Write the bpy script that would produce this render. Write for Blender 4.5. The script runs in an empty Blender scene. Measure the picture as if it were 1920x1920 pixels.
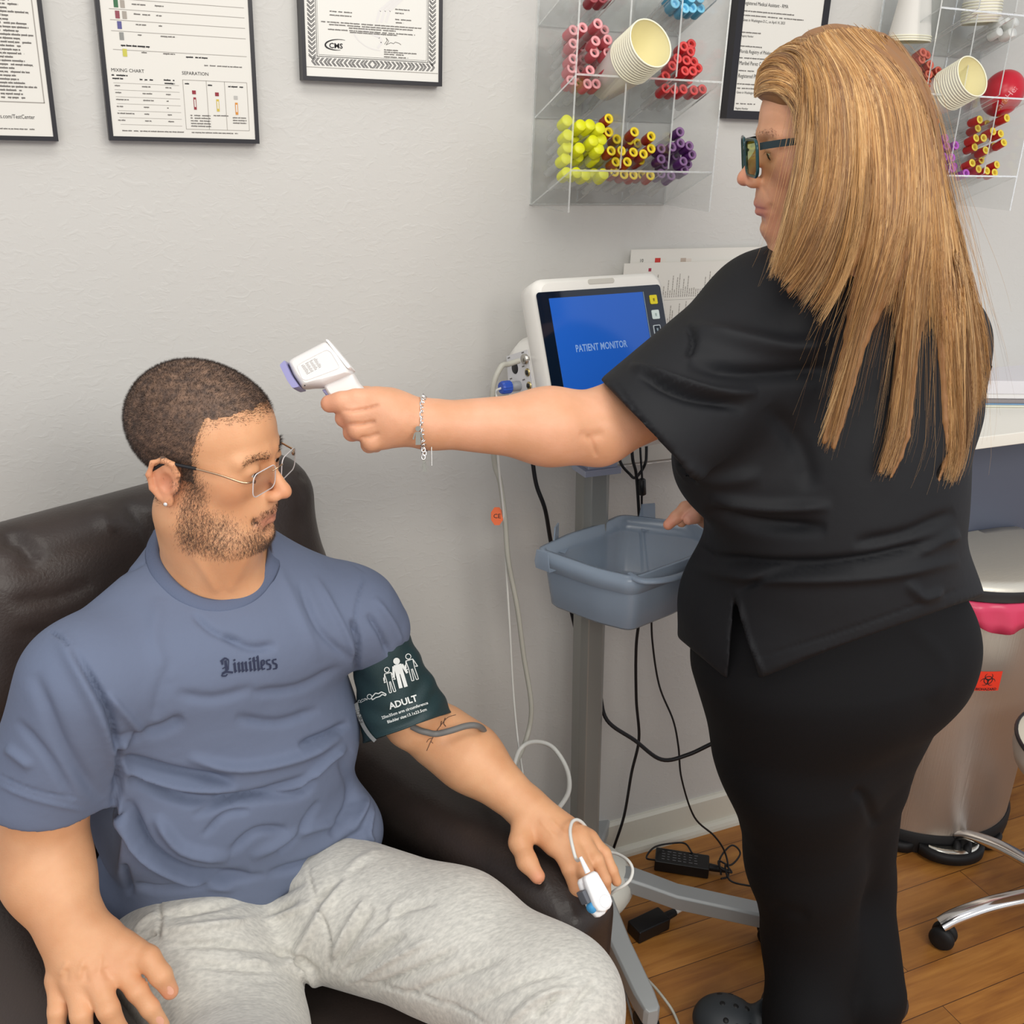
import bpy, bmesh, math, random
import numpy as np
from mathutils import Vector, Matrix

SC = bpy.context.scene
COL = SC.collection
RNG = random.Random(7)
NR = np.random.RandomState(11)

# ------------------------------------------------------------------ camera
F = 1900.0
RW = np.array([[0.9135491963760619, 0.11873599549047269, -0.3890110913271469],
               [-0.4052540936628186, 0.34708293409276825, -0.8457556127103636],
               [0.034597476355636245, 0.9302876975626635, 0.3651955837539381]])
CP = np.array([0.0, 0.0, 1.62])
WY = 1.6553                      # face of the back wall
def ray(x, y): return RW @ np.array([(x - 960) / F, -(y - 960) / F, -1.0])
def P(x, y, d): return CP + d * ray(x, y)                 # point at view depth d
def PY(x, y, Y=WY):                                        # on an upright plane parallel to the wall
    r = ray(x, y); return CP + r * (Y / r[1])
def PZ(x, y, Z=0.0):                                       # on a level plane
    r = ray(x, y); return CP + r * ((Z - CP[2]) / r[2])
def proj(p):
    c = (np.asarray(p) - CP) @ RW
    return 960 + F * c[..., 0] / -c[..., 2], 960 - F * c[..., 1] / -c[..., 2], -c[..., 2]

cam_d = bpy.data.cameras.new('camera'); cam = bpy.data.objects.new('camera', cam_d); COL.objects.link(cam)
cam_d.sensor_width = 36; cam_d.lens = 36 * F / 1920; cam_d.clip_start = 0.05; cam_d.clip_end = 60
m4 = Matrix([list(RW[0]) + [CP[0]], list(RW[1]) + [CP[1]], list(RW[2]) + [CP[2]], [0, 0, 0, 1]])
cam.matrix_world = m4
SC.camera = cam

# ------------------------------------------------------------------ light
w = bpy.data.worlds.new('world'); SC.world = w; w.use_nodes = True
w.node_tree.nodes['Background'].inputs[0].default_value = (0.93, 0.95, 1.0, 1)
w.node_tree.nodes['Background'].inputs[1].default_value = 0.78
def area(name, loc, to, sx, sy, power, col=(1.0, 0.96, 0.88)):
    l = bpy.data.lights.new(name, 'AREA'); l.shape = 'RECTANGLE'; l.size = sx; l.size_y = sy
    l.energy = power; l.color = col
    o = bpy.data.objects.new(name, l); COL.objects.link(o); o.location = loc
    o.rotation_euler = (Vector(to) - Vector(loc)).to_track_quat('-Z', 'Y').to_euler()
    return o
area('ceiling_lamp', (0.45, 0.55, 2.55), (0.50, 0.7, 0), 1.1, 0.5, 9)
area('ceiling_lamp', (1.25, -1.5, 2.5), (0.7, 1.5, 0.8), 1.3, 0.8, 30)
area('ceiling_lamp', (-0.7, -1.5, 2.5), (0.6, 1.5, 0.7), 1.3, 0.8, 26)
SC.cycles.transparent_max_bounces = 40
SC.view_settings.view_transform = 'Standard'; SC.view_settings.look = 'None'
SC.view_settings.exposure = 0.0; SC.view_settings.gamma = 1; SC.view_settings.use_curve_mapping = False

# ------------------------------------------------------------------ materials
def lin(c):
    if isinstance(c, str): c = tuple(int(c[i:i + 2], 16) for i in (0, 2, 4))
    return tuple(((v / 255) / 12.92 if v / 255 <= 0.04045 else ((v / 255 + 0.055) / 1.055) ** 2.4) for v in c[:3]) + (1,)
MC = {}
def mat(name, col, rough=0.5, metal=0.0, bump=0, bscale=100, mix=None, mscale=20, mfac=(0.4, 0.6), spec=0.5, alpha=1, trans=0, ior=1.45,
        sss=0, emit=0, coat=0, stretch=None, sheen=0, detail=4):
    if name in MC: return MC[name]
    m = bpy.data.materials.new(name); m.use_nodes = True; MC[name] = m
    nt = m.node_tree; N = nt.nodes; L = nt.links; b = N['Principled BSDF']
    b.inputs['Base Color'].default_value = lin(col); b.inputs['Roughness'].default_value = rough
    b.inputs['Metallic'].default_value = metal; b.inputs['Specular IOR Level'].default_value = spec
    b.inputs['Alpha'].default_value = alpha; b.inputs['Transmission Weight'].default_value = trans; b.inputs['IOR'].default_value = ior
    b.inputs['Coat Weight'].default_value = coat; b.inputs['Sheen Weight'].default_value = sheen
    if sss:
        b.inputs['Subsurface Weight'].default_value = sss; b.inputs['Subsurface Radius'].default_value = (0.012, 0.005, 0.003)
        b.inputs['Subsurface Scale'].default_value = 1.0
    if emit:
        b.inputs['Emission Color'].default_value = lin(col); b.inputs['Emission Strength'].default_value = emit
    co = None
    if bump or mix:
        tc = N.new('ShaderNodeTexCoord'); mp = N.new('ShaderNodeMapping'); L.new(tc.outputs['Object'], mp.inputs[0])
        if stretch: mp.inputs['Scale'].default_value = stretch
        co = mp.outputs[0]
    if mix:
        n = N.new('ShaderNodeTexNoise'); n.inputs['Scale'].default_value = mscale; n.inputs['Detail'].default_value = detail; L.new(co, n.inputs['Vector'])
        r = N.new('ShaderNodeValToRGB'); r.color_ramp.elements[0].position = mfac[0]; r.color_ramp.elements[1].position = mfac[1]
        r.color_ramp.elements[0].color = lin(col); r.color_ramp.elements[1].color = lin(mix)
        L.new(n.outputs['Fac'], r.inputs[0]); L.new(r.outputs[0], b.inputs['Base Color'])
    if bump:
        n = N.new('ShaderNodeTexNoise'); n.inputs['Scale'].default_value = bscale; n.inputs['Detail'].default_value = detail; L.new(co, n.inputs['Vector'])
        bp = N.new('ShaderNodeBump'); bp.inputs['Strength'].default_value = 1.0; bp.inputs['Distance'].default_value = bump
        L.new(n.outputs['Fac'], bp.inputs['Height']); L.new(bp.outputs[0], b.inputs['Normal'])
    return m

# ------------------------------------------------------------------ mesh builder
class MB:
    def __init__(s): s.v = []; s.f = []; s.sm = []
    def add(s, vs, fs, smooth=False):
        o = len(s.v); s.v += [tuple(float(c) for c in v) for v in vs]; s.f += [tuple(i + o for i in f) for f in fs]; s.sm += [smooth] * len(fs); return s
    def box(s, lo, hi, R=None, c=None):
        x0, y0, z0 = lo; x1, y1, z1 = hi
        vs = [(x0, y0, z0), (x1, y0, z0), (x1, y1, z0), (x0, y1, z0), (x0, y0, z1), (x1, y0, z1), (x1, y1, z1), (x0, y1, z1)]
        if R is not None: vs = [tuple(np.asarray(R) @ np.array(v) + np.asarray(c)) for v in vs]
        return s.add(vs, [(0, 3, 2, 1), (4, 5, 6, 7), (0, 1, 5, 4), (1, 2, 6, 5), (2, 3, 7, 6), (3, 0, 4, 7)])
    def hexa(s, q0, q1):                                    # two 4-point loops
        return s.add(list(q0) + list(q1), [(3, 2, 1, 0), (4, 5, 6, 7), (0, 1, 5, 4), (1, 2, 6, 5), (2, 3, 7, 6), (3, 0, 4, 7)])
    def rings(s, rings, cap=True, closed=True, smooth=True, loop=False):
        n = len(rings[0]); o = []; fs = []
        vs = [p for r in rings for p in r]; K = len(rings)
        for k in range(K if loop else K - 1):
            k2 = (k + 1) % K
            for i in range(n if closed else n - 1):
                j = (i + 1) % n; fs.append((k * n + i, k * n + j, k2 * n + j, k2 * n + i))
        s.add(vs, fs, smooth)
        if cap and not loop:
            s.add(rings[0], [tuple(range(n))[::-1]]); s.add(rings[-1], [tuple(range(n))])
        return s
    def tube(s, pts, r, n=8, cap=True, loop=False, flat=1.0, up=None):
        pts = [np.array(p, float) for p in pts]; K = len(pts)
        rs = r if hasattr(r, '__len__') else [r] * K
        rings = []; prev = None
        for i, p in enumerate(pts):
            if loop: t = pts[(i + 1) % K] - pts[i - 1]
            else: t = pts[min(i + 1, K - 1)] - pts[max(i - 1, 0)]
            t = t / (np.linalg.norm(t) + 1e-12)
            if prev is None:
                a = np.array(up, float) if up is not None else (np.array([0, 0, 1.0]) if abs(t[2]) < 0.9 else np.array([1.0, 0, 0]))
            else: a = prev
            a = a - t * (a @ t); a /= np.linalg.norm(a) + 1e-12; prev = a; b = np.cross(t, a)
            rings.append([p + rs[i] * (math.cos(q) * a * flat + math.sin(q) * b) for q in (2 * math.pi * k / n for k in range(n))])
        return s.rings(rings, cap=cap, loop=loop)
    def lathe(s, prof, c=(0, 0, 0), n=32, R=None, cap=True, smooth=True):
        rings = []
        for r, z in prof:
            rg = [np.array((r * math.cos(2 * math.pi * k / n), r * math.sin(2 * math.pi * k / n), z)) for k in range(n)]
            if R is not None: rg = [R @ p for p in rg]
            rings.append([p + np.array(c) for p in rg])
        return s.rings(rings, cap=cap, smooth=smooth)
    def build(s, name, m, parent=None, bevel=0, seg=2, smooth=None, sub=0):
        me = bpy.data.meshes.new(name); me.from_pydata(s.v, [], s.f)
        me.polygons.foreach_set('use_smooth', [bool(x) if smooth is None else smooth for x in s.sm]); me.update()
        o = bpy.data.objects.new(name, me); COL.objects.link(o)
        if m: me.materials.append(m)
        if parent is not None: setp(o, parent)
        if bevel:
            b = o.modifiers.new('bevel', 'BEVEL'); b.width = bevel; b.segments = seg; b.limit_method = 'ANGLE'; b.angle_limit = 0.6
            wn = o.modifiers.new('wn', 'WEIGHTED_NORMAL'); wn.keep_sharp = True
            me.polygons.foreach_set('use_smooth', [True] * len(me.polygons))
        if sub:
            q = o.modifiers.new('sub', 'SUBSURF'); q.levels = sub; q.render_levels = sub
        return o
def setp(o, parent):
    o.parent = parent; o.matrix_parent_inverse = parent.matrix_basis.inverted()
def tag(o, label, cat, group=None):
    o['label'] = label; o['category'] = cat
    if group: o['group'] = group
    return o
def thing(name, label, cat, loc=(0, 0, 0), group=None):
    o = bpy.data.objects.new(name, None); COL.objects.link(o); o.location = [float(c) for c in loc]; o.empty_display_size = 0.05
    return tag(o, label, cat, group)
def struct(o): o['kind'] = 'structure'; return o
def basis(z, x=None):
    z = np.array(z, float); z /= np.linalg.norm(z)
    x = np.array(x if x is not None else ([1, 0, 0] if abs(z[0]) < 0.9 else [0, 1, 0]), float)
    x = x - z * (x @ z); x /= np.linalg.norm(x); y = np.cross(z, x)
    return np.stack([x, y, z], 1)
def spline(pts, n=12):
    pts = [np.array(p, float) for p in pts]; out = []
    Pp = [2 * pts[0] - pts[1]] + pts + [2 * pts[-1] - pts[-2]]
    for i in range(1, len(Pp) - 2):
        p0, p1, p2, p3 = Pp[i - 1:i + 3]
        for k in range(n):
            t = k / n
            out.append(0.5 * ((2 * p1) + (-p0 + p2) * t + (2 * p0 - 5 * p1 + 4 * p2 - p3) * t * t + (-p0 + 3 * p1 - 3 * p2 + p3) * t ** 3))
    out.append(pts[-1]); return out
_fonts = {}
def text_mesh(txt, size, bold=False, align='CENTER', xs=1.0, offset=0.0, depth=0.0, space=1.0):
    cu = bpy.data.curves.new('t', 'FONT'); cu.body = txt; cu.size = size; cu.align_x = align; cu.align_y = 'CENTER'; cu.offset = offset
    cu.extrude = depth; cu.resolution_u = 2; cu.space_character = space
    o = bpy.data.objects.new('t', cu); COL.objects.link(o)
    bpy.context.view_layer.update()
    me = bpy.data.meshes.new_from_object(o)
    vs = [np.array((v.co.x * xs, v.co.y, v.co.z)) for v in me.vertices]; fs = [tuple(p.vertices) for p in me.polygons]
    bpy.data.objects.remove(o); bpy.data.curves.remove(cu); bpy.data.meshes.remove(me)
    return vs, fs

# frequently used materials
BLACK = mat('black_plastic', '17171a', 0.45); DARK = mat('dark_rubber', '101012', 0.6)
WHITEP = mat('white_plastic', 'f0efe9', 0.35); PAPER = mat('paper', 'dddad2', 0.6)
INK = mat('printed_ink', '716d69', 0.8); INKD = mat('dark_printed_ink', '222022', 0.7); INKL = mat('pale_printed_ink', '9b968f', 0.8)
CHROME = mat('chrome', 'e6e4e2', 0.12, 1.0); SILVER = mat('brushed_silver', 'b9b6b0', 0.3, 1.0)

# ------------------------------------------------------------------ room
def wall_mat():
    m = bpy.data.materials.new('painted_plaster'); m.use_nodes = True; nt = m.node_tree; N = nt.nodes; L = nt.links; b = N['Principled BSDF']
    b.inputs['Base Color'].default_value = lin('cbc9c4'); b.inputs['Roughness'].default_value = 0.42; b.inputs['Specular IOR Level'].default_value = 0.35
    tc = N.new('ShaderNodeTexCoord'); mp = N.new('ShaderNodeMapping'); L.new(tc.outputs['Object'], mp.inputs[0]); mp.inputs['Scale'].default_value = (1, 1, 1.6)
    n1 = N.new('ShaderNodeTexNoise'); n1.inputs['Scale'].default_value = 45; n1.inputs['Detail'].default_value = 5; n1.inputs['Distortion'].default_value = 1.2
    n2 = N.new('ShaderNodeTexNoise'); n2.inputs['Scale'].default_value = 9; n2.inputs['Detail'].default_value = 3; n2.inputs['Distortion'].default_value = 2
    n3 = N.new('ShaderNodeTexNoise'); n3.inputs['Scale'].default_value = 160
    for n in (n1, n2, n3): L.new(mp.outputs[0], n.inputs['Vector'])
    r = N.new('ShaderNodeValToRGB'); r.color_ramp.elements[0].position = 0.5; r.color_ramp.elements[1].position = 0.72; L.new(n1.outputs['Fac'], r.inputs[0])
    a = N.new('ShaderNodeMath'); a.operation = 'MULTIPLY_ADD'; a.inputs[1].default_value = 0.9; L.new(r.outputs[0], a.inputs[0]); L.new(n2.outputs['Fac'], a.inputs[2])
    a2 = N.new('ShaderNodeMath'); a2.operation = 'MULTIPLY_ADD'; a2.inputs[1].default_value = 0.3; L.new(n3.outputs['Fac'], a2.inputs[0]); L.new(a.outputs[0], a2.inputs[2])
    bp = N.new('ShaderNodeBump'); bp.inputs['Distance'].default_value = 0.0008; bp.inputs['Strength'].default_value = 0.35
    L.new(a2.outputs[0], bp.inputs['Height']); L.new(bp.outputs[0], b.inputs['Normal'])
    return m
WALLM = wall_mat()
struct(MB().box((-2.2, WY, 0), (4.2, WY + 0.1, 2.6)).build('wall_back', WALLM))
def floor_mat():
    m = bpy.data.materials.new('wood_plank_vinyl'); m.use_nodes = True; nt = m.node_tree; N = nt.nodes; L = nt.links; b = N['Principled BSDF']
    b.inputs['Roughness'].default_value = 0.38
    tc = N.new('ShaderNodeTexCoord')
    br = N.new('ShaderNodeTexBrick'); br.offset = 0.37; br.offset_frequency = 2
    br.inputs['Scale'].default_value = 1.0; br.inputs['Brick Width'].default_value = 0.92; br.inputs['Row Height'].default_value = 0.0935
    br.inputs['Mortar Size'].default_value = 0.0009; br.inputs['Mortar Smooth'].default_value = 0.1; br.inputs['Bias'].default_value = 0
    br.inputs['Color1'].default_value = (0, 0, 0, 1); br.inputs['Color2'].default_value = (1, 1, 1, 1); br.inputs['Mortar'].default_value = (0.5, 0.5, 0.5, 1)
    mp0 = N.new('ShaderNodeMapping'); mp0.inputs['Location'].default_value = (0.05, 0.012, 0); L.new(tc.outputs['Object'], mp0.inputs[0]); L.new(mp0.outputs[0], br.inputs['Vector'])
    add = N.new('ShaderNodeVectorMath'); add.operation = 'ADD'; L.new(tc.outputs['Object'], add.inputs[0]); L.new(br.outputs['Color'], add.inputs[1])
    mp = N.new('ShaderNodeMapping'); mp.inputs['Scale'].default_value = (1.6, 26, 1); L.new(add.outputs[0], mp.inputs[0])
    n = N.new('ShaderNodeTexNoise'); n.inputs['Scale'].default_value = 2.2; n.inputs['Detail'].default_value = 8; n.inputs['Roughness'].default_value = 0.62; n.inputs['Distortion'].default_value = 0.6
    L.new(mp.outputs[0], n.inputs['Vector'])
    mp2 = N.new('ShaderNodeMapping'); mp2.inputs['Scale'].default_value = (2.2, 9, 1); L.new(add.outputs[0], mp2.inputs[0])
    n2 = N.new('ShaderNodeTexNoise'); n2.inputs['Scale'].default_value = 1.4; n2.inputs['Detail'].default_value = 3; n2.inputs['Distortion'].default_value = 1.8; L.new(mp2.outputs[0], n2.inputs['Vector'])
    r = N.new('ShaderNodeValToRGB'); e = r.color_ramp.elements; e[0].position = 0.32; e[0].color = lin('855227'); e[1].position = 0.68; e[1].color = lin('b9813f')
    x = e.new(0.5); x.color = lin('a36c32')
    mx = N.new('ShaderNodeMath'); mx.operation = 'MULTIPLY_ADD'; mx.inputs[1].default_value = 0.45; L.new(n2.outputs['Fac'], mx.inputs[0])
    mm = N.new('ShaderNodeMath'); mm.operation = 'MULTIPLY'; mm.inputs[1].default_value = 0.55; L.new(n.outputs['Fac'], mm.inputs[0]); L.new(mm.outputs[0], mx.inputs[2])
    L.new(mx.outputs[0], r.inputs[0])
    hs = N.new('ShaderNodeHueSaturation'); L.new(r.outputs[0], hs.inputs['Color'])
    mr = N.new('ShaderNodeMapRange'); mr.inputs['To Min'].default_value = 0.86; mr.inputs['To Max'].default_value = 1.12; L.new(br.outputs['Color'], mr.inputs[0]); L.new(mr.outputs[0], hs.inputs['Value'])
    mixm = N.new('ShaderNodeMix'); mixm.data_type = 'RGBA'; L.new(br.outputs['Fac'], mixm.inputs[0]); L.new(hs.outputs[0], mixm.inputs[6]); mixm.inputs[7].default_value = lin('4c2c16')
    L.new(mixm.outputs[2], b.inputs['Base Color'])
    bp = N.new('ShaderNodeBump'); bp.inputs['Distance'].default_value = 0.0004; L.new(n.outputs['Fac'], bp.inputs['Height']); L.new(bp.outputs[0], b.inputs['Normal'])
    return m
struct(MB().box((-2.2, -1.2, -0.05), (4.2, WY, 0)).build('floor', floor_mat()))
bbm = mat('painted_trim', 'd9d6c8', 0.4, bump=0.001, bscale=25)
bb = MB(); prof = [(0, 0.095), (0.006, 0.0945), (0.012, 0.088), (0.012, 0.0), (0, 0)]
bb.rings([[(x, WY - y, z) for y, z in prof] for x in (-2.2, 4.2)], smooth=False); struct(bb.build('baseboard_back', bbm))
qr = MB(); pr = [(0.012, 0.022)] + [(0.012 + 0.016 * math.sin(a), 0.022 * math.cos(a)) for a in (0.4, 0.8, 1.2, 1.57)] + [(0.012, 0)]
qr.rings([[(x, WY - y, z) for y, z in pr] for x in (-2.2, 4.2)], smooth=False); struct(qr.build('trim_1', bbm))
# ------------------------------------------------------------------ printed matter on the wall
def quad_on(mb, x0, x1, z0, z1, Y): mb.add([(x0, Y, z0), (x1, Y, z0), (x1, Y, z1), (x0, Y, z1)], [(0, 1, 2, 3)])
def scribble(mb, x0, x1, z, h, Y, dens=0.82, rng=RNG):
    x = x0
    while x < x1:
        wd = h * rng.uniform(1.2, 5); e = min(x + wd, x1)
        quad_on(mb, x, e, z - h * 0.32, z + h * 0.32, Y)
        for k in range(int((e - x) / h * 0.8)):
            q = rng.uniform(x, e); s = rng.choice((-1, 1)); quad_on(mb, q, q + h * 0.18, z + (0.3 if s > 0 else -0.62) * h, z + (0.62 if s > 0 else -0.3) * h, Y)
        x = e + h * (0.35 if rng.random() < dens else 1.2)
def wall_text(parent, txt, px, py, size_px, Y, m, align='LEFT', xs=1.0, off=0.0):
    p = PY(px, py, Y); s = size_px * np.linalg.norm(PY(px, py + 1, Y) - p)
    vs, fs = text_mesh(txt, s, align=align, xs=xs, offset=off)
    return MB().add([(p[0] + v[0], Y, p[2] + v[1]) for v in vs], fs).build('printed_text', m, parent)
def picture(name, label, x0, x1, z0, z1, bw=0.006, th=0.022, group=None, mm=PAPER, frm=None, cat='framed print'):
    t = thing(name, label, cat, ((x0 + x1) / 2, WY, z0), group)
    fr = MB(); Y0 = WY - th; Y1 = WY - 0.001
    for a in ((x0, x0 + bw, z0, z1), (x1 - bw, x1, z0, z1), (x0 + bw, x1 - bw, z0, z0 + bw), (x0 + bw, x1 - bw, z1 - bw, z1)):
        fr.box((a[0], Y0, a[2]), (a[1], Y1, a[3]))
    fr.build('frame', frm or mat('black_frame', '1c1a20', 0.35), t)
    MB().box((x0 + bw * 0.7, Y0 + 0.0012, z0 + bw * 0.7), (x1 - bw * 0.7, Y1, z1 - bw * 0.7)).build('print', mm, t)
    return t, Y0 + 0.0008
def XZ(px, py, Y=WY - 0.0155): p = PY(px, py, Y); return p[0], p[2]
_w = WY - 0.022
# far left list of tests, cut by the frame
x1, z0 = XZ(110, 265, _w)
t, yp = picture('framed_poster', 'black framed text list at the left edge of the photo', 'x' and x1 - 0.222, x1, z0, z0 + 0.285)
x, z = XZ(84, 193, _w); ln = MB()
for a in ((x - 0.19, x, z - 0.0006, z + 0.0006), (x - 0.0012, x, z, z + 0.25)): quad_on(ln, *a, yp)
ln.build('printed_lines', INKL, t)
bx, bz = XZ(2, 182, _w); tx = MB(); zz = bz
while zz < z0 + 0.27:
    scribble(tx, bx, bx + RNG.uniform(0.02, 0.05), zz, 0.0028, yp); scribble(tx, bx - 0.09, bx - 0.09 + RNG.uniform(0.02, 0.06), zz, 0.0028, yp); zz += 0.0046
x, z = XZ(0, 241, _w); scribble(tx, x - 0.1, x + 0.043, z, 0.002, yp)
tx.build('printed_list', INK, t)
wall_text(t, 's.com/TestCenter', 0, 218, 11, yp, INKD, xs=0.78, off=0.0)
# tube guide
xa, za = XZ(205, 262, _w); xb, zb = XZ(487, 271, _w); z0 = (za + zb) / 2
t, yp = picture('framed_poster', 'black framed tube guide chart with small coloured tube drawings', xa, xb, z0, z0 + 0.285)
W_ = xb - xa; u = lambda px: PY(px, 150, yp)[0]
tx = MB(); ln = MB(); txd = MB()
def rowz(py): return PY(350, py + 4, yp)[2]
for k, py in enumerate((3, 22, 42, 62, 96)):
    quad_on(ln, xa + 0.017, xb - 0.012, rowz(py) - 0.0003, rowz(py) + 0.0003, yp)
for py, wds in ((11, ((260, 285), (302, 318))), (29, ((262, 292), (303, 313))), (48, ((264, 283), (306, 315))), (67, ((266, 273), (308, 338))), (99, ((270, 280), (310, 332)))):
    for a, b in wds: scribble(tx, u(a), u(b), rowz(py), 0.0022, yp)
scribble(txd, u(233), u(286), rowz(88), 0.0028, yp); scribble(txd, u(352), u(392), rowz(103), 0.0024, yp); scribble(tx, u(385), u(455), rowz(117), 0.002, yp)
for a, b, py in ((210, 240, 143), (211, 231, 149), (262, 288, 149), (307, 327, 148), (308, 327, 154)): scribble(txd, u(a), u(b), rowz(py), 0.0025, yp)
for k in range(7): quad_on(ln, u(212 + k), u(335), rowz(157 + k * 12.6) - 0.0002, rowz(157 + k * 12.6) + 0.0002, yp)
for k in range(6):
    for a, b in ((214, 214 + (10, 11, 24, 12, 32, 14)[k]), (265, 265 + (16, 18, 20, 10, 9, 12)[k]), (309, 309 + (11, 10, 4, 3, 8, 11)[k])): scribble(tx, u(a), u(b), rowz(162 + k * 12.6), 0.0021, yp)
for a in ((u(342), u(342) + 0.0006), (u(386), u(386) + 0.0006), (u(420), u(420) + 0.0006), (u(462), u(462) + 0.0006)): quad_on(ln, a[0], a[1], rowz(238), rowz(146), yp)
for py in (146, 238): quad_on(ln, u(342), u(462), rowz(py) - 0.0003, rowz(py) + 0.0003, yp)
for a, b, r in ((352, 390, (212, 217, 222, 227, 232)), (396, 424, (211,)), (432, 458, (214, 219, 224))):
    for py in r: scribble(tx, u(a), u(b), rowz(py), 0.0021, yp)
for a, b in ((220, 338), (352, 440)): scribble(tx, u(a), u(b), rowz(244), 0.002, yp)
scribble(txd, u(346), u(354), rowz(153), 0.0024, yp); scribble(txd, u(389), u(397), rowz(154), 0.0024, yp); scribble(txd, u(427), u(455), rowz(155), 0.0024, yp)
ln.build('printed_lines', INKL, t); tx.build('printed_text', INK, t); txd.build('printed_heading', INKD, t)
wall_text(t, 'MIXING CHART', 208, 131, 9, yp, INKD); wall_text(t, 'SEPARATION', 341, 137, 9, yp, INKD)
for i, (a, py, c) in enumerate(((231, 12, '3d6b4a'), (243, 12, 'a29a90'), (232, 32, '8d4a55'), (245, 32, 'a29a90'), (234, 51, '5b5a8c'), (236, 71, '8c8c88'), (239, 101, 'c3bd55'))):
    quad = MB(); quad_on(quad, u(a - 4), u(a + 4), rowz(py + 7), rowz(py - 7), yp - 0.0002); quad.build('cap_icon', mat('icon_' + c, c, 0.7), t)
for a, top, c1, c2 in ((362, 165, '8d2f3a', '8d2f3a'), (405, 167, '8d2f3a', 'c9b24a'), (440, 172, 'b5b3ae', 'd08a3c')):
    q = MB(); quad_on(q, u(a - 3.5), u(a + 3.5), rowz(top + 7), rowz(top), yp - 0.0002); q.build('cap_icon', mat('icon_' + c1, c1, 0.7), t)
    q = MB(); quad_on(q, u(a - 2), u(a + 3), rowz(top + 36), rowz(top + 13), yp - 0.0002); q.build('tube_icon', mat('icon_' + c2, c2, 0.7), t)
    q = MB(); quad_on(q, u(a - 0.8), u(a + 1.8), rowz(top + 31), rowz(top + 17), yp - 0.0003); q.build('tube_icon_fill', PAPER, t)
# certificate with a woven border
xa, za = XZ(568, 148, _w); xb, zb = XZ(829, 164, _w); z0 = (za + zb) / 2
t, yp = picture('framed_certificate', 'black framed certificate with a grey woven border and a round agency logo', xa, xb, z0, z0 + 0.285, mm=mat('certificate_paper', 'e2e0d9', 0.55), cat='framed certificate')
s = (xb - xa) / 262
ix0, ix1, iz0 = xa + 12 * s, xb - 13 * s, z0 + 25 * s; ix = 13 * s
sh = MB(); quad_on(sh, xa + 0.006, ix1 + 0.004, iz0 - 0.003, iz0 - 0.0022, yp); sh.build('paper_edge', INKL, t)
bd = MB()
def stroke(a, b, wd, mb=bd, Y=None):
    a = np.array(a); b = np.array(b); d = b - a; d = d / np.linalg.norm(d); n = np.array([-d[1], d[0]]) * wd / 2; Y = yp - 0.0001 if Y is None else Y
    q = [a - n, b - n, b + n, a + n]; mb.add([(p[0], Y, p[1]) for p in q], [(0, 1, 2, 3)])
step = 6.0 * s
xm = (ix0 + ix1) / 2; k = 0; xx = ix0 + ix * 0.6
while xx < ix1 - ix * 0.5:
    sg = 1 if xx < xm else -1
    for o in (0, 2.4 * s):
        stroke((xx + o + sg * 3 * s, iz0), (xx + o - sg * 3 * s, iz0 + ix / 2), 1.1 * s); stroke((xx + o - sg * 3 * s, iz0 + ix / 2), (xx + o + sg * 3 * s, iz0 + ix), 1.1 * s)
    xx += step * (1.35 if k % 3 else 1.0); k += 1
for sx in (ix0, ix1 - ix):
    zz = iz0 + ix
    while zz < z0 + 0.27:
        for o in (0, 2.4 * s):
            stroke((sx, zz + o + 3 * s), (sx + ix / 2, zz + o - 3 * s), 1.1 * s); stroke((sx + ix / 2, zz + o - 3 * s), (sx + ix, zz + o + 3 * s), 1.1 * s)
        zz += step * 1.2
bd.build('woven_border', mat('border_ink', '4a484a', 0.7), t)
ln = MB()
for o, wd in ((ix + 1.5 * s, 0.9 * s), (ix + 4.5 * s, 0.4 * s)):
    quad_on(ln, ix0 + o, ix1 - o, iz0 + o, iz0 + o + wd, yp); quad_on(ln, ix0 + o, ix0 + o + wd, iz0 + o, z0 + 0.27, yp); quad_on(ln, ix1 - o - wd, ix1 - o, iz0 + o, z0 + 0.27, yp)
ln.build('border_line', INKD, t)
tx = MB()
for (a, b, py) in ((618, 660, 20), (618, 659, 27), (741, 768, 11), (741, 757, 18), (741, 771, 30), (742, 757, 36), (602, 790, 40), (617, 776, 45), (654, 742, 50), (615, 778, 54), (656, 745, 58), (720, 747, 88), (720, 781, 92), (720, 757, 96), (720, 765, 101)):
    xa_, zz_ = XZ(a, py + (a - 600) * 0.045, yp); xb_, _ = XZ(b, py, yp); scribble(tx, xa_, xb_, zz_, 0.0021, yp)
tx.build('printed_text', INK, t)
sg = MB(); pts = [(721, 83), (726, 76), (724, 71), (729, 77), (724, 84), (733, 80), (738, 82), (741, 79), (748, 81), (752, 84)]
for a, b in zip(pts[:-1], pts[1:]): stroke(XZ(*a, yp), XZ(*b, yp), 0.0007, sg, yp)
sg.build('signature', INK, t)
em = MB()
def arc(mb, cx, cy, rx, ry, a0, a1, w0, w1, n=20, Y=None):
    for i in range(n):
        q0, q1 = a0 + (a1 - a0) * i / n, a0 + (a1 - a0) * (i + 1) / n
        p0, p1 = XZ(cx + rx * math.cos(q0), cy - ry * math.sin(q0), Y), XZ(cx + rx * math.cos(q1), cy - ry * math.sin(q1), Y)
        stroke(p0, p1, w0 + (w1 - w0) * i / n, mb, Y)
arc(em, 634, 84, 24, 10, 1.0, 3.3, 0.0005, 0.0026, Y=yp - 0.0001); arc(em, 634, 84, 24, 10, 3.3, 4.9, 0.0026, 0.0004, Y=yp - 0.0001)
em.build('logo_arc', INKD, t)
wall_text(t, 'CMS', 617, 85.5, 13.5, yp - 0.0001, INKD, xs=1.1, off=0.0002)
wm = MB()
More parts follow.
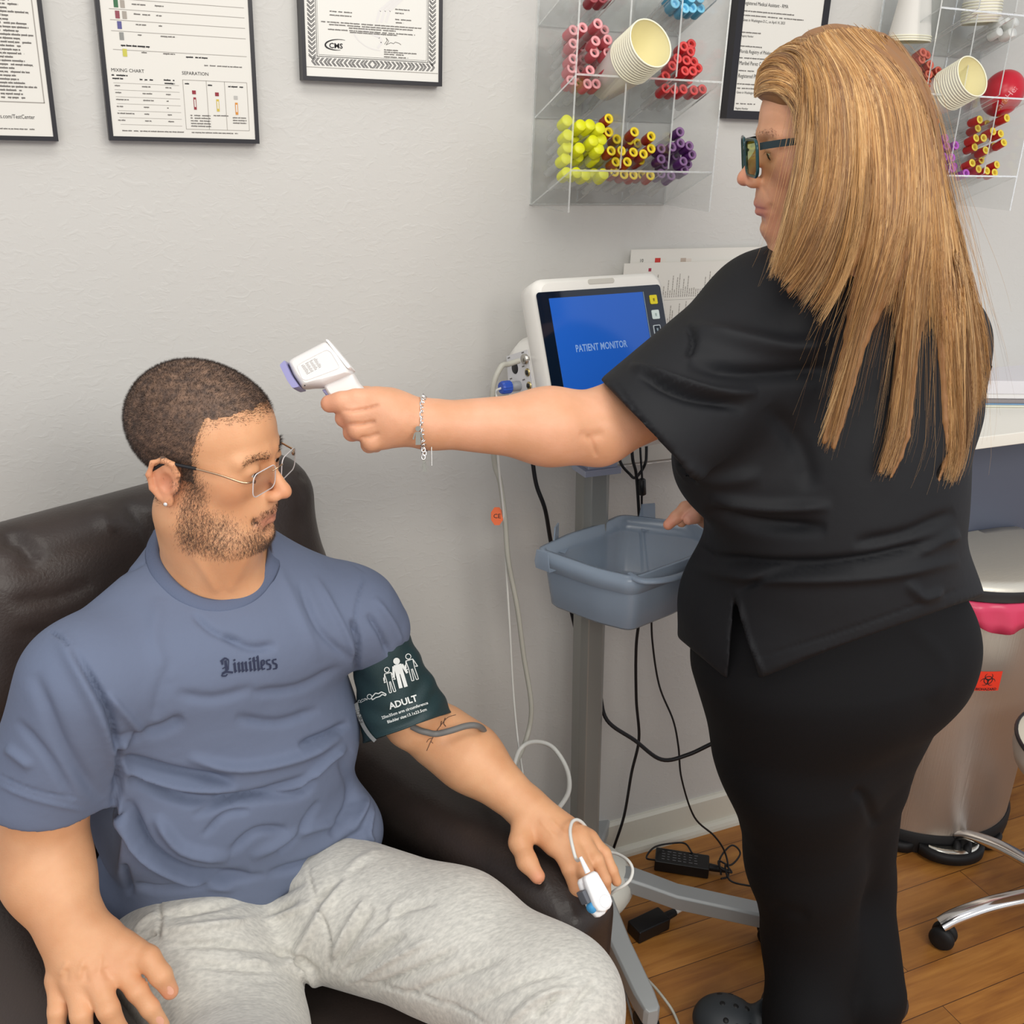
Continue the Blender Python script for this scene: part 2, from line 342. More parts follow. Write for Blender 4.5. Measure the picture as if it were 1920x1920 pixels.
for k in range(3): 
    o = k * 9
    for a, b in (((742 + o * .9, -6), (712 + o, 20)), ((712 + o, 20), (706 + o, 42))): stroke(XZ(*a, yp), XZ(*b, yp), 0.004, wm, yp + 0.0002)
for a, b in (((680, 55), (712, 70)), ((712, 70), (716, 80)), ((716, 80), (708, 90))): stroke(XZ(*a, yp), XZ(*b, yp), 0.0035, wm, yp + 0.0002)
arc(wm, 720, 45, 60, 50, 3.5, 4.6, 0.002, 0.0015, Y=yp + 0.0002)
wm.build('pale_emblem', mat('pale_emblem_ink', 'dedbd8', 0.7), t)
# registration certificate behind the standing woman
xa, za = XZ(1362, 222, _w); xb, _ = XZ(1553, 40, _w); z0 = za
t, yp = picture('framed_certificate', 'black framed registration certificate partly hidden by the blonde hair', xa, xb, z0, z0 + 0.30, bw=0.014, cat='framed certificate')
for tt, px, py, sz in (('Registered Medical Assistant - RMA', 1394, 5, 10), ('Given in Washington D.C., on April 14, 2023', 1392, 37, 7.5), ('Florida Registry of Phlebotomy', 1387, 96, 9.5),
                       ('Maribel Perez Cruz', 1386, 118, 10.5), ('Registered Phlebotomist', 1384, 142, 10.5), ('Given in Washington', 1381, 173, 6.5), ('Registry Number', 1379, 203, 5.5), ('Registry Number', 1390, 67, 5.5)):
    wall_text(t, tt, px, py, sz, yp, INKD, xs=0.8)
tx = MB()
for a, b, py in ((1394, 1490, 20), (1393, 1508, 28), (1390, 1427, 60), (1388, 1429, 86), (1386, 1450, 108), (1385, 1414, 132), (1382, 1425, 157), (1382, 1425, 165), (1380, 1416, 194)):
    xa_, zz_ = XZ(a, py, yp); xb_, _ = XZ(b, py, yp); scribble(tx, xa_, xb_, zz_, 0.0026, yp)
tx.build('printed_text', INK, t)

# sheets in the clear file holder behind the monitor
def sheet(label, x0, x1, z0, z1, Y, th=0.0012):
    t = thing('paper_sheet', label, 'paper', ((x0 + x1) / 2, Y, z0)); MB().box((x0, Y - th, z0), (x1, Y, z1)).build('sheet', PAPER, t); return t
Yb = WY - 0.012; a = PY(1183, 468, Yb); b = PY(1500, 470, Yb)
t = sheet('tube guide sheet rising behind the other sheet above the monitor', a[0], a[0] + 0.34, a[2] - 0.36, a[2], Yb)
wall_text(t, '10', 1199, 489, 9, Yb - 0.0014, INKD)
for px, c, c2 in ((1228, 'c23a33', 'ded8ce'), (1276, 'b9a89a', 'd9cfc4'), (1410, '6b2850', 'ded8ce')):
    q = MB(); p = PY(px, 488, Yb - 0.0014); quad_on(q, p[0], p[0] + 0.012, p[2] - 0.004, p[2] + 0.004, Yb - 0.0014); q.build('cap_icon', mat('icon_' + c, c, 0.7), t)
    q = MB(); quad_on(q, p[0] + 0.0122, p[0] + 0.024, p[2] - 0.003, p[2] + 0.003, Yb - 0.0014); q.build('tube_icon', mat('icon_' + c2, c2, 0.7), t)
Yc = WY - 0.02; a = PY(1170, 494, Yc)
t = sheet('landscape sheet covered in rows of vertical small print beside the monitor', a[0], a[0] + 0.36, a[2] - 0.25, a[2], Yc)
tx = MB(); ln = MB()
for r in range(3):
    zb_ = PY(1240, 558 + r * 57, Yc)[2]
    quad_on(ln, a[0] + 0.03, a[0] + 0.34, zb_ - 0.005, zb_ - 0.0045, Yc - 0.0014)
    for k in range(62):
        h = RNG.choice((0.012, 0.014, 0.018, 0.03, 0.045)) * RNG.uniform(0.7, 1.1); x = a[0] + 0.035 + k * 0.0048
        z = zb_
        while z < zb_ + h:
            l = RNG.uniform(0.002, 0.006); quad_on(tx, x, x + 0.0017, z, z + l, Yc - 0.0014); z += l + 0.0009
ln.build('printed_lines', INKL, t); tx.build('vertical_print', INKL, t)
q = MB(); p = PY(1216, 506, Yc - 0.0014); quad_on(q, p[0], p[0] + 0.006, p[2] - 0.003, p[2] + 0.003, Yc - 0.0014); q.build('cap_icon', mat('icon_9c2f45', '9c2f45', 0.7), t)
ACR = None
def acrylic():
    m = bpy.data.materials.new('clear_acrylic'); m.use_nodes = True; nt = m.node_tree; N = nt.nodes; L = nt.links
    N.remove(N['Principled BSDF']); out = N['Material Output']
    tr = N.new('ShaderNodeBsdfTransparent'); tr.inputs[0].default_value = (0.955, 0.96, 0.96, 1)
    gl = N.new('ShaderNodeBsdfGlossy'); gl.inputs['Roughness'].default_value = 0.03; gl.inputs[0].default_value = (1, 1, 1, 1)
    lw = N.new('ShaderNodeLayerWeight'); pw = N.new('ShaderNodeMath'); pw.operation = 'POWER'; pw.inputs[1].default_value = 3.5; L.new(lw.outputs['Facing'], pw.inputs[0])
    fr = N.new('ShaderNodeMath'); fr.operation = 'MULTIPLY_ADD'; fr.inputs[1].default_value = 0.35; fr.inputs[2].default_value = 0.025; L.new(pw.outputs[0], fr.inputs[0]); mx = N.new('ShaderNodeMixShader')
    L.new(fr.outputs[0], mx.inputs[0]); L.new(tr.outputs[0], mx.inputs[1]); L.new(gl.outputs[0], mx.inputs[2]); L.new(mx.outputs[0], out.inputs[0])
    return m
ACR = acrylic()
EDGE = mat('polished_acrylic_edge', 'e9ebe8', 0.15, trans=0.55, alpha=1, bump=0.002, bscale=90)
def clear_panel(name, parent, pts, thick, nrm):
    """a thin slab from a 4-point outline; the faces clear, the cut edges bright"""
    n = np.array(nrm, float); n /= np.linalg.norm(n); q0 = [np.array(p, float) for p in pts]; q1 = [p + n * thick for p in q0]
    o = MB().hexa(q0, q1).build(name, ACR, parent); o.data.materials.append(EDGE)
    for i in range(2, 6): o.data.polygons[i].material_index = 1
    return o
t = thing('file_holder', 'clear plastic wall file holder behind the monitor cart', 'file holder', (1.2, WY, 1.02))
a = PY(1150, 640, WY - 0.001); zlo = PY(1200, 868, WY - 0.03)[2]; x0, x1 = a[0] - 0.0, a[0] + 0.40
clear_panel('back_panel', t, [(x0, WY - 0.003, zlo), (x1, WY - 0.003, zlo), (x1, WY - 0.003, zlo + 0.3), (x0, WY - 0.003, zlo + 0.3)], 0.002, (0, 1, 0))
clear_panel('front_panel', t, [(x0, WY - 0.035, zlo), (x1, WY - 0.035, zlo), (x1, WY - 0.035, zlo + 0.2), (x0, WY - 0.035, zlo + 0.2)], 0.002, (0, 1, 0))
clear_panel('bottom_panel', t, [(x0, WY - 0.035, zlo), (x1, WY - 0.035, zlo), (x1, WY - 0.003, zlo), (x0, WY - 0.003, zlo)], 0.002, (0, 0, -1))
for i, (dx, dz, n_) in enumerate(((0.01, 0.10, 'white form standing at the front of the clear file holder'), (0.03, 0.16, 'white form standing behind the front form in the clear file holder'))):
    sheet(n_, x0 + dx, x0 + dx + 0.33, zlo + 0.003, zlo + dz + 0.06, WY - 0.031 + i * 0.004)

# ------------------------------------------------------------------ clear tube organizers
CW, DEP, TH = 0.091, 0.148, 0.003
SDIR = np.array([0, -0.145, 0.064]); SDIR /= np.linalg.norm(SDIR)
def organizer(X0, label):
    Z0 = 1.476; Z1 = Z0 + 0.56; YF = WY - DEP; X1 = X0 + 3 * CW
    t = thing('tube_organizer', label, 'organizer', ((X0 + X1) / 2, WY, Z0))
    Yb = WY - 0.004
    clear_panel('back_panel', t, [(X0, Yb, Z0), (X1, Yb, Z0), (X1, Yb, Z1), (X0, Yb, Z1)], TH, (0, 1, 0))
    for k in range(2): clear_panel('side_panel', t, [(X0 + k * (X1 - X0), YF, Z0), (X0 + k * (X1 - X0), Yb, Z0), (X0 + k * (X1 - X0), Yb, Z1), (X0 + k * (X1 - X0), YF, Z1)], TH, (1 - 2 * k, 0, 0))
    for r in range(4):
        zb = Z0 + 0.002 + 0.14 * r; zf = zb + 0.064
        clear_panel('shelf', t, [(X0 + TH, YF, zf), (X1 - TH, YF, zf), (X1 - TH, Yb, zb), (X0 + TH, Yb, zb)], TH, (0, 0, -1))
        if r == 3: break
        for c in (1, 2):
            x = X0 + c * CW - TH / 2; zt = zf + 0.134
            clear_panel('divider', t, [(x, YF, zf + TH), (x, Yb, zb + TH), (x, Yb, zb + 0.136), (x, YF, zt)], TH, (1, 0, 0))
    return t
OX1, OX2 = 0.772, 1.484
organizer(OX1, 'clear acrylic tube organizer on the wall, left of the woman')
organizer(OX2, 'clear acrylic tube organizer on the wall, right of the woman')

GLASST = mat('tube_glass', 'd9dad6', 0.1, alpha=0.35)
def tube_proto(name, col, rim, label, group, closed=False, cr=0.0082, core=None, cl=0.024):
    t = thing(name, label, 'blood tube', (0, 0, 0), group)
    MB().lathe([(0.0001, -0.078), (0.004, -0.077), (0.0062, -0.073), (0.0064, -0.012)], n=10, cap=False).build('glass_tube', GLASST, t)
    cm = mat('cap_' + col, col, 0.38); cap = MB()
    if closed: cap.lathe([(cr * 0.93, -cl), (cr, -cl + 0.003), (cr * 0.98, -0.0012), (cr * 0.9, 0), (0.0001, 0)], n=20, cap=False).build('cap', cm, t)
    else:
        cap.lathe([(cr * 0.9, -cl), (cr, -cl + 0.002), (cr, -0.001)], n=20, cap=False).build('cap', cm, t)
        MB().lathe([(cr, -0.001), (cr * 0.95, 0), (cr * 0.56, 0), (cr * 0.5, -0.001), (cr * 0.46, -0.008)], n=20, cap=False).build('cap_rim', mat('rim_' + rim, rim, 0.4), t)
        MB().lathe([(cr * 0.47, -0.006), (0.0001, -0.0062)], n=12, cap=False).build('stopper', mat('stopper_' + (core or '3a2a2c'), core or '3a2a2c', 0.6), t)
    return t
def cell_labels(items, base):
    xs = sorted(o.location.x for o in items); zs = sorted(o.location.z for o in items); n = len(items)
    if n < 4: return
    for o in items:
        a = ('left', 'middle', 'right')[min(2, int(3 * xs.index(o.location.x) / n))]; b = ('bottom', 'central', 'top')[min(2, int(3 * zs.index(o.location.z) / n))]
        o['label'] = base + ', ' + b + ' row, ' + a + ' side of its cluster'
def dup(root, loc, R, label=None):
    r = root.copy(); COL.objects.link(r); r.matrix_world = Matrix.LocRotScale(Vector(loc), Matrix(R.tolist()).to_quaternion(), None)
    if label: r['label'] = label
    for ch in root.children:
        c = ch.copy(); COL.objects.link(c); c.parent = r; c.matrix_parent_inverse = Matrix.Identity(4)
    return r
def tubes(proto, zx, zy, pts, X0, lo=0, hi=3):
    first = True; done = []; items = [proto]
    for i, (a, b) in enumerate(pts):
        px, py = zx + a / 4.8, zy + b / 4.8
        Y = WY - DEP + 0.030 + 0.010 * RNG.random()
        p = PY(px, py, Y)
        for q in done:                                      # neighbours that would touch stand further in or out
            if np.hypot(q[0] - p[0], q[2] - p[2]) < 0.0158 and abs(q[1] - p[1]) < 0.026:
                p = PY(px, py, q[1] + 0.027)
        p[0] = min(max(p[0], X0 + lo * CW + 0.0115), X0 + hi * CW - 0.0115)
        done.append(p)
        d = SDIR + NR.normal(0, 0.035, 3); R = basis(d)
        if first: proto.matrix_world = Matrix.LocRotScale(Vector(p), Matrix(R.tolist()).to_quaternion(), None); first = False
        else: items.append(dup(proto, p, R))
    cell_labels(items, proto['label'])
A = (980, 0)
tubes(tube_proto('blood_tube', 'cf5f68', 'eba3a6', 'pink capped blood tube', 'pink capped tubes, left organizer'), *A,
      [(375, 262), (440, 325), (335, 380), (440, 430), (335, 520), (445, 548), (395, 608), (395, 715), (545, 245), (680, 210), (630, 268), (740, 265), (770, 355), (580, 340), (660, 365), (545, 420), (650, 470), (770, 470), (550, 530), (700, 540), (530, 630), (610, 630), (705, 610), (775, 622), (510, 742), (588, 752), (665, 752), (760, 760)], OX1, 0, 1.25)
tubes(tube_proto('blood_tube', 'c3222b', 'dd4a48', 'red capped blood tube, left organizer', 'red capped tubes, left organizer', core='5a1216'), *A,
      [(1455, 415), (1515, 462), (1585, 395), (1648, 450), (1398, 522), (1350, 590), (1478, 540), (1545, 552), (1465, 635), (1535, 637), (1605, 610), (1285, 680), (1405, 680), (1500, 712), (1578, 705), (1280, 792), (1365, 802), (1450, 800), (1545, 810), (1628, 800)], OX1, 1.9, 3)
tubes(tube_proto('blood_tube', 'e3e524', 'e3e524', 'plain yellow capped blood tube', 'plain yellow capped tubes', closed=True, cr=0.0096), *A,
      [(375, 1080), (370, 1210), (468, 1230), (408, 1320), (380, 1425), (380, 1552), (528, 1122), (612, 1118), (700, 1150), (595, 1205), (640, 1262), (715, 1250), (515, 1330), (605, 1320), (690, 1335), (505, 1405), (575, 1440), (655, 1412), (735, 1440), (490, 1552), (570, 1572), (650, 1562), (732, 1562)], OX1, 0, 1.2)
tubes(tube_proto('blood_tube', 'a8321f', 'f0d52c', 'yellow rimmed red capped blood tube', 'red and yellow capped tubes, left organizer', core='3c2a14'), *A,
      [(765, 1065), (778, 1185), (850, 1250), (800, 1355), (893, 1355), (842, 1455), (830, 1545), (915, 1568), (1010, 1185), (965, 1258), (1048, 1288), (1160, 1225), (1160, 1335), (1000, 1368), (1090, 1385), (945, 1455), (1065, 1438), (1160, 1447), (1000, 1572), (1080, 1572), (1160, 1578)], OX1, 0.8, 2)
tubes(tube_proto('blood_tube', '5f2672', '8a6592', 'purple capped blood tube', 'purple capped tubes, left organizer', core='2a2232'), *A,
      [(1245, 1335), (1210, 1428), (1285, 1478), (1350, 1320), (1425, 1285), (1505, 1310), (1385, 1400), (1530, 1390), (1450, 1450), (1370, 1488), (1555, 1475), (1462, 1530), (1420, 1185), (1250, 1560), (1340, 1580)], OX1, 1.95, 3)
tubes(tube_proto('blood_tube', '3f9fc4', '84d0ee', 'light blue capped blood tube', 'light blue capped tubes', core='a7dff5'), *A,
      [(1305, 20), (1395, 42), (1465, 70), (1530, 68), (1605, 70), (1350, -40), (1440, -30), (1520, -25), (1600, -20)], OX1, 2, 3)
tubes(tube_proto('blood_tube', '8a2a34', 'a04a50', 'dark red capped blood tube on the upper middle shelf', 'dark red capped tubes'), *A, [(640, -25), (720, -20), (770, -30)], OX1, 0, 2)
B_ = (1620, 0)
tubes(tube_proto('blood_tube', 'a5382d', 'cf6450', 'rust red capped blood tube', 'rust red capped tubes, right organizer', core='6e1f18'), *B_,
      [(445, 462), (440, 525), (575, 490), (600, 580), (675, 635), (588, 665), (590, 745), (715, 705), (560, 835), (625, 822), (685, 822), (565, 925), (625, 922), (685, 925), (430, 625)], OX2, 0, 1.6)
tubes(tube_proto('blood_tube', '9a3fa8', 'b45cc0', 'magenta capped blood tube', 'magenta capped tubes, right organizer', core='4a1c55'), *B_,
      [(735, 1240), (745, 1312), (830, 1305), (728, 1410), (795, 1415), (690, 1458), (722, 1505), (800, 1512), (870, 1500), (940, 1558), (665, 1300), (655, 1380)], OX2, 0, 2)
tubes(tube_proto('blood_tube', 'c22a25', 'e8d04a', 'mottled red and yellow capped tube', 'red and yellow capped tubes, right organizer', core='a81f20', cr=0.0078), *B_,
      [(1045, 1075), (1290, 1060), (1225, 1085), (1028, 1152), (1165, 1180), (1235, 1200), (1000, 1240), (1080, 1240), (1150, 1115), (1262, 1280), (1205, 1315), (1000, 1322), (1100, 1350), (1262, 1365), (1040, 1395), (1180, 1400), (1110, 1440), (975, 1465), (1200, 1480), (1035, 1520), (1110, 1535), (1180, 1552)], OX2, 1.85, 3)
tubes(tube_proto('blood_tube', '2c2c34', 'd07a50', 'small black capped tube with an orange rim beside the hair', 'black and orange capped tubes'), *B_, [(612, 1082), (650, 1092)], OX2, 0, 3)
tubes(tube_proto('blood_tube', 'e9e9e4', 'ffffff', 'white capped tube', 'white capped tubes', closed=True, cr=0.0085), *B_,
      [(1235, 185), (1300, 190), (1370, 195), (1200, 280), (1265, 285), (1330, 290), (1400, 292)], OX2, 2, 3)

# nested paper cups lying on their sides, mouths outward
CREAM = mat('cream_paper_cup', 'ece3b4', 0.6); CUPO = mat('cup_outer_paper', 'dedad2', 0.5)
def cup_proto(label, group):
    t = thing('paper_cup', label, 'paper cup', (0, 0, 0), group)
    MB().lathe([(0.0255, -0.082), (0.0375, -0.001)], n=36, cap=False).build('outer_wall', CUPO, t)
    MB().lathe([(0.0372, -0.001), (0.0250, -0.080), (0.0001, -0.080)], n=36, cap=False).build('inner_wall', CREAM, t)
    MB().tube([(0.0378 * math.cos(a), 0.0378 * math.sin(a), 0) for a in np.linspace(0, 2 * math.pi, 36, endpoint=False)], 0.0013, n=8, loop=True).build('rolled_rim', mat('cup_rim', 'f3efd6', 0.4), t)
    return t
def cup_stack(px, py, Y, n, label, group, d=SDIR, sc=1.0, sp=0.0052):
    p = PY(px, py, Y); R = basis(d) * sc; pr = cup_proto(label + ', open mouth in front', group)
    pr.matrix_world = Matrix([list(R[0]) + [p[0]], list(R[1]) + [p[1]], list(R[2]) + [p[2]], [0, 0, 0, 1]])
    for k in range(1, n):
        q = dup(pr, p - R[:, 2] / sc * sp * k, R / sc, label + ', ' + ('second', 'third', 'fourth', 'fifth', 'sixth', 'seventh', 'eighth', 'ninth', 'tenth', 'eleventh')[k - 1] + ' from the mouth'); q.scale = (sc, sc, sc)
        q.location = Vector(p - R[:, 2] / sc * sp * k)
cup_stack(1220, 81, WY - DEP - 0.035, 11, 'white paper cup, stack left of the woman', 'paper cups, left organizer', d=np.array([0.10, -0.84, 0.42]) )
cup_stack(1823, 143, WY - DEP - 0.028, 11, 'white paper cup, stack right of the woman', 'paper cups, right organizer', d=np.array([0.06, -0.84, 0.42]), sc=0.98)
cup_stack(1838, 44, WY - 0.075, 8, 'upside down white paper cup', 'upside down cups', d=np.array([0.05, -0.05, -1.0]), sc=0.92, sp=0.005)
cup_stack(1704, 78, WY - 0.07, 3, 'upside down white paper bowl behind the top of the hair', 'upside down bowls', d=np.array([0.0, -0.02, -1.0]), sc=1.0, sp=0.004)
# red stress ball
p = PY(1880, 175, WY - 0.085)
t = thing('stress_ball', 'shiny red squeeze ball in the right bin of the right organizer', 'squeeze ball', p)
mb = MB(); R = basis(np.array([0.25, -0.3, 0.9]))
mb.lathe([(0.0385 * math.sin(a) + 1e-4, -0.044 * math.cos(a)) for a in np.linspace(0, math.pi, 22)], c=p, n=36, R=R, cap=False).build('ball', mat('red_foam', 'c4122a', 0.28), t)
vs, fs = text_mesh('CareHealth', 0.016)
o3 = []
fw = -ray(1880, 175); fw /= np.linalg.norm(fw); rt = np.cross([0, 0, 1.0], fw); rt /= np.linalg.norm(rt); up_ = np.cross(fw, rt)
ca, sa = math.cos(1.0), math.sin(1.0)
for v in vs:
    a_, b_ = v[0] * ca - v[1] * sa + 0.012, v[0] * sa + v[1] * ca - 0.003
    q = rt * a_ + up_ * b_; z_ = math.sqrt(max(0.0392 ** 2 - a_ * a_ - b_ * b_ * 0.85, 1e-6)); o3.append(p + q + fw * z_)
MB().add(o3, fs).build('printed_text', mat('pale_pink_ink', 'e9a0a4', 0.5), t)
# ------------------------------------------------------------------ plane helpers
def on_plane(px, py, o, n):
    r = ray(px, py); return CP + r * ((np.asarray(o) - CP) @ n) / (r @ n)
# ------------------------------------------------------------------ patient monitor
m0 = P(1000, 521, 1.62); m1 = PZ(1241, 507, m0[2]); mh = (m1 - m0); MWd = np.linalg.norm(mh); mh /= MWd
r_ = ray(1058, 862); tt = (m0 - CP) @ mh / (r_ @ mh); m2 = CP + r_ * tt; md = m2 - m0; MH = np.linalg.norm(md); md /= MH
mn = np.cross(mh, -md)
if mn @ (CP - m0) < 0: mn = -mn
def ML(u, v, w=0.0): return m0 + mh * u + md * v + mn * w      # across, down, outwards
def mpx(px, py, w=0.0):
    q = on_plane(px, py, m0 + mn * w, mn) - m0; return q @ mh, q @ md
def rrect(u0, u1, v0, v1, r, n=5):
    out = []
    for cx, cy, a0 in ((u1 - r, v0 + r, -90), (u1 - r, v1 - r, 0), (u0 + r, v1 - r, 90), (u0 + r, v0 + r, 180)):
        for k in range(n + 1): a = math.radians(a0 + 90 * k / n); out.append((cx + r * math.cos(a), cy + r * math.sin(a)))
    return out
def slab(mb, f, rect, w0, w1, inset0=0, inset1=0, smooth=False):
    u0, u1, v0, v1, r = rect
    rings = []
    for w, i in ((w0, inset0), (w1, inset1)): rings.append([f(a, b, w) for a, b in rrect(u0 + i, u1 - i, v0 + i, v1 - i, max(r - i, 0.001))])
    return mb.rings(rings, smooth=smooth)
mon = thing('patient_monitor', 'white patient monitor with a blue PATIENT MONITOR screen on the rolling stand', 'medical monitor', ML(MWd / 2, MH, -0.05))
MW = mat('warm_white_plastic', 'efece4', 0.32)
hb = MB(); rr = [(0.0, 0.010), (-0.006, 0.002), (-0.016, 0.0), (-0.05, 0.002), (-0.062, 0.012)]
hb.rings([[ML(a, b, w) for a, b in rrect(i, MWd - i, i, MH - i, 0.022 - i * 0.5)] for w, i in rr]); hb.build('housing', MW, mon)
hb = MB(); hb.rings([[ML(a, b, w) for a, b in rrect(0.004 + i, MWd - 0.01 - i, 0.078 + i * 1.4, MH - i, 0.03)] for w, i in ((-0.05, 0), (-0.10, 0.0), (-0.138, 0.006), (-0.150, 0.014), (-0.156, 0.03))]); hb.build('rear_module', MW, mon)
BZ = mat('bezel_glass', '0d1a2b', 0.08, coat=0.5); bu0, bv0 = mpx(1004, 549); bu1, _ = mpx(1236, 532)
slab(MB(), ML, (bu0, bu1, bv0, MH - 0.018, 0.006), 0.0002, 0.0012).build('bezel', BZ, mon)
SCRM = mat('lit_blue_screen', '1e56b0', 0.12, emit=0.30); su0, sv0 = mpx(1028, 560); su1, _ = mpx(1203, 545); _, sv1 = mpx(1053, 740); sv1 = MH - 0.04
so = slab(MB(), ML, (su0, su1, sv0, sv1, 0.0008), 0.001, 0.0016).build('screen', SCRM, mon)
mb = MB(); mb.hexa([ML(su1 + 0.001, sv0, .0013), ML(su1 + 0.0022, sv0, .0013), ML(su1 + .0022, sv1, .0013), ML(su1 + .001, sv1, .0013)], [ML(su1 + 0.001, sv0, .0017), ML(su1 + 0.0022, sv0, .0017), ML(su1 + .0022, sv1, .0017), ML(su1 + .001, sv1, .0017)]); mb.build('screen_edge', mat('pale_edge', '8ba3b5', 0.3), mon)
cu, cv = mpx(1127, 650); vs, fs = text_mesh('PATIENT MONITOR', 0.0165, xs=0.72, offset=0.0003)
MB().add([ML(cu + v[0], cv - v[1], 0.0019) for v in vs], fs).build('screen_text', mat('screen_text', '7f9fce', 0.4, emit=0.25), so)
hu, hv = mpx(1127, 527)
slab(MB(), ML, (hu - 0.027, hu + 0.027, hv - 0.0042, hv + 0.0042, 0.004), 0.0, 0.0008).build('alarm_bar', mat('alarm_bar_plastic', 'c9c5ba', 0.25), mon)
for px, py, c, fr_, ic in ((1224, 562, 'e8d81a', 'e8d81a', '8a7a10'), (1228, 590, 'dfeee9', 'dfeee9', '9fb5b0'), (1231, 618, '12202e', 'c9d2d6', '9fb0b8'), (1235, 646, '12202e', 'c9d2d6', 'dfe6ea')):
    u, v = mpx(px, py); s = 0.0078
    b = slab(MB(), ML, (u - s, u + s, v - s, v + s, 0.002), 0.001, 0.0026).build('button', mat('button_' + fr_, fr_, 0.3), mon)
    if c != fr_: slab(MB(), ML, (u - s * .8, u + s * .8, v - s * .8, v + s * .8, 0.0016), 0.0024, 0.0028).build('button_face', mat('button_' + c, c, 0.3), b)
    q = MB(); q.add([ML(u - 0.002, v - 0.002, .003), ML(u + 0.002, v - 0.002, .003), ML(u + 0.001, v + 0.003, .003), ML(u - 0.001, v + 0.003, .003)], [(0, 1, 2, 3)]); q.build('button_icon', mat('icon_' + ic, ic, 0.5), b)
# connector side (left flank of the rear module)
sp_o = ML(0.0035, 0.1, -0.06)
def side(px, py): return on_plane(px, py, sp_o, mh)
pts = [side(*q) for q in ((951, 668), (990, 655), (1003, 740), (956, 742))]
q = MB(); q.hexa(pts, [p - mh * 0.0015 for p in pts]); q.build('connector_panel', mat('pale_grey_plastic', 'd5d4d4', 0.35), mon)
def portd(name, px, py, r, ln_, m, hole=None):
    c = side(px, py); R = basis(-mh); o = MB().lathe([(r, -0.002), (r, ln_), (r * 0.9, ln_ + 0.0006), (0.0001, ln_ + 0.0006)], c=c, n=24, R=R, cap=False).build(name, m, mon)
    if hole: MB().lathe([(r * 0.62, ln_ + 0.0002), (r * 0.6, ln_ + 0.0012), (0.0001, ln_ + 0.0012)], c=c, n=20, R=R, cap=False).build('socket_hole', hole, o)
    return c
portd('port', 967, 690, 0.010, 0.002, BLACK); brass = mat('brass_ring', 'b8a878', 0.25, 1.0)
portd('port', 991, 698, 0.0068, 0.003, brass, BLACK); portd('port', 994, 723, 0.0068, 0.003, brass, BLACK); portd('port', 988, 673, 0.0085, 0.007, SILVER)
c = side(975, 723); R = basis(-mh)
kn = MB().lathe([(0.0085, 0), (0.0085, 0.022), (0.0001, 0.022)], c=c, n=24, R=R, cap=False).build('plug_barrel', mat('grey_plug', '8f9296', 0.35), mon)
rg = MB(); rings = []
for z, s in ((0.020, .97), (0.022, 1), (0.034, 1), (0.038, .85)):
    rings.append([c + R @ np.array((0.0105 * s * (1 + 0.07 * (k % 2)) * math.cos(k * math.pi / 14), 0.0105 * s * (1 + 0.07 * (k % 2)) * math.sin(k * math.pi / 14), z)) for k in range(28)])
rg.rings(rings, smooth=False).build('knurled_ring', mat('blue_plug_ring', '2b53b8', 0.35), mon)
tx = MB()
for px, py in ((958, 670), (984, 660), (985, 686), (986, 711), (962, 709)):
    p = side(px, py) - mh * 0.002; tx.add([p + md * .001, p - md * .001, p - md * .001 - mn * .008, p + md * .001 - mn * .008], [(0, 1, 2, 3)])
tx.build('port_label', INK, mon)

# ------------------------------------------------------------------ rolling stand
pt = P(1113, 872, 1.83); pb = PY(1088, 1640, pt[1] + 0.0); HC = np.array([pb[0] + .01, pb[1], 0.0])
cart = thing('monitor_stand', 'grey rolling stand under the patient monitor', 'stand', HC)
POLE = mat('grey_painted_metal', '94948f', 0.35, 0.3); LG = mat('light_grey_metal', 'b9bcbd', 0.35, 0.2)
def polering(c, z):
    hw, hd, ch = 0.0265, 0.022, 0.011
    return [np.array((c[0] + x, c[1] + y, z)) for x, y in ((-hw, -hd + ch), (-hw + ch, -hd), (hw - ch, -hd), (hw, -hd + ch), (hw, hd), (-hw, hd))]
po = MB(); ptop = np.array([pt[0] + .0, pt[1], 0])
po.rings([polering(HC + (ptop - HC) * k, 0.10 + (pt[2] + 0.03 - 0.10) * k) for k in (0, 1)], smooth=False).build('pole', POLE, cart, bevel=0.002)
br = MB(); z = pt[2]
br.box((ptop[0] - 0.034, ptop[1] - 0.032, z - 0.010), (ptop[0] + 0.040, ptop[1] + 0.02, z + 0.002)); br.box((ptop[0] - 0.026, ptop[1] - 0.028, z + 0.002), (ptop[0] + 0.033, ptop[1] + 0.018, z + 0.03)); 
bo = br.build('mount_bracket', mat('lilac_grey_metal', 'b4bace', 0.35, 0.4), cart, bevel=0.0012)
sc_ = MB()
for dx, dz in ((-0.012, 0.015), (0.01, 0.02)): sc_.lathe([(0.0022, 0), (0.0022, 0.001), (0.0001, 0.001)], c=(ptop[0] + dx, ptop[1] - 0.028, z + dz - 0.002), R=basis((0, -1, 0)), n=10, cap=False)
sc_.build('screw_hole', BLACK, bo)
br = MB(); mid = ML(MWd * 0.5, MH - 0.02, -0.09); br.hexa([(ptop[0] - .02, ptop[1] - .015, z + .028), (ptop[0] + .02, ptop[1] - .015, z + .028), (ptop[0] + .02, ptop[1] + .015, z + .028), (ptop[0] - .02, ptop[1] + .015, z + .028)],
        [mid + np.array(q) for q in ((-.02, -.015, .02), (.02, -.015, .02), (.02, .015, .02), (-.02, .015, .02))]); br.build('neck', LG, cart)
hub = MB().lathe([(0.10, 0.055), (0.108, 0.075), (0.104, 0.10), (0.085, 0.125), (0.05, 0.138), (0.0001, 0.14)], c=HC, n=40, cap=False).build('base_cover', mat('cream_plastic', 'eceade', 0.4), cart)
LEGM = mat('leg_grey', 'a9acac', 0.4, 0.15)
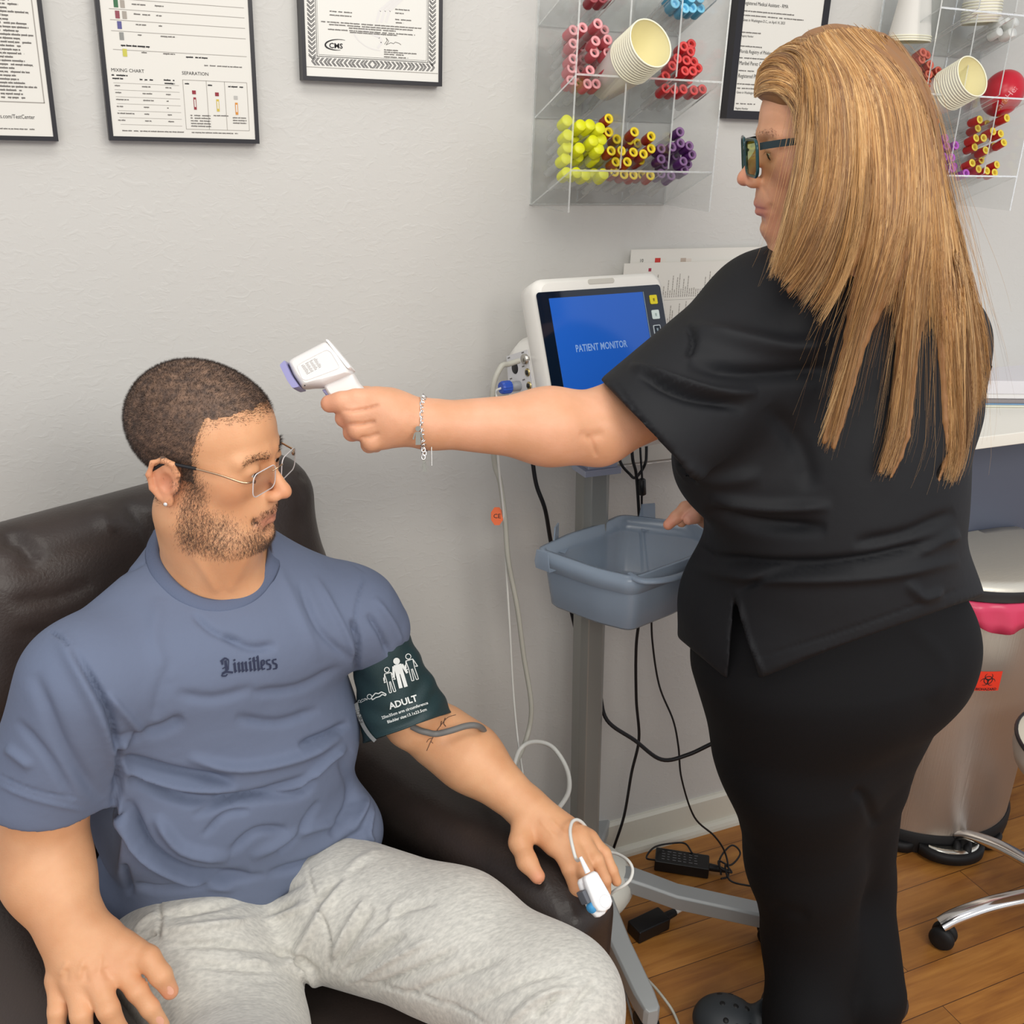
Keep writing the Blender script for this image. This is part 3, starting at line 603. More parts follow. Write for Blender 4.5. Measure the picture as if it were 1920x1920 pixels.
def cart_leg(tip, wheel=True):
    tip = np.array(tip, float); d = tip - HC; d[2] = 0; L_ = np.linalg.norm(d); d /= L_; s = np.array([-d[1], d[0], 0])
    zc = [(0.05, 0.120, 0.024), (0.10, 0.122, 0.024), (0.14, 0.113, 0.023), (0.20, 0.098, 0.022), (L_ - 0.02, 0.086, 0.021), (L_ + 0.015, 0.082, 0.017), (L_ + 0.022, 0.078, 0.010)]
    rings = []
    for r, zt, hw in zc:
        th = 0.036; c = HC + d * r
        rings.append([c + s * a + np.array([0, 0, b]) for a, b in ((-hw, zt - th), (-hw, zt - 0.006), (-hw * 0.8, zt), (hw * 0.8, zt), (hw, zt - 0.006), (hw, zt - th))])
    lg = MB().rings(rings, smooth=False).build('leg', LEGM, cart, bevel=0.0015)
    if wheel:
        c = HC + d * L_
        wb = MB().box((c[0] - .014, c[1] - .014, 0.036), (c[0] + .014, c[1] + .014, 0.052)).build('caster_fork', LG, lg, bevel=.002)
        for o_ in (-0.011, 0.011): MB().lathe([(0.008, -0.007), (0.0245, -0.006), (0.026, 0), (0.0245, 0.006), (0.008, 0.007)], c=c + s * o_ + np.array([0, 0, 0.026]), R=basis(s), n=26).build('caster_wheel', DARK, lg)
tipR = PZ(1440, 1765, 0.0); cart_leg(tipR)
tipL = PZ(1212, 1915, 0.03); cart_leg(tipL)
aR = math.atan2(tipR[1] - HC[1], tipR[0] - HC[0])
for k in (1,): cart_leg(HC + 0.2 * np.array([math.cos(aR + 1.5), math.sin(aR + 1.5), 0]))
cart_leg(HC + 0.3 * np.array([math.cos(aR - 2.9), math.sin(aR - 2.9), 0]))
# basket
BK = mat('smoky_blue_plastic', '96a5b6', 0.2, alpha=0.62)
ZR, ZB = 0.925, 0.815
rim_px = [(1015, 1030), (1072, 1003), (1130, 985), (1166, 968), (1300, 984), (1345, 1010), (1318, 1032), (1290, 1046), (1190, 1082), (1120, 1066)]
rim = [PZ(x, y, ZR) for x, y in rim_px]; cen = sum(rim) / len(rim)
def soften(pts, n=6):
    out = []; K = len(pts)
    for i in range(K):
        a, b, c = pts[i - 1], pts[i], pts[(i + 1) % K]
        p0 = b + (a - b) * min(0.45, 0.018 / np.linalg.norm(a - b)); p1 = b + (c - b) * min(0.45, 0.018 / np.linalg.norm(c - b))
        for k in range(n): t_ = k / (n - 1); out.append((1 - t_) ** 2 * p0 + 2 * t_ * (1 - t_) * b + t_ * t_ * p1)
    return out
rims = soften(rim)
def scl(pts, s, z): return [np.array([cen[0] + (p[0] - cen[0]) * s, cen[1] + (p[1] - cen[1]) * s, z]) for p in pts]
bk = MB(); bk.rings([scl(rims, 1.05, ZR - .03), scl(rims, 1.05, ZR), scl(rims, 1.0, ZR), scl(rims, 0.985, ZR - 0.03), scl(rims, 0.90, ZB + 0.006), scl(rims, 0.86, ZB)], cap=False)
n_ = len(rims); bk.add(scl(rims, 0.86, ZB), [tuple(range(n_))])
bask = bk.build('basket', BK, cart); sol = bask.modifiers.new('sol', 'SOLIDIFY'); sol.thickness = 0.0022
# grip bar in front of the basket
g0, g1, g2 = PZ(1180, 1078, ZR - .002), PZ(1240, 1068, ZR - .002), PZ(1330, 1035, ZR - .002)
out_ = np.array([0.25, -0.97, 0]); gp = spline([g0, g0 + out_ * 0.03 + np.array([.005, 0, 0]), g1 + out_ * 0.035, g2 + out_ * 0.03, g2], 6)
MB().tube(gp, 0.008, n=10, flat=0.6).build('handle', BK, bask)
def hook(px, py, hh=0.05, wd=0.022, dirv=(0, -1, 0)):
    c = PZ(px, py, ZR); d = np.array(dirv, float); d /= np.linalg.norm(d); s = np.array([-d[1], d[0], 0])
    pts = [(0, -0.02), (0.016, -0.018), (0.02, -0.004), (0.02, hh * 0.5)]
    rings = []
    for i, (a, b) in enumerate(pts):
        wv = wd * (1 if i < 3 else 0.8); rings.append([c + d * (a - 0.0013) - s * wv / 2 + np.array([0, 0, b]), c + d * (a + 0.0013) - s * wv / 2 + np.array([0, 0, b]), c + d * (a + 0.0013) + s * wv / 2 + np.array([0, 0, b]), c + d * (a - 0.0013) + s * wv / 2 + np.array([0, 0, b])])
    MB().rings(rings, smooth=False).build('cable_hook', BK, bask, bevel=0.0006)
hook(1030, 1045, 0.035, 0.03, (-0.9, -0.45, 0)); hook(1063, 1012, 0.05, 0.03, (-0.75, 0.65, 0)); hook(1222, 975, 0.05, 0.034, (0.1, 1, 0))

# ------------------------------------------------------------------ cables (each a thing of its own)
def cable(label, pts, r, m, name='cable', n=8, cat='cable', parts=()):
    pp = [P(*q) for q in pts]; o = MB().tube(spline(pp, 8), r, n=8).build(name, m); tag(o, label, cat); return o
GH = mat('grey_hose', 'b5b3a8', 0.45); WC = mat('white_cable', 'd9d8d2', 0.4); BC = mat('black_cable', '18171a', 0.45); DGH = mat('dark_grey_hose', '6e6c69', 0.5)
c0 = side(985, 675) - mh * 0.012; 
hose = [c0, c0 - mh * 0.02 + np.array([0, 0, -0.004])] + [P(*q) for q in ((938, 690, 1.66), (923, 740, 1.67), (926, 860, 1.74), (938, 905, 1.76), (947, 975, 1.79), (953, 1050, 1.82), (970, 1140, 1.86), (982, 1230, 1.90), (996, 1320, 1.93), (990, 1375, 1.94), (970, 1425, 1.90), (945, 1470, 1.8), (920, 1400, 1.68))]
o = MB().tube(spline(hose, 8), 0.0046, n=10).build('air_hose', GH); tag(o, 'thick pale grey air hose hanging from the side of the monitor', 'hose')
tg = MB(); c = P(932, 968, 1.785); a = P(932, 969, 1.785) - c; rt_ = RW @ np.array([1, 0, 0]); up_ = RW @ np.array([0, 1, 0]); oc = [(14 * math.cos(q + .39), 18 * math.sin(q + .39)) for q in np.arange(8) * math.pi / 4]; pxm = 1.785 / F
tg.rings([[c + rt_ * x * pxm * .86 + up_ * y * pxm + d_ for x, y in oc] for d_ in (0, np.array([0, 0.0008, 0]))], smooth=False)
tgo = tg.build('orange_tag', mat('orange_tag', 'e0632a', 0.5), o)
vs, fs = text_mesh('CE', 0.011); fwd = RW @ np.array([0, 0, 1])
MB().add([c + rt_ * v[0] + up_ * v[1] + fwd * 0.0006 for v in vs], fs).build('printed_text', INKD, tgo)
k0 = side(975, 723) - mh * 0.036
wcb = [k0, k0 - mh * 0.012 + np.array([0, 0, -.006])] + [P(*q) for q in ((933, 760, 1.66), (934, 860, 1.72), (944, 960, 1.78), (950, 1080, 1.84), (956, 1180, 1.88), (962, 1290, 1.92), (970, 1380, 1.93), (980, 1450, 1.9), (986, 1490, 1.85))]
o = MB().tube(spline(wcb, 8), 0.0021, n=8).build('sensor_cable', WC); tag(o, 'thin white sensor cable running down from the blue plug of the monitor', 'cable')
cable('white cable looping behind the seated man\'s wrist', [(962, 1440, 1.85), (975, 1405, 1.88), (1000, 1391, 1.88), (1035, 1400, 1.86), (1062, 1440, 1.82), (1067, 1480, 1.76), (1050, 1512, 1.68), (1025, 1535, 1.60)], 0.0042, WC)
cable('thick black cable curving from behind the basket across the wall', [(998, 862, 1.84), (1006, 910, 1.86), (1022, 955, 1.88), (1032, 1012, 1.93), (1045, 1080, 1.98), (1068, 1135, 2.0), (1090, 1220, 2.03), (1122, 1290, 2.05), (1138, 1350, 2.06), (1190, 1388, 2.07), (1240, 1424, 2.08), (1290, 1415, 2.08), (1350, 1388, 2.07), (1420, 1370, 2.05)], 0.0042, BC)
cable('black power cable hanging straight down behind the basket to the floor', [(1182, 790, 1.88), (1186, 858, 1.90), (1193, 890, 1.92), (1198, 960, 1.95), (1204, 1060, 2.0), (1203, 1130, 2.04), (1193, 1210, 2.08), (1193, 1310, 2.13), (1198, 1385, 2.17), (1184, 1450, 2.2), (1170, 1530, 2.28), (1150, 1592, 2.33)], 0.0032, BC)
fc = cable('thin black adapter cable with a ferrite bead, trailing to the floor', [(1198, 780, 1.88), (1201, 850, 1.90), (1204, 900, 1.92), (1204, 960, 1.95), (1214, 1060, 2.0), (1221, 1130, 2.04), (1223, 1200, 2.08), (1236, 1285, 2.12), (1262, 1350, 2.15), (1272, 1400, 2.17), (1278, 1460, 2.2), (1302, 1532, 2.26), (1340, 1568, 2.30), (1360, 1600, 2.32), (1366, 1640, 2.31), (1352, 1648, 2.30)], 0.0022, BC)
MB().lathe([(0.0045, -0.017), (0.0075, -0.015), (0.0075, 0.015), (0.0045, 0.017)], c=P(1204, 913, 1.925), R=basis(P(1206, 960, 1.95) - P(1204, 900, 1.92)), n=12).build('ferrite_bead', BLACK, fc)
cable('black cable loop hanging behind the standing woman\'s arm', [(1156, 790, 1.90), (1160, 850, 1.92), (1166, 872, 1.92), (1180, 888, 1.93), (1190, 896, 1.93), (1202, 884, 1.93), (1210, 868, 1.92), (1212, 850, 1.92), (1212, 780, 1.90)], 0.003, BC)
cable('tangle of thin black cable on the floor behind the adapter', [(1352, 1640, 2.31), (1350, 1610, 2.34), (1372, 1585, 2.38), (1388, 1600, 2.37), (1370, 1622, 2.34), (1348, 1614, 2.33), (1352, 1628, 2.31), (1372, 1636, 2.31), (1360, 1622, 2.32), (1368, 1650, 2.29), (1400, 1660, 2.29), (1430, 1662, 2.29)], 0.0022, BC)
cable('thin black lead looping from the front end of the adapter', [(1230, 1613, 2.29), (1212, 1608, 2.32), (1228, 1588, 2.36), (1262, 1581, 2.39), (1285, 1582, 2.39), (1298, 1600, 2.36)], 0.0022, BC)
cable('pale grey cable curving over the floor beside the chair', [(1150, 1798, 2.02), (1180, 1812, 2.02), (1215, 1838, 2.01), (1245, 1872, 1.98), (1266, 1905, 1.96), (1285, 1960, 1.93)], 0.0028, GH)
cable('grey cable lying close along the chair base', [(1152, 1805, 2.0), (1165, 1840, 1.98), (1178, 1880, 1.96), (1192, 1930, 1.93)], 0.0026, mat('mid_grey_cable', '8a8580', 0.5))
def adapter(label, pa, pb_, wd, ht, text=False):
    a = PZ(*pa, ht); b = PZ(*pb_, ht); d = b - a; L_ = np.linalg.norm(d); d /= L_; s = np.array([-d[1], d[0], 0])
    if s[1] < 0: s = -s
    t = thing('power_adapter', label, 'power adapter', ((a + b) / 2 + s * wd / 2) * np.array([1, 1, 0]))
    z0_ = np.array([0, 0, -ht + 0.001]); bx = MB(); bx.hexa([a + z0_, b + z0_, b + s * wd + z0_, a + s * wd + z0_], [a, b, b + s * wd, a + s * wd]); bx.build('case', mat('adapter_black', '141416', 0.4), t, bevel=0.003)
    if text:
        tx_ = MB()
        for k in range(7):
            for j in range(4):
                x = L_ * (0.12 + 0.1 * k); y = wd * (0.2 + 0.18 * j); l = RNG.uniform(.004, .009); q = a + d * x + s * y + np.array([0, 0, 0.0006]); tx_.add([q, q + d * l, q + d * l + s * .0022, q + s * .0022], [(0, 1, 2, 3)])
        tx_.build('printed_text', mat('grey_ink', '77777a', 0.5), t)
    return t, a, b, d, s
t, a, b, d, s = adapter('black power adapter with small grey print lying behind the stand leg', (1228, 1614), (1330, 1630), 0.05, 0.03, True)
MB().tube([b + s * .025 - [0, 0, .014], b + s * .025 + d * .02 - np.array([0, 0, .015]), b + s * .025 + d * .045 - np.array([0, 0, .018])], [0.009, 0.008, 0.004], n=8).build('plug', BLACK, t)
t, a, b, d, s = adapter('black power adapter under the stand leg with a white tipped plug', (1200, 1750), (1258, 1722), 0.042, 0.032)
q = MB().tube([b + s * .02 - np.array([0, 0, .014]), b + s * .02 + d * .03 - np.array([0, 0, .013])], [0.010, 0.008], n=8).build('plug', BLACK, t)
MB().tube([b + s * .02 + d * .03 - np.array([0, 0, .013]), b + s * .02 + d * .062 - np.array([0, 0, .012])], [0.006, 0.005], n=8).build('white_tip', WHITEP, t)

# ------------------------------------------------------------------ counter with papers
CZ, CY = 1.052, 1.385
ct = thing('wall_counter', 'white topped counter on a dark grey panel at the right edge', 'counter', (2.4, WY, 0))
MB().box((1.60, CY, CZ - 0.026), (3.6, WY - 0.001, CZ)).build('worktop', mat('white_laminate', 'eeeade', 0.3), ct, bevel=0.002)
MB().box((1.63, WY - 0.055, 0.0), (3.6, WY - 0.015, CZ - 0.0265)).build('front_panel', mat('slate_laminate', '565c6c', 0.45), ct)
def flat_item(name, label, cat, px, py, z, w_, d_, h, rot, m, parts=None, bev=0.001):
    c = PZ(px, py, z); R = np.array([[math.cos(rot), -math.sin(rot), 0], [math.sin(rot), math.cos(rot), 0], [0, 0, 1]])
    t = thing(name, label, cat, c); mb = MB(); mb.box((0, 0, 0), (w_, d_, h), R, c); mb.build('body', m, t, bevel=bev); return t, c, R
rot = -0.32; zc_ = CZ + 0.0005
for i, (nm, lb, cat_, h, c, dx) in enumerate((('clipboard', 'cream backed clipboard at the bottom of the pile on the counter', 'clipboard', 0.005, 'dcdccb', 0), ('folder', 'blue folder in the pile on the counter', 'folder', 0.003, '7fa9cf', -0.004),
        ('spiral_notebook', 'grey spiral notebook in the pile on the counter', 'notebook', 0.009, '8d8788', -0.01), ('paper_stack', 'loose white papers above the notebook on the counter', 'papers', 0.012, 'ebe9e8', -0.004),
        ('folded_chart', 'thick white folded chart near the top of the counter pile', 'papers', 0.030, 'dcd9dc', -0.03))):
    c_ = PZ(1852, 764, CZ); R = np.array([[math.cos(rot), -math.sin(rot), 0], [math.sin(rot), math.cos(rot), 0], [0, 0, 1]])
    t = thing(nm, lb, cat_, (c_[0], c_[1], zc_)); MB().box((-0.05, 0.0, 0), (0.30, 0.20, h - 0.0006), R, (c_[0] + dx, c_[1] + 0.004 * i, zc_)).build('sheets' if i > 1 else 'cover', mat('pile_' + c, c, 0.5), t, bevel=0.0008)
    zc_ += h
p = PZ(1905, 655, zc_)
t = thing('box', 'small grey box under the pink case on the counter pile', 'box', (p[0], p[1], zc_)); MB().box((0, 0, 0), (0.10, 0.06, 0.016), R, (p[0] - .005, p[1] - 0.01, zc_)).build('body', mat('grey_card', '9a9896', 0.5), t, bevel=.002)
t = thing('pink_case', 'small pink case on top of the counter pile, cut by the right edge', 'case', (p[0], p[1], zc_ + .0165)); MB().box((0, 0, 0), (0.11, 0.055, 0.014), R, (p[0], p[1] - 0.008, zc_ + .0165)).build('body', mat('pink_plastic', 'd977a6', 0.4), t, bevel=.003)

# ------------------------------------------------------------------ pedal bin
BCX, BR = 1.885, 0.235
BCY = 1.335 + BR
def dring(r, z, back=0.0, n=40, cy=BCY):
    out = []
    for k in range(n + 1):
        a = math.pi + math.pi * k / n; out.append(np.array([BCX + r * math.cos(a), min(cy + r * math.sin(a) , 9), z]))
    yb = min(cy + 0.035, WY - 0.06)
    out += [np.array([BCX + r, yb, z]), np.array([BCX - r, yb, z])]
    return out
STEEL = mat('brushed_steel', 'bdb4ab', 0.36, 0.8, bump=0.0006, bscale=10, stretch=(30, 30, 0.6))
bn = thing('pedal_bin', 'brushed steel half round pedal bin with a red biohazard sticker', 'waste bin', (BCX, BCY, 0))
MB().rings([dring(BR, 0.055), dring(BR, 0.655)], smooth=True).build('body', STEEL, bn)
MB().rings([dring(BR + .006, 0.004), dring(BR + .008, 0.02), dring(BR + .008, 0.045), dring(BR + .002, 0.056)], smooth=True).build('base_ring', DARK, bn)
MB().rings([dring(BR + .003, 0.676), dring(BR + .005, 0.69), dring(BR + .003, 0.702)], smooth=True).build('lid_rim', mat('lid_rim', '2b2b2d', 0.3), bn)
LID = mat('lid_steel', 'd8d3c6', 0.42, 0.55, bump=0.0004, bscale=8, stretch=(4, 40, 1))
MB().rings([dring(BR + .004, 0.702), dring(BR + .001, 0.712), dring(BR - .02, 0.719), dring(BR - .08, 0.724), dring(BR - 0.15, 0.726)], smooth=True).build('lid', LID, bn)
pc = PZ(1788, 1590, 0.03); pd = MB(); th0 = math.atan2(pc[1] - BCY, pc[0] - BCX)
def arcpad(r0, r1, da, z0_, z1_, n=14):
    m_ = MB(); rings = []
    for k in range(n + 1):
        a = th0 - da + 2 * da * k / n; e = math.sin(math.pi * k / n) ** 0.45; ra, rb = r0, r0 + (r1 - r0) * max(e, 0.25); dr = np.array([math.cos(a), math.sin(a), 0])
        c = np.array([BCX, BCY, 0]); rings.append([c + dr * ra + [0, 0, z0_], c + dr * rb + [0, 0, z0_], c + dr * rb + [0, 0, z1_ - .004], c + dr * (rb - .006) + [0, 0, z1_], c + dr * ra + [0, 0, z1_]])
    return m_.rings(rings, smooth=True)
pedal = arcpad(BR + 0.006, BR + 0.052, 0.33, 0.012, 0.036).build('pedal', DARK, bn)
arcpad(BR + 0.014, BR + 0.042, 0.25, 0.034, 0.0385).build('pedal_plate', mat('pedal_metal', 'e0ddd2', 0.25, 1.0), pedal)
for sg in (-1, 1):
    th_s = th0; th0 = th_s + sg * 0.52; arcpad(BR + 0.006, BR + 0.022, 0.14, 0.006, 0.03).build('foot', DARK, bn); th0 = th_s
# liner
ln_m = mat('pink_liner', 'dd4468', 0.3, alpha=1.0); rings = []
for r, z in ((-.002, 0.674), (.005, 0.672), (.006, 0.655), (.005, 0.632), (.004, 0.612)):
    base = dring(BR + r, z, n=90); rg = []
    for i, q in enumerate(base):
        o_ = 0.0045 * math.sin(i * 0.9 + z * 60) + 0.003 * math.sin(i * 0.37 - z * 90); v = q - np.array([BCX, BCY, q[2]]); v /= np.linalg.norm(v) + 1e-9
        rg.append(q + v * (max(o_, -0.001) + 0.002) * (0.3 if z > .67 else 1) + np.array([0, 0, (0.012 * math.sin(i * 0.31) * (0.64 - z) * 30 if z < 0.64 else 0)]))
    rings.append(rg)
lo = MB().rings(rings, cap=False).build('bin_liner', ln_m); tag(lo, 'bright pink plastic liner folded over the rim of the pedal bin', 'bin liner'); lo.modifiers.new('s', 'SOLIDIFY').thickness = 0.0008
# biohazard sticker wrapped on the steel
def onbin(u, v, o_=0.0008): a = -math.pi / 2 + u / BR; return np.array([BCX + (BR + o_) * math.cos(a), BCY + (BR + o_) * math.sin(a), v])
r_ = ray(1852, 1277); A2 = r_[0] ** 2 + r_[1] ** 2; B2 = -2 * (r_[0] * BCX + r_[1] * BCY); C2 = BCX ** 2 + BCY ** 2 - BR ** 2; ts = (-B2 - math.sqrt(B2 * B2 - 4 * A2 * C2)) / (2 * A2); hp = CP + r_ * ts
su = (math.atan2(hp[1] - BCY, hp[0] - BCX) + math.pi / 2) * BR; sv = hp[2]; SS = 0.030
def wrapped(mb, poly, o_): mb.add([onbin(su + x, sv + y, o_) for x, y in poly], [tuple(range(len(poly)))])
sm_ = MB(); N_ = 10; g = [(x, y) for y in np.linspace(-SS * 0.82, SS * 0.82, 2) for x in np.linspace(-SS, SS, N_)]
sm_.add([onbin(su + x, sv + y, 0.0008) for x, y in g], [(i, i + 1, i + 1 + N_, i + N_) for i in range(N_ - 1)]); st = sm_.build('biohazard_sticker', mat('red_orange_sticker', 'f0402a', 0.45), bn)
bh = MB()
def arcw(cx, cy, r, a0, a1, w0, w1, n=18):
    for i in range(n):
        q0, q1 = a0 + (a1 - a0) * i / n, a0 + (a1 - a0) * (i + 1) / n; ww0 = (w0 + (w1 - w0) * i / n) / 2; ww1 = (w0 + (w1 - w0) * (i + 1) / n) / 2
        wrapped(bh, [(cx + (r - ww0) * math.cos(q0), cy + (r - ww0) * math.sin(q0)), (cx + (r + ww0) * math.cos(q0), cy + (r + ww0) * math.sin(q0)), (cx + (r + ww1) * math.cos(q1), cy + (r + ww1) * math.sin(q1)), (cx + (r - ww1) * math.cos(q1), cy + (r - ww1) * math.sin(q1))], 0.0013)
cy0 = 0.003; arcw(0, cy0, 0.0095, 0, 2 * math.pi, 0.0018, 0.0018, 28)
for k in range(3):
    a = math.pi / 2 + k * 2 * math.pi / 3; cx, cy = 0.0095 * math.cos(a), cy0 + 0.0095 * math.sin(a)
    arcw(cx, cy, 0.0085, a + math.radians(190), a + math.radians(35), 0.0036, 0.0006); arcw(cx, cy, 0.0085, a + math.radians(170), a + math.radians(325), 0.0036, 0.0006)
bh.build('biohazard_symbol', INKD, st)
vs, fs = text_mesh('BIOHAZARD', 0.0085, xs=1.0, offset=0.0002); MB().add([onbin(su + v[0], sv - 0.0205 + v[1], 0.0013) for v in vs], fs).build('printed_text', INKD, st)

# ------------------------------------------------------------------ stool
sc0 = PZ(1885, 1372, 0.50); SCX, SCY = 1.83, 1.06
st = thing('rolling_stool', 'white padded rolling stool with black piping, cut by the right edge', 'stool', (SCX, SCY, 0))
SR = 0.176; STM = mat('cream_vinyl', 'efe9d6', 0.35); SZ = 0.475
MB().lathe([(0.0001, SZ + 0.022), (SR * 0.6, SZ + 0.020), (SR * 0.9, SZ + 0.008), (SR, SZ)], c=(SCX, SCY, 0), n=60, cap=False).build('seat', STM, st)
MB().lathe([(SR + .001, SZ - 0.002), (SR + .003, SZ - .03), (SR - .004, SZ - 0.055), (SR * 0.8, SZ - 0.062)], c=(SCX, SCY, 0), n=60).build('seat_side', mat('seat_side_vinyl', 'c9bdb0', 0.4), st)
MB().tube([(SCX + (SR + .001) * math.cos(a), SCY + (SR + .001) * math.sin(a), SZ - 0.001) for a in np.linspace(0, 2 * math.pi, 60, endpoint=False)], 0.0042, n=8, loop=True).build('piping', mat('black_piping', '241f20', 0.4), st)
MB().lathe([(0.025, 0.09), (0.025, 0.25), (0.014, 0.25), (0.014, SZ - 0.06)], c=(SCX, SCY, 0), n=20).build('gas_lift', CHROME, st)
cp = PZ(1764, 1772, 0.0); a0 = math.atan2(cp[1] - SCY, cp[0] - SCX); LR = float(np.hypot(cp[0] - SCX, cp[1] - SCY))
for k in range(5):
    a = a0 + k * 2 * math.pi / 5; d = np.array([math.cos(a), math.sin(a), 0]); s = np.array([-d[1], d[0], 0]); c = np.array([SCX, SCY, 0])
    lg = MB().tube(spline([c + d * 0.02 + [0, 0, 0.125], c + d * 0.08 + [0, 0, 0.122], c + d * (LR * .65) + [0, 0, 0.105], c + d * (LR - 0.02) + [0, 0, 0.078], c + d * (LR + 0.012) + [0, 0, 0.058]], 5), 0.019, n=14, flat=0.62).build('leg', CHROME, st)
    w_ = c + d * LR + np.array([0, 0, 0.0265])
    cs = MB().tube([w_ + [0, 0, 0.01], w_ + [0, 0, 0.04]], 0.011, n=10).build('caster_stem', DARK, lg)
    tw = s * 0.7 + d * 0.7
    for o_ in (-0.012, 0.012):
        wl = MB().lathe([(0.006, -0.009), (0.023, -0.008), (0.026, -0.002), (0.026, 0.003), (0.022, 0.009), (0.006, 0.009)], c=w_ + tw * o_, R=basis(tw), n=28).build('caster_wheel', DARK, lg)
# ------------------------------------------------------------------ implicit surfaces -> one continuous skin
class Prim: pass
def _mk(op, k, lo, hi, ev):
    p = Prim(); p.op = op; p.k = k; p.lo = np.array(lo, float); p.hi = np.array(hi, float); p.ev = ev; return p
def rc(a, b, ra, rb, k=0.01, op='u', flat=None, fs=1.0):
    """tapered limb; flat/fs squeeze it along one direction"""
    a = np.array(a, float); b = np.array(b, float); ab = b - a; L2 = max(ab @ ab, 1e-12); R_ = max(ra, rb)
    fl = None if flat is None else np.array(flat, float) / np.linalg.norm(flat)
    def ev(p):
        q = p - a; t = np.clip(q @ ab / L2, 0, 1); q = q - t[:, None] * ab
        if fl is not None: q = q + ((fs - 1) * (q @ fl))[:, None] * fl
        return np.sqrt((q * q).sum(1)) - (ra + (rb - ra) * t)
    return _mk(op, k, np.minimum(a, b) - R_, np.maximum(a, b) + R_, ev)
def el(c, r, R=None, k=0.01, op='u'):
    c = np.array(c, float); r = np.array(r, float); R = np.eye(3) if R is None else np.asarray(R); iv = 1 / r
    e = np.sqrt(((R * r) ** 2).sum(1))
    def ev(p):
        q = (p - c) @ R; a = q * iv; k0 = np.sqrt((a * a).sum(1)) + 1e-9; a = a * iv; k1 = np.sqrt((a * a).sum(1)) + 1e-9
        return k0 * (k0 - 1) / k1
    return _mk(op, k, c - e, c + e, ev)
def ecap(a, b, wa, wb, ta, tb, lat, k=0.01, op='u', cap=True):
    """elliptic tapered trunk: w across lat, t through"""
    a = np.array(a, float); b = np.array(b, float); ax = b - a; L = np.linalg.norm(ax); ax /= L
    x = np.array(lat, float); x -= ax * (x @ ax); x /= np.linalg.norm(x); y = np.cross(ax, x); R_ = max(wa, wb, ta, tb)
    def ev(p):
        q = p - a; s = q @ ax; t = np.clip(s / L, 0, 1); o = s - t * L; w = wa + (wb - wa) * t; h = ta + (tb - ta) * t
        u = (q @ x) / w; v = (q @ y) / h; m = np.minimum(w, h)
        if cap: z = o / m; return (np.sqrt(u * u + v * v + z * z) - 1) * m
        return np.maximum((np.sqrt(u * u + v * v) - 1) * m, np.abs(o) - 1e-5)
    return _mk(op, k, np.minimum(a, b) - R_, np.maximum(a, b) + R_, ev)
def half(c, n, op='s', k=0.003, lo=None, hi=None):
    """cuts away everything on the side n points to (inside lo..hi)"""
    c = np.array(c, float); n = np.array(n, float) / np.linalg.norm(n); lo = np.array(lo if lo is not None else c - 9); hi = np.array(hi if hi is not None else c + 9)
    def ev(p):
        d = -(p - c) @ n; m = np.maximum(np.maximum(lo - p, p - hi).max(1), d); return m
    return _mk(op, k, lo, hi, ev)
def evalf(prims, pts, marg=0.03):
    f = np.full(len(pts), 0.5); lo = pts.min(0); hi = pts.max(0)
    for p in prims:
        g = marg + p.k
        if (p.lo - g > hi).any() or (p.hi + g < lo).any(): continue
        d = p.ev(pts); k = p.k
        if p.op == 'u': h = np.clip(0.5 + 0.5 * (d - f) / k, 0, 1); f = d * (1 - h) + f * h - k * h * (1 - h)
        else: d = -d; h = np.clip(0.5 - 0.5 * (d - f) / k, 0, 1); f = d * (1 - h) + f * h + k * h * (1 - h)
    return f
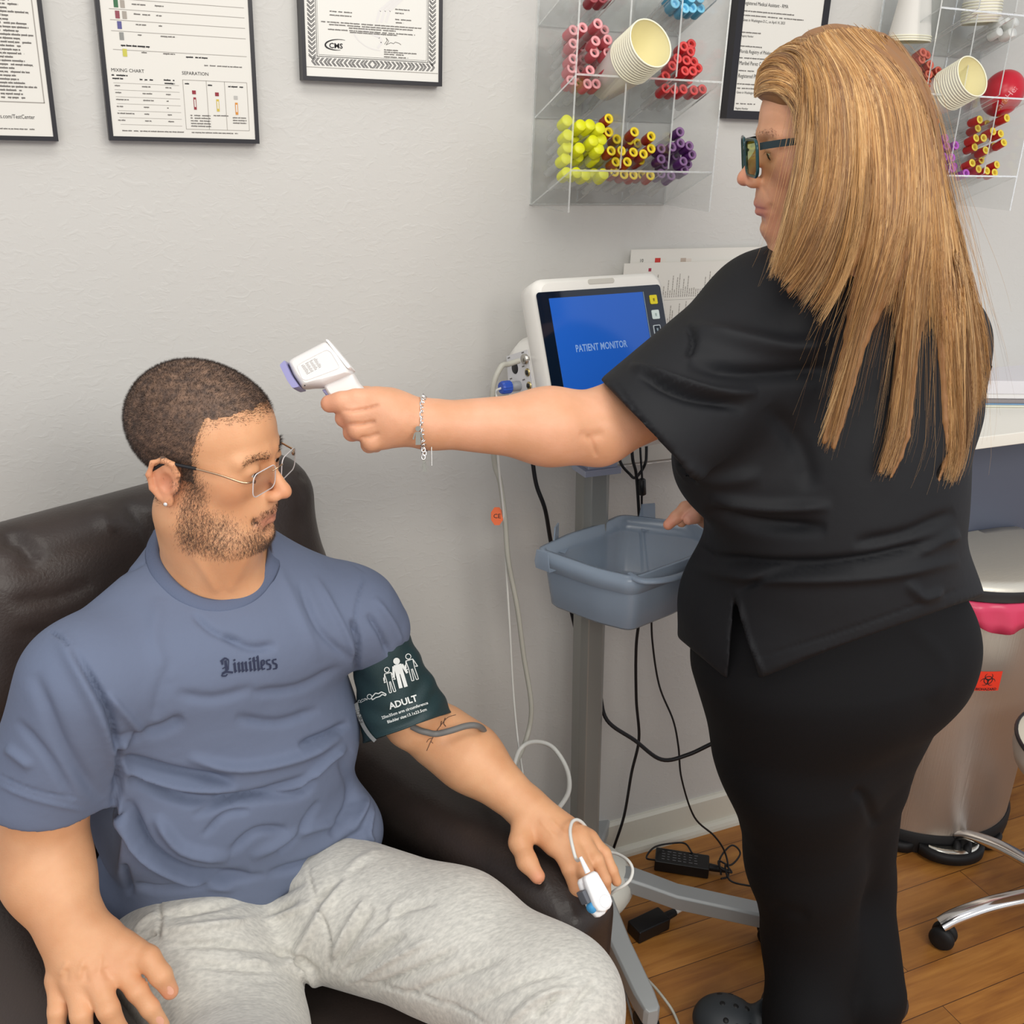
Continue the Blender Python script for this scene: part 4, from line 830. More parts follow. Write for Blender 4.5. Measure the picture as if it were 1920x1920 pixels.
def surf(prims, h, lo=None, hi=None, B=20, post=None):
    us = [p for p in prims if p.op == 'u']
    lo = np.min([p.lo for p in us], 0) - 3 * h if lo is None else np.array(lo); hi = np.max([p.hi for p in us], 0) + 3 * h if hi is None else np.array(hi)
    nb = np.ceil((hi - lo) / (B * h)).astype(int); N = nb * B + 4
    ids, vps, quads = [], [], []
    g = np.arange(B + 1); GX, GY, GZ = np.meshgrid(g, g, g, indexing='ij'); base = np.stack([GX, GY, GZ], -1).reshape(-1, 3)
    cg = np.linspace(0, B, 5); cb = np.stack(np.meshgrid(cg, cg, cg, indexing='ij'), -1).reshape(-1, 3)
    S1, S2 = N[1] * N[2], N[2]
    for bi in np.ndindex(*nb):
        o = np.array(bi) * B
        fc = evalf(prims, lo + (cb + o) * h)
        if np.abs(fc).min() > B * h / 4 * 1.15: continue
        f = evalf(prims, lo + (base + o) * h).reshape(B + 1, B + 1, B + 1)
        s = f < 0
        if s.all() or not s.any(): continue
        acc = np.zeros((B, B, B, 3)); cnt = np.zeros((B, B, B))
        for ax in range(3):
            for i in (0, 1):
                for j in (0, 1):
                    sl = [slice(i, B + i), slice(j, B + j)]; sl.insert(ax, slice(0, B)); s2 = list(sl); s2[ax] = slice(1, B + 1)
                    f0 = f[tuple(sl)]; f1 = f[tuple(s2)]; m = (f0 < 0) != (f1 < 0); t = np.where(m, f0 / np.where(m, f0 - f1, 1), 0)
                    off = [i, j]; off.insert(ax, 0)
                    for a in range(3): acc[..., a] += np.where(m, (t if a == ax else off[a]), 0)
                    cnt += m
        c = np.argwhere(cnt > 0)
        if len(c) == 0: continue
        v = acc[tuple(c.T)] / cnt[tuple(c.T)][:, None]; gc = c + o
        ids.append(gc[:, 0] * S1 + gc[:, 1] * S2 + gc[:, 2]); vps.append(lo + (gc + v) * h)
        for ax in range(3):
            sl = [slice(0, B)] * 3; s2 = list(sl); s2[ax] = slice(1, B + 1)
            a0 = f[tuple(sl)] < 0; a1 = f[tuple(s2)] < 0; e = np.argwhere(a0 != a1)
            if len(e) == 0: continue
            inside = a0[tuple(e.T)]; e = e + o; b1, b2 = [(1, 2), (2, 0), (0, 1)][ax]
            def cid(d1, d2):
                q = e.copy(); q[:, b1] -= d1; q[:, b2] -= d2; return q[:, 0] * S1 + q[:, 1] * S2 + q[:, 2]
            Q = np.stack([cid(1, 1), cid(0, 1), cid(0, 0), cid(1, 0)], 1); Q[~inside] = Q[~inside][:, ::-1]; quads.append(Q)
    ids = np.concatenate(ids); v = np.concatenate(vps); Q = np.concatenate(quads)
    od = np.argsort(ids); ids = ids[od]; v = v[od]
    ix = np.searchsorted(ids, Q); ix = np.clip(ix, 0, len(ids) - 1); ok = (ids[ix] == Q).all(1)
    return v, ix[ok]
def vnormals(v, q):
    n = np.cross(v[q[:, 2]] - v[q[:, 0]], v[q[:, 3]] - v[q[:, 1]]); vn = np.zeros_like(v)
    for i in range(4): np.add.at(vn, q[:, i], n)
    return vn / (np.linalg.norm(vn, axis=1)[:, None] + 1e-12)
def relax(v, q, it=2, lam=0.5):
    for _ in range(it):
        s = np.zeros_like(v); c = np.zeros(len(v))
        for i in range(4):
            j = (i + 1) % 4; np.add.at(s, q[:, i], v[q[:, j]]); np.add.at(c, q[:, i], 1); np.add.at(s, q[:, j], v[q[:, i]]); np.add.at(c, q[:, j], 1)
        v = v + lam * (s / np.maximum(c, 1)[:, None] - v)
    return v
def npmesh(name, v, q, m, parent=None, smooth=True):
    me = bpy.data.meshes.new(name); v = np.asarray(v, np.float32); q = np.asarray(q, np.int32)
    me.vertices.add(len(v)); me.vertices.foreach_set('co', v.ravel()); n = q.shape[1]
    me.loops.add(q.size); me.loops.foreach_set('vertex_index', q.ravel()); me.polygons.add(len(q)); me.polygons.foreach_set('loop_start', np.arange(0, q.size, n, dtype=np.int32))
    me.polygons.foreach_set('use_smooth', np.ones(len(q), bool) if smooth else np.zeros(len(q), bool)); me.update(calc_edges=True)
    o = bpy.data.objects.new(name, me); COL.objects.link(o); me.materials.append(m)
    if parent is not None: setp(o, parent)
    return o
def seg_dist(px, py, a, b):
    dx, dy = b[0] - a[0], b[1] - a[1]; L2 = dx * dx + dy * dy + 1e-9
    t = np.clip(((px - a[0]) * dx + (py - a[1]) * dy) / L2, 0, 1); return np.hypot(px - a[0] - t * dx, py - a[1] - t * dy), t
def folds(v, q, lst, wk=1.0, ak=1.0):
    """cloth folds: each is a line over the front of the garment, its half width and height (minus = a valley)"""
    vn = vnormals(v, q); px, py, _ = proj(v); face = np.clip((vn @ -(RW @ np.array([0, 0, -1.0]))) * 2.5, 0, 1); d = np.zeros(len(v))
    for pts, wd, amp in lst:
        wd, amp = wd * wk, amp * ak
        pts = [p for p in spline([np.array(p, float) for p in pts], 4)] if len(pts) > 2 else [np.array(p, float) for p in pts]; best = np.full(len(v), 1e9); tt = np.zeros(len(v)); K = len(pts) - 1
        x0, y0 = np.min(pts, 0) - 4 * wd; x1, y1 = np.max(pts, 0) + 4 * wd; m = (px > x0) & (px < x1) & (py > y0) & (py < y1)
        if not m.any(): continue
        bx, by = px[m], py[m]; bb_ = np.full(m.sum(), 1e9); tb = np.zeros(m.sum())
        for i in range(K):
            dd, t = seg_dist(bx, by, pts[i], pts[i + 1]); s = dd < bb_; bb_[s] = dd[s]; tb[s] = (i + t[s]) / K
        taper = np.clip(np.minimum(tb, 1 - tb) * 5, 0, 1) ** 0.7; d[m] += amp * np.exp(-(bb_ / wd) ** 2) * taper
    return v + vn * (d * face)[:, None]

# ------------------------------------------------------------------ heads
def head_prims(M, s=1.0, male=True, ear_y=0.078):
    """M: 3x3 columns forward, left, up; the head's own units are metres"""
    c0, R = M
    def T(p): return c0 + R @ (np.array(p, float) * s)
    out = []
    def E(c, r, k=0.012, op='u', rot=None): out.append(el(T(c), np.array(r) * s, R if rot is None else R @ rot, k, op))
    def C(a, b, ra, rb, k=0.008, op='u'): out.append(rc(T(a), T(b), ra * s, rb * s, k, op))
    E((-.014 if male else -.009, 0, .034 if male else .032), (.090, .075, .079) if male else (.084, .072, .076), .01)
    E((.030, 0, .030), (.058, .061, .056), .03)
    E((.040, 0, -.028), (.046, .053, .060), .03)
    for y in (-1, 1): E((.048, y * .038, -.022), (.026, .022, .020), .03)
    if male:
        E((.030, 0, -.074), (.052, .047, .034), .025)
        for y in (-1, 1): E((.000, y * .050, -.062), (.028, .015, .030), .03)
        E((.077, 0, -.099), (.019, .022, .016), .02)
    else:
        E((.034, 0, -.072), (.048, .043, .032), .028)
        for y in (-1, 1): E((.004, y * .045, -.058), (.026, .014, .028), .03)
        E((.076, 0, -.097), (.016, .018, .014), .022)
        E((.040, 0, -.098), (.034, .034, .016), .03)
    E((.073, 0, -.061), (.023, .029, .024), .02)
    for y in (-1, 1): C((.086, y * .012, .014), (.072, y * .047, .013), .0085 if male else .006, .006, .014)
    # nose
    C((.089, 0, .000), (.108, 0, -.030), .0062, .0082, .012); E((.1105, 0, -.036), (.0095, .0095, .0085), None, .006) if False else E((.1105, 0, -.0355), (.0098, .0092, .0082), .008)
    for y in (-1, 1): E((.1005, y * .0115, -.040), (.0100, .0062, .0068), .006)
    for y in (-1, 1): E((.1050, y * .0062, -.0478), (.0048, .0026, .0024), .003, 's')
    # eyes
    for y in (-1, 1): E((.0975, y * .030, -.001), (.0170, .0185, .0115), .016, 's')
    for y in (-1, 1): E((.0755, y * .031, -.0020), (.0138, .0155, .0125), .006)
    for y in (-1, 1): E((.0890, y * .0315, -.0052 if male else -.0062), (.0060, .0130, .0026 if male else .0016), .0015, 's')
    for y in (-1, 1): C((.0930, y * .022, .0015), (.0880, y * .043, .0020), .0012, .0010, .003, 's')
    # mouth
    for y in (-1, 1): C((.0935, 0, -.0665), (.0840, y * .0225, -.0725), .0050, .0022, .005)
    for y in (-1, 1): C((.0915, 0, -.0790), (.0825, y * .0190, -.0740), .0060, .0025, .006)
    for y in (-1, 1): C((.1000, 0, -.0725), (.0865, y * .0260, -.0735), .0010, .0008, .0030, 's')
    for y in (-1, 1): E((.084, y * .0300, -.072), (.0022, .0018, .004), .006, 's')
    E((.097, 0, -.0885), (.009, .016, .0045), .010, 's')
    # ears
    for y in (-1, 1):
        rx = lambda a, b, o=0: (-.006 + a, y * (ear_y + o), -.018 + b)
        E(rx(-.005, 0.002, .002), (.0170, .0050, .0285), .008)
        hl = [(.010, -.006, -.002), (.013, .012, .001), (.008, .025, .003), (-.004, .030, .006), (-.016, .024, .009), (-.021, .008, .010), (-.018, -.010, .008), (-.010, -.022, .005)]
        for a, b in zip(hl[:-1], hl[1:]): C(rx(a[0], a[1], y * 0 + a[2]), rx(b[0], b[1], b[2]), .0034, .0034, .003)
        E(rx(-.001, -.026, .002), (.0085, .0045, .0085), .005)
        E(rx(.000, .000, .0065), (.0085, .0055, .0120), .003, 's'); E(rx(-.009, .014, .0085), (.006, .0035, .010), .003, 's')
        C(rx(.011, -.004, .0015), rx(.010, -.010, .003), .0035, .003, .004)
    return out
def rotm(f, up=(0, 0, 1), roll=0.0):
    """columns forward, left, up"""
    f = np.array(f, float); f /= np.linalg.norm(f); l = np.cross(up, f); l /= np.linalg.norm(l); u = np.cross(f, l)
    c, s = math.cos(roll), math.sin(roll); return np.stack([f, l * c + u * s, -l * s + u * c], 1)
def finger(joints, radii, k=0.004):
    return [rc(joints[i], joints[i + 1], radii[i], radii[i + 1], k if i else 0.008) for i in range(len(joints) - 1)]

def skin_mat(name, base, warm, blush=None):
    m = bpy.data.materials.new(name); m.use_nodes = True; nt = m.node_tree; N = nt.nodes; L = nt.links; b = N['Principled BSDF']
    tc = N.new('ShaderNodeTexCoord'); n = N.new('ShaderNodeTexNoise'); n.inputs['Scale'].default_value = 22; n.inputs['Detail'].default_value = 4; L.new(tc.outputs['Object'], n.inputs['Vector'])
    r = N.new('ShaderNodeValToRGB'); r.color_ramp.elements[0].position = 0.35; r.color_ramp.elements[1].position = 0.7; r.color_ramp.elements[0].color = lin(base); r.color_ramp.elements[1].color = lin(warm)
    L.new(n.outputs['Fac'], r.inputs[0])
    vc = N.new('ShaderNodeVertexColor'); vc.layer_name = 'tone'; mx = N.new('ShaderNodeMix'); mx.data_type = 'RGBA'; L.new(r.outputs[0], mx.inputs[6]); L.new(vc.outputs['Color'], mx.inputs[7]); L.new(vc.outputs['Alpha'], mx.inputs[0])
    L.new(mx.outputs[2], b.inputs['Base Color']); b.inputs['Roughness'].default_value = 0.46; b.inputs['Specular IOR Level'].default_value = 0.42
    b.inputs['Subsurface Weight'].default_value = 0.25; b.inputs['Subsurface Radius'].default_value = (0.010, 0.004, 0.0025); b.inputs['Subsurface Scale'].default_value = 0.6
    n2 = N.new('ShaderNodeTexNoise'); n2.inputs['Scale'].default_value = 420; n2.inputs['Detail'].default_value = 2; L.new(tc.outputs['Object'], n2.inputs['Vector'])
    bp = N.new('ShaderNodeBump'); bp.inputs['Distance'].default_value = 0.00035; bp.inputs['Strength'].default_value = 0.6; L.new(n2.outputs['Fac'], bp.inputs['Height']); L.new(bp.outputs[0], b.inputs['Normal'])
    return m
def tones(o, v, spots):
    """skin tone patches that belong to the skin (lips, ears, knuckles): centre, radius, colour, strength"""
    col = np.zeros((len(v), 4)); col[:, :3] = lin('c98a6c')[:3]
    for c, r, hexc, s in spots:
        w = s * np.exp(-(((v - c) / r) ** 2).sum(1)); a = col[:, 3]; na = a + w * (1 - a); f = np.where(na > 1e-6, w / np.maximum(na, 1e-6), 0)[:, None]
        col[:, :3] = col[:, :3] * (1 - f) + np.array(lin(hexc)[:3]) * f; col[:, 3] = na
    ca = o.data.color_attributes.new('tone', 'FLOAT_COLOR', 'POINT'); ca.data.foreach_set('color', col.astype(np.float32).ravel())
def strands(name, roots, dirs, length, rad, m, parent, curl=0.0, seg=2, rng=NR, droop=None):
    """short hairs: thin three sided spikes"""
    n = len(roots); L_ = length * rng.uniform(0.7, 1.25, n); d = dirs + rng.normal(0, 0.28, (n, 3)); d /= np.linalg.norm(d, axis=1)[:, None]
    a = np.cross(d, rng.normal(0, 1, (n, 3))); a /= np.linalg.norm(a, axis=1)[:, None] + 1e-9; b = np.cross(d, a); V = []; 
    for k in range(3): an = 2 * math.pi * k / 3; V.append(roots + rad * (math.cos(an) * a + math.sin(an) * b))
    V.append(roots + d * L_[:, None]); V = np.stack(V, 1).reshape(-1, 3); i = np.arange(n) * 4
    T = np.concatenate([np.stack([i + x, i + y, i + 3], 1) for x, y in ((0, 1), (1, 2), (2, 0))])
    return npmesh(name, V, T, m, parent, smooth=False)
# ------------------------------------------------------------------ recliner
CC = np.array([0.185, 1.155, 0.0]); CF = np.array([0.36, -0.933, 0]); CF /= np.linalg.norm(CF); CL = np.array([-CF[1], CF[0], 0]); CU = np.array([0, 0, 1.0])
def CH(l, f, z): return CC + CL * l + CF * f + CU * z
CR = np.stack([CL, CF, CU], 1)
def leather():
    m = mat('brown_leather', '2f2825', 0.38, bump=0.0004, bscale=260, spec=0.45, mix='3a302c', mscale=5); return m
LEA = leather()
chair = thing('recliner_chair', 'dark brown leather recliner that the man in the blue shirt sits in', 'armchair', CH(0, 0, 0))
def rbox(l0, l1, f0, f1, z0, z1, k=0.03, rr=0.03):
    """rounded block as an implicit shape in the chair's own frame"""
    c = CH((l0 + l1) / 2, (f0 + f1) / 2, (z0 + z1) / 2); hs = np.array([(l1 - l0) / 2 - rr, (f1 - f0) / 2 - rr, (z1 - z0) / 2 - rr])
    def ev(p):
        q = np.abs((p - c) @ CR) - hs; return np.sqrt((np.maximum(q, 0) ** 2).sum(1)) + np.minimum(q.max(1), 0) - rr
    e = np.abs(CR) @ (hs + rr); return _mk('u', k, c - e, c + e, ev)
def implicit(name, prims, h, m, parent, fl=None, sm=1):
    v, q = surf(prims, h); v = relax(v, q, sm, 0.4)
    if fl: v = folds(v, q, fl)
    return npmesh(name, v, q, m, parent)
implicit('seat_cushion', [rbox(-0.25, 0.25, -0.26, 0.30, 0.30, 0.455, rr=0.05)], 0.012, LEA, chair)
implicit('base', [rbox(-0.33, 0.33, -0.28, 0.24, 0.05, 0.32, rr=0.03)], 0.015, LEA, chair)
for s in (-1, 1):
    pr_ = [rbox(*((-0.355, -0.245) if s < 0 else (0.235, 0.362)), -0.30, 0.30 + .045 * (s > 0), 0.06, 0.612, rr=0.045), rc(CH(0.298 * s, -0.28, 0.568), CH(0.298 * s, 0.25, 0.565), 0.055, 0.06, 0.03)]
    implicit('armrest', pr_, 0.008, LEA, chair, fl=[([(1030, 1625), (1050, 1680), (1062, 1740)], 5, -0.0025)] if s > 0 else None)
# back: tall lower pad and a plump head roll
bt = lambda z: -0.27 - 0.20 * (z - 0.45)
pr_ = [rbox(-0.25, 0.25, -0.40, -0.24, 0.40, 0.86, rr=0.06)]
implicit('back_pad', pr_, 0.01, LEA, chair)
tl = P(40, 1010, 1.26); tr = P(585, 925, 1.56); hz = np.array([0, 0, 1.0])
def crn(l, f, z): return CH(l, f, z)
pr_ = [rc(crn(-0.20, -0.315, 1.035), crn(0.215, -0.315, 1.050), 0.062, 0.062, 0.03), rc(crn(-0.215, -0.295, 0.90), crn(0.225, -0.295, 0.90), 0.070, 0.068, 0.06),
       rc(crn(-0.225, -0.31, 1.01), crn(-0.24, -0.29, 0.88), 0.050, 0.05, 0.05), rc(crn(0.235, -0.31, 1.03), crn(0.24, -0.29, 0.88), 0.045, 0.05, 0.05), rc(crn(-0.18, -0.31, 0.97), crn(0.18, -0.31, 0.97), 0.075, 0.075, 0.05)]
implicit('head_roll', pr_, 0.008, LEA, chair, fl=[([(0, 1010), (40, 1020), (70, 1060)], 16, -0.010), ([(230, 940), (270, 985), (290, 1040)], 12, -0.006), ([(180, 950), (215, 1000)], 12, 0.004), ([(20, 1130), (110, 1120), (180, 1090)], 10, -0.004), ([(560, 890), (600, 905), (612, 950)], 7, -0.007), ([(590, 960), (622, 985)], 7, -0.005), ([(300, 960), (300, 1010)], 14, -0.004), ([(30, 1190), (100, 1185)], 8, -0.004), ([(605, 1010), (635, 1030)], 5, -0.004)])

# ------------------------------------------------------------------ seated man
SKIN = skin_mat('man_skin', 'd39a70', 'de a87e'.replace(' ', ''))
MX = CL; 
Hf = np.array([0.785, -0.61, -0.10]); MHD = (P(386, 842, 1.215), rotm(Hf, roll=0.02))
MS = 0.93
def HM(p): return MHD[0] + MHD[1] @ (np.array(p, float) * MS)
man_p = [ecap(P(400, 1225, 1.315), P(430, 1430, 1.40), 0.150, 0.145, 0.088, 0.090, CL, 0.03), ecap(P(430, 1430, 1.40), P(450, 1620, 1.50), 0.135, 0.130, 0.090, 0.085, CL, 0.04),
         rc(P(190, 1275, 1.19), P(640, 1165, 1.40), 0.045, 0.045, 0.04), rc(P(403, 1072, 1.330), P(215, 1215, 1.235), 0.062, 0.036, 0.03), rc(P(403, 1072, 1.330), P(590, 1135, 1.39), 0.062, 0.042, 0.04)]
man_p += [rc(P(402, 1090, 1.288), P(372, 960, 1.235), 0.056, 0.053, 0.03), rc(P(407, 1100, 1.285), P(430, 1010, 1.230), 0.042, 0.040, 0.03), rc(P(370, 1135, 1.305), P(440, 1128, 1.31), 0.055, 0.055, 0.04)]
man_p += head_prims(MHD, MS, True)
# arms
shR, elR, wrR = P(165, 1275, 1.17), P(78, 1560, 1.235), P(138, 1745, 1.195)
man_p += [rc(shR, P(88, 1500, 1.215), 0.050, 0.045, 0.03), rc(P(88, 1500, 1.215), elR, 0.045, 0.044, 0.02), rc(elR, P(90, 1640, 1.225), 0.046, 0.048, 0.03), rc(P(90, 1640, 1.225), wrR, 0.048, 0.036, 0.03), rc(wrR, P(155, 1790, 1.18), 0.035, 0.034, 0.02)]
shL, elL, wrL = P(672, 1165, 1.415), P(828, 1382, 1.53), PZ(985, 1513, 0.672)
man_p += [rc(shL, P(718, 1222, 1.43), 0.042, 0.037, 0.03), rc(P(718, 1222, 1.43), P(775, 1348, 1.50), 0.037, 0.041, 0.02), rc(P(775, 1348, 1.50), elL, 0.041, 0.0435, 0.02), rc(elL, P(880, 1420, 1.515), 0.046, 0.045, 0.02), rc(P(880, 1420, 1.515), wrL, 0.045, 0.030, 0.03)]
# his right hand, resting on the near armrest
def J(*a): return [PZ(x, y, z) for x, y, z in a]
hw = P(150, 1772, 1.188)
kn = dict(i=P(222, 1812, 1.175), m=P(182, 1836, 1.159), r=P(142, 1842, 1.159), p=P(108, 1835, 1.169))
for key, r in (('i', 0.01802), ('m', 0.01855), ('r', 0.01749), ('p', 0.01590)): man_p.append(rc(hw, kn[key], 0.02756, r - 0.00318, 0.01484))
man_p += [rc(P(200, 1765, 1.191), P(245, 1790, 1.185), 0.02332, 0.01696, 0.02120)]
def fg(pts, rr, k=0.00424): return finger([P(*q) for q in pts], rr, k)
man_p += fg([(222, 1812, 1.175), (257, 1858, 1.164), (281, 1890, 1.166), (303, 1922, 1.173)], [0.01325, 0.01187, 0.01060, 0.00901])
man_p += fg([(182, 1838, 1.159), (203, 1893, 1.143), (222, 1935, 1.148), (235, 1970, 1.159)], [0.01378, 0.01251, 0.01113, 0.00954])
man_p += fg([(142, 1846, 1.159), (152, 1902, 1.143), (160, 1950, 1.145), (165, 1985, 1.153)], [0.01293, 0.01187, 0.01060, 0.00901])
man_p += fg([(108, 1842, 1.169), (108, 1896, 1.153), (106, 1935, 1.153), (104, 1960, 1.159)], [0.01187, 0.01060, 0.00954, 0.00848])
man_p += fg([(234, 1774, 1.191), (278, 1796, 1.180), (302, 1829, 1.175), (319, 1858, 1.180)], [0.01643, 0.01378, 0.01251, 0.00975])
# his left hand, palm down over the front of the far armrest
kl = dict(i=(1044, 1582, 0.655), m=(1068, 1573, 0.660), r=(1088, 1566, 0.660), p=(1106, 1572, 0.652))
for key, r in (('i', 0.0155), ('m', 0.016), ('r', 0.015), ('p', 0.0135)): man_p.append(rc(wrL, PZ(*kl[key]), 0.024, r - 0.003, 0.014))
man_p += finger(J((1044, 1582, 0.655), (1068, 1630, 0.640), (1081, 1668, 0.615), (1093, 1700, 0.590)), [0.0122, 0.0108, 0.0098, 0.0088])
man_p += finger(J((1068, 1575, 0.660), (1097, 1632, 0.645), (1118, 1676, 0.620), (1128, 1702, 0.600)), [0.0125, 0.0110, 0.0095, 0.0085])
man_p += finger(J((1088, 1568, 0.660), (1118, 1612, 0.648), (1133, 1650, 0.622), (1135, 1672, 0.600)), [0.0118, 0.0105, 0.0095, 0.0085])
man_p += finger(J((1106, 1572, 0.652), (1133, 1600, 0.640), (1147, 1632, 0.622), (1156, 1652, 0.606)), [0.0108, 0.0095, 0.0085, 0.0075])
man_p += finger(J((985, 1535, 0.668), (975, 1580, 0.655), (988, 1615, 0.645), (1008, 1643, 0.635)), [0.021, 0.0148, 0.0130, 0.0105], 0.01)
man_p += [rc(J((1000, 1545, .66))[0], J((1035, 1585, .65))[0], 0.016, 0.010, 0.02)]
mv, mq = surf(man_p, 0.0021); mv = relax(mv, mq, 1, 0.25)
mv = folds(mv, mq, [([(770, 1440), (800, 1470)], 8, -.001), ([(350, 1020), (392, 1085), (408, 1112)], 9, 0.0016), ([(470, 1035), (442, 1085), (428, 1110)], 9, 0.0014),
     ([(128, 1800), (112, 1830)], 5, .0012), ([(160, 1795), (146, 1835)], 5, .0014), ([(190, 1790), (184, 1830)], 5, .0014), ([(158, 1812), (162, 1845)], 7, -.0018), ([(196, 1812), (206, 1838)], 7, -.0018), ([(125, 1815), (124, 1845)], 6, -.0014),
     ([(1010, 1535), (1040, 1570)], 4, .0012), ([(1030, 1535), (1062, 1568)], 4, .0012)])
man = thing('person', 'seated man with buzz cut and rimless glasses in a blue shirt and grey sweatpants', 'person', CH(0, 0, 0))
mo = npmesh('body', mv, mq, SKIN, man)
def HMs(*a): return HM(a)
sp = [(HM((.093, 0, -.0725)), 0.013, 'a9625a', .75), (HM((.090, .018, -.0735)), 0.011, 'a9625a', .6), (HM((.090, -.018, -.0735)), 0.011, 'a9625a', .6), (HM((.108, 0, -.036)), .014, 'd0785f', .45),
      (HM((-.01, -.082, -.02)), .025, 'c4705c', .5), (HM((-.01, .082, -.02)), .025, 'c4705c', .5), (HM((.06, -.045, -.03)), .022, 'cc8062', .3), (PZ(1010, 1648, .635), .012, 'd88a72', .6), (P(316, 1862, 1.175), .012, 'd98a70', .6),
      (kn['m'], .014, 'd08068', .45), (kn['i'], .014, 'd08068', .35), (kn['r'], .012, 'd08068', .35), (PZ(1093, 1700, .59), .013, 'd08068', .5), (P(410, 1100, 1.2), .04, 'c08660', .4)]
tones(mo, mv, sp)
# local head coordinates of every skin vertex
loc = ((mv - MHD[0]) @ MHD[1]) / MS; mn_ = vnormals(mv, mq)
def m_hair(L, inset=0.0):
    x, y, z = L.T; a = np.abs(y); near = np.linalg.norm(L, axis=1) < 0.16
    fr_ = 0.080 - 0.55 * np.maximum(a - 0.018, 0) - 0.6 * np.maximum(a - .045, 0) - inset
    m = near & (((z > 0.060 + inset) & (x < fr_)) | ((x < 0.026 - inset * .5 + 0.25 * (z - .02)) & (z > 0.000) & (a > .02)) | ((a > .055) & (x > 0.004) & (x < 0.024 - inset * .3) & (z > -.020)) | ((x < -.028 - inset * .3) & (z > -.055 + inset - 0.3 * (x + .03))))
    return m & ~((a > 0.0765) & (x > -.036) & (x < .012) & (z < .014) & (z > -.05))
def m_beard(L):
    x, y, z = L.T; a = np.abs(y)
    m = (x > .008) & (z > -.109 - .12 * np.maximum(x - .03, 0)) & (((z < -.040 - .42 * x) & (x < .070) & (a > .018)) | ((a > .050) & (x < .034) & (z < -.012)) | ((z < -.086) & (x > .045)))
    return m & ~((a < .022) & (z > -.092) & (x > .075)) & ~((z < -.075) & (x < .055) & (a < .030))
def m_mous(L):
    x, y, z = L.T; a = np.abs(y)
    return ((z > -.0672) & (z < -.0560 - .10 * a) & (a < .026) & (x > .078)) | ((a > .024) & (a < .0315) & (z > -.084) & (z < -.062) & (x > .070))
def shell(name, mask, off, m, parent):
    fq = mq[mask[mq].all(1)]; u, inv = np.unique(fq, return_inverse=True); return npmesh(name, (mv + mn_ * off)[u], inv.reshape(fq.shape), m, parent)
def sample_on(fn, n, jit, rng=NR):
    near = np.linalg.norm(loc, axis=1) < 0.15; fq = mq[near[mq].all(1)]; i = rng.randint(0, len(fq), n * 14); a, b = rng.rand(n * 14, 1), rng.rand(n * 14, 1); c = mv[fq[i]]
    pnt = (c[:, 0] * (1 - a) + c[:, 1] * a) * (1 - b) + (c[:, 3] * (1 - a) + c[:, 2] * a) * b; L = ((pnt - MHD[0]) @ MHD[1]) / MS
    ok = fn(L + rng.normal(0, jit, L.shape)); return pnt[ok][:n], mn_[fq[i, 0]][ok][:n], L[ok][:n]
HAIRM = mat('buzz_hair', '55443b', 0.65, mix='8a6c58', mscale=120, mfac=(0.35, 0.7), detail=6)
hs_ = shell('hair', m_hair(loc, 0.006), 0.0005, HAIRM, man)
r_, n_, l_ = sample_on(m_hair, 42000, 0.0036); dirn = n_ * .8 - MHD[1][:, 0] * .25 - MHD[1][:, 2] * (.45 * (l_[:, 2] < .05))[:, None] + MHD[1][:, 0] * (.6 * (l_[:, 2] > .06))[:, None]
strands('hair_stubble', r_, dirn, 0.0042, 0.00015, mat('dark_hair', '33261f', 0.5), hs_)
dn = -MHD[1][:, 2]
r_, n_, l_ = sample_on(m_beard, 20000, 0.0055); strands('beard', r_, n_ * .4 + dn * .8, 0.0038, 0.00010, mat('beard_hair', '4b3b32', 0.5), man)
r_, n_, l_ = sample_on(m_mous, 4200, 0.0010); strands('moustache', r_, n_ * .25 + dn * .7 + MHD[1][:, 1] * np.sign(l_[:, 1])[:, None] * .5, 0.0048, 0.00015, mat('moustache_hair', '33271f', 0.5), man)
r_, n_, l_ = sample_on(lambda L: (L[:, 2] < -.086) & (L[:, 2] > -.095) & (np.abs(L[:, 1]) < .008) & (L[:, 0] > .08), 260, 0.001); strands('chin_hair', r_, n_ * .4 + dn * .7, 0.0045, 0.0002, MC['moustache_hair'], man)
for sg in (-1, 1):
    def m_brow(L):
        x, y, z = L.T; a = y * sg; c = .0165 + .10 * np.clip(a - .012, 0, .02) - .30 * np.maximum(a - .036, 0); return (a > .011) & (a < .050) & (np.abs(z - c) < .0056 - .07 * np.maximum(a - .032, 0)) & (x > .04)
    r_, n_, l_ = sample_on(m_brow, 4200, 0.0008); strands('eyebrow', r_, n_ * .22 + MHD[1][:, 1] * sg * .9 + MHD[1][:, 2] * .1, 0.0062, 0.00020, MC['moustache_hair'], man)
def eyeball(parent, Hc, s, y, look=(1, 0, -.35)):
    R = Hc[1]; c = Hc[0] + R @ (np.array((.0745, y, -.0035)) * s); lk = R @ np.array(look, float); lk /= np.linalg.norm(lk)
    e = MB().lathe([(0.0127 * s * math.sin(a) + 1e-5, 0.0127 * s * math.cos(a)) for a in np.linspace(0, math.pi, 14)], c=c, R=basis(lk), n=20, cap=False).build('eye', mat('eye_white', 'ddd5cc', 0.15), parent)
    MB().lathe([(0.0062 * s, .0112 * s), (0.005 * s, .0124 * s), (0.0001, .0131 * s)], c=c, R=basis(lk), n=20, cap=False).build('iris', mat('dark_iris', '2a1a12', 0.1), e)
for y in (.031, -.031): eyeball(man, MHD, MS, y, (1, 0.05, -.25))

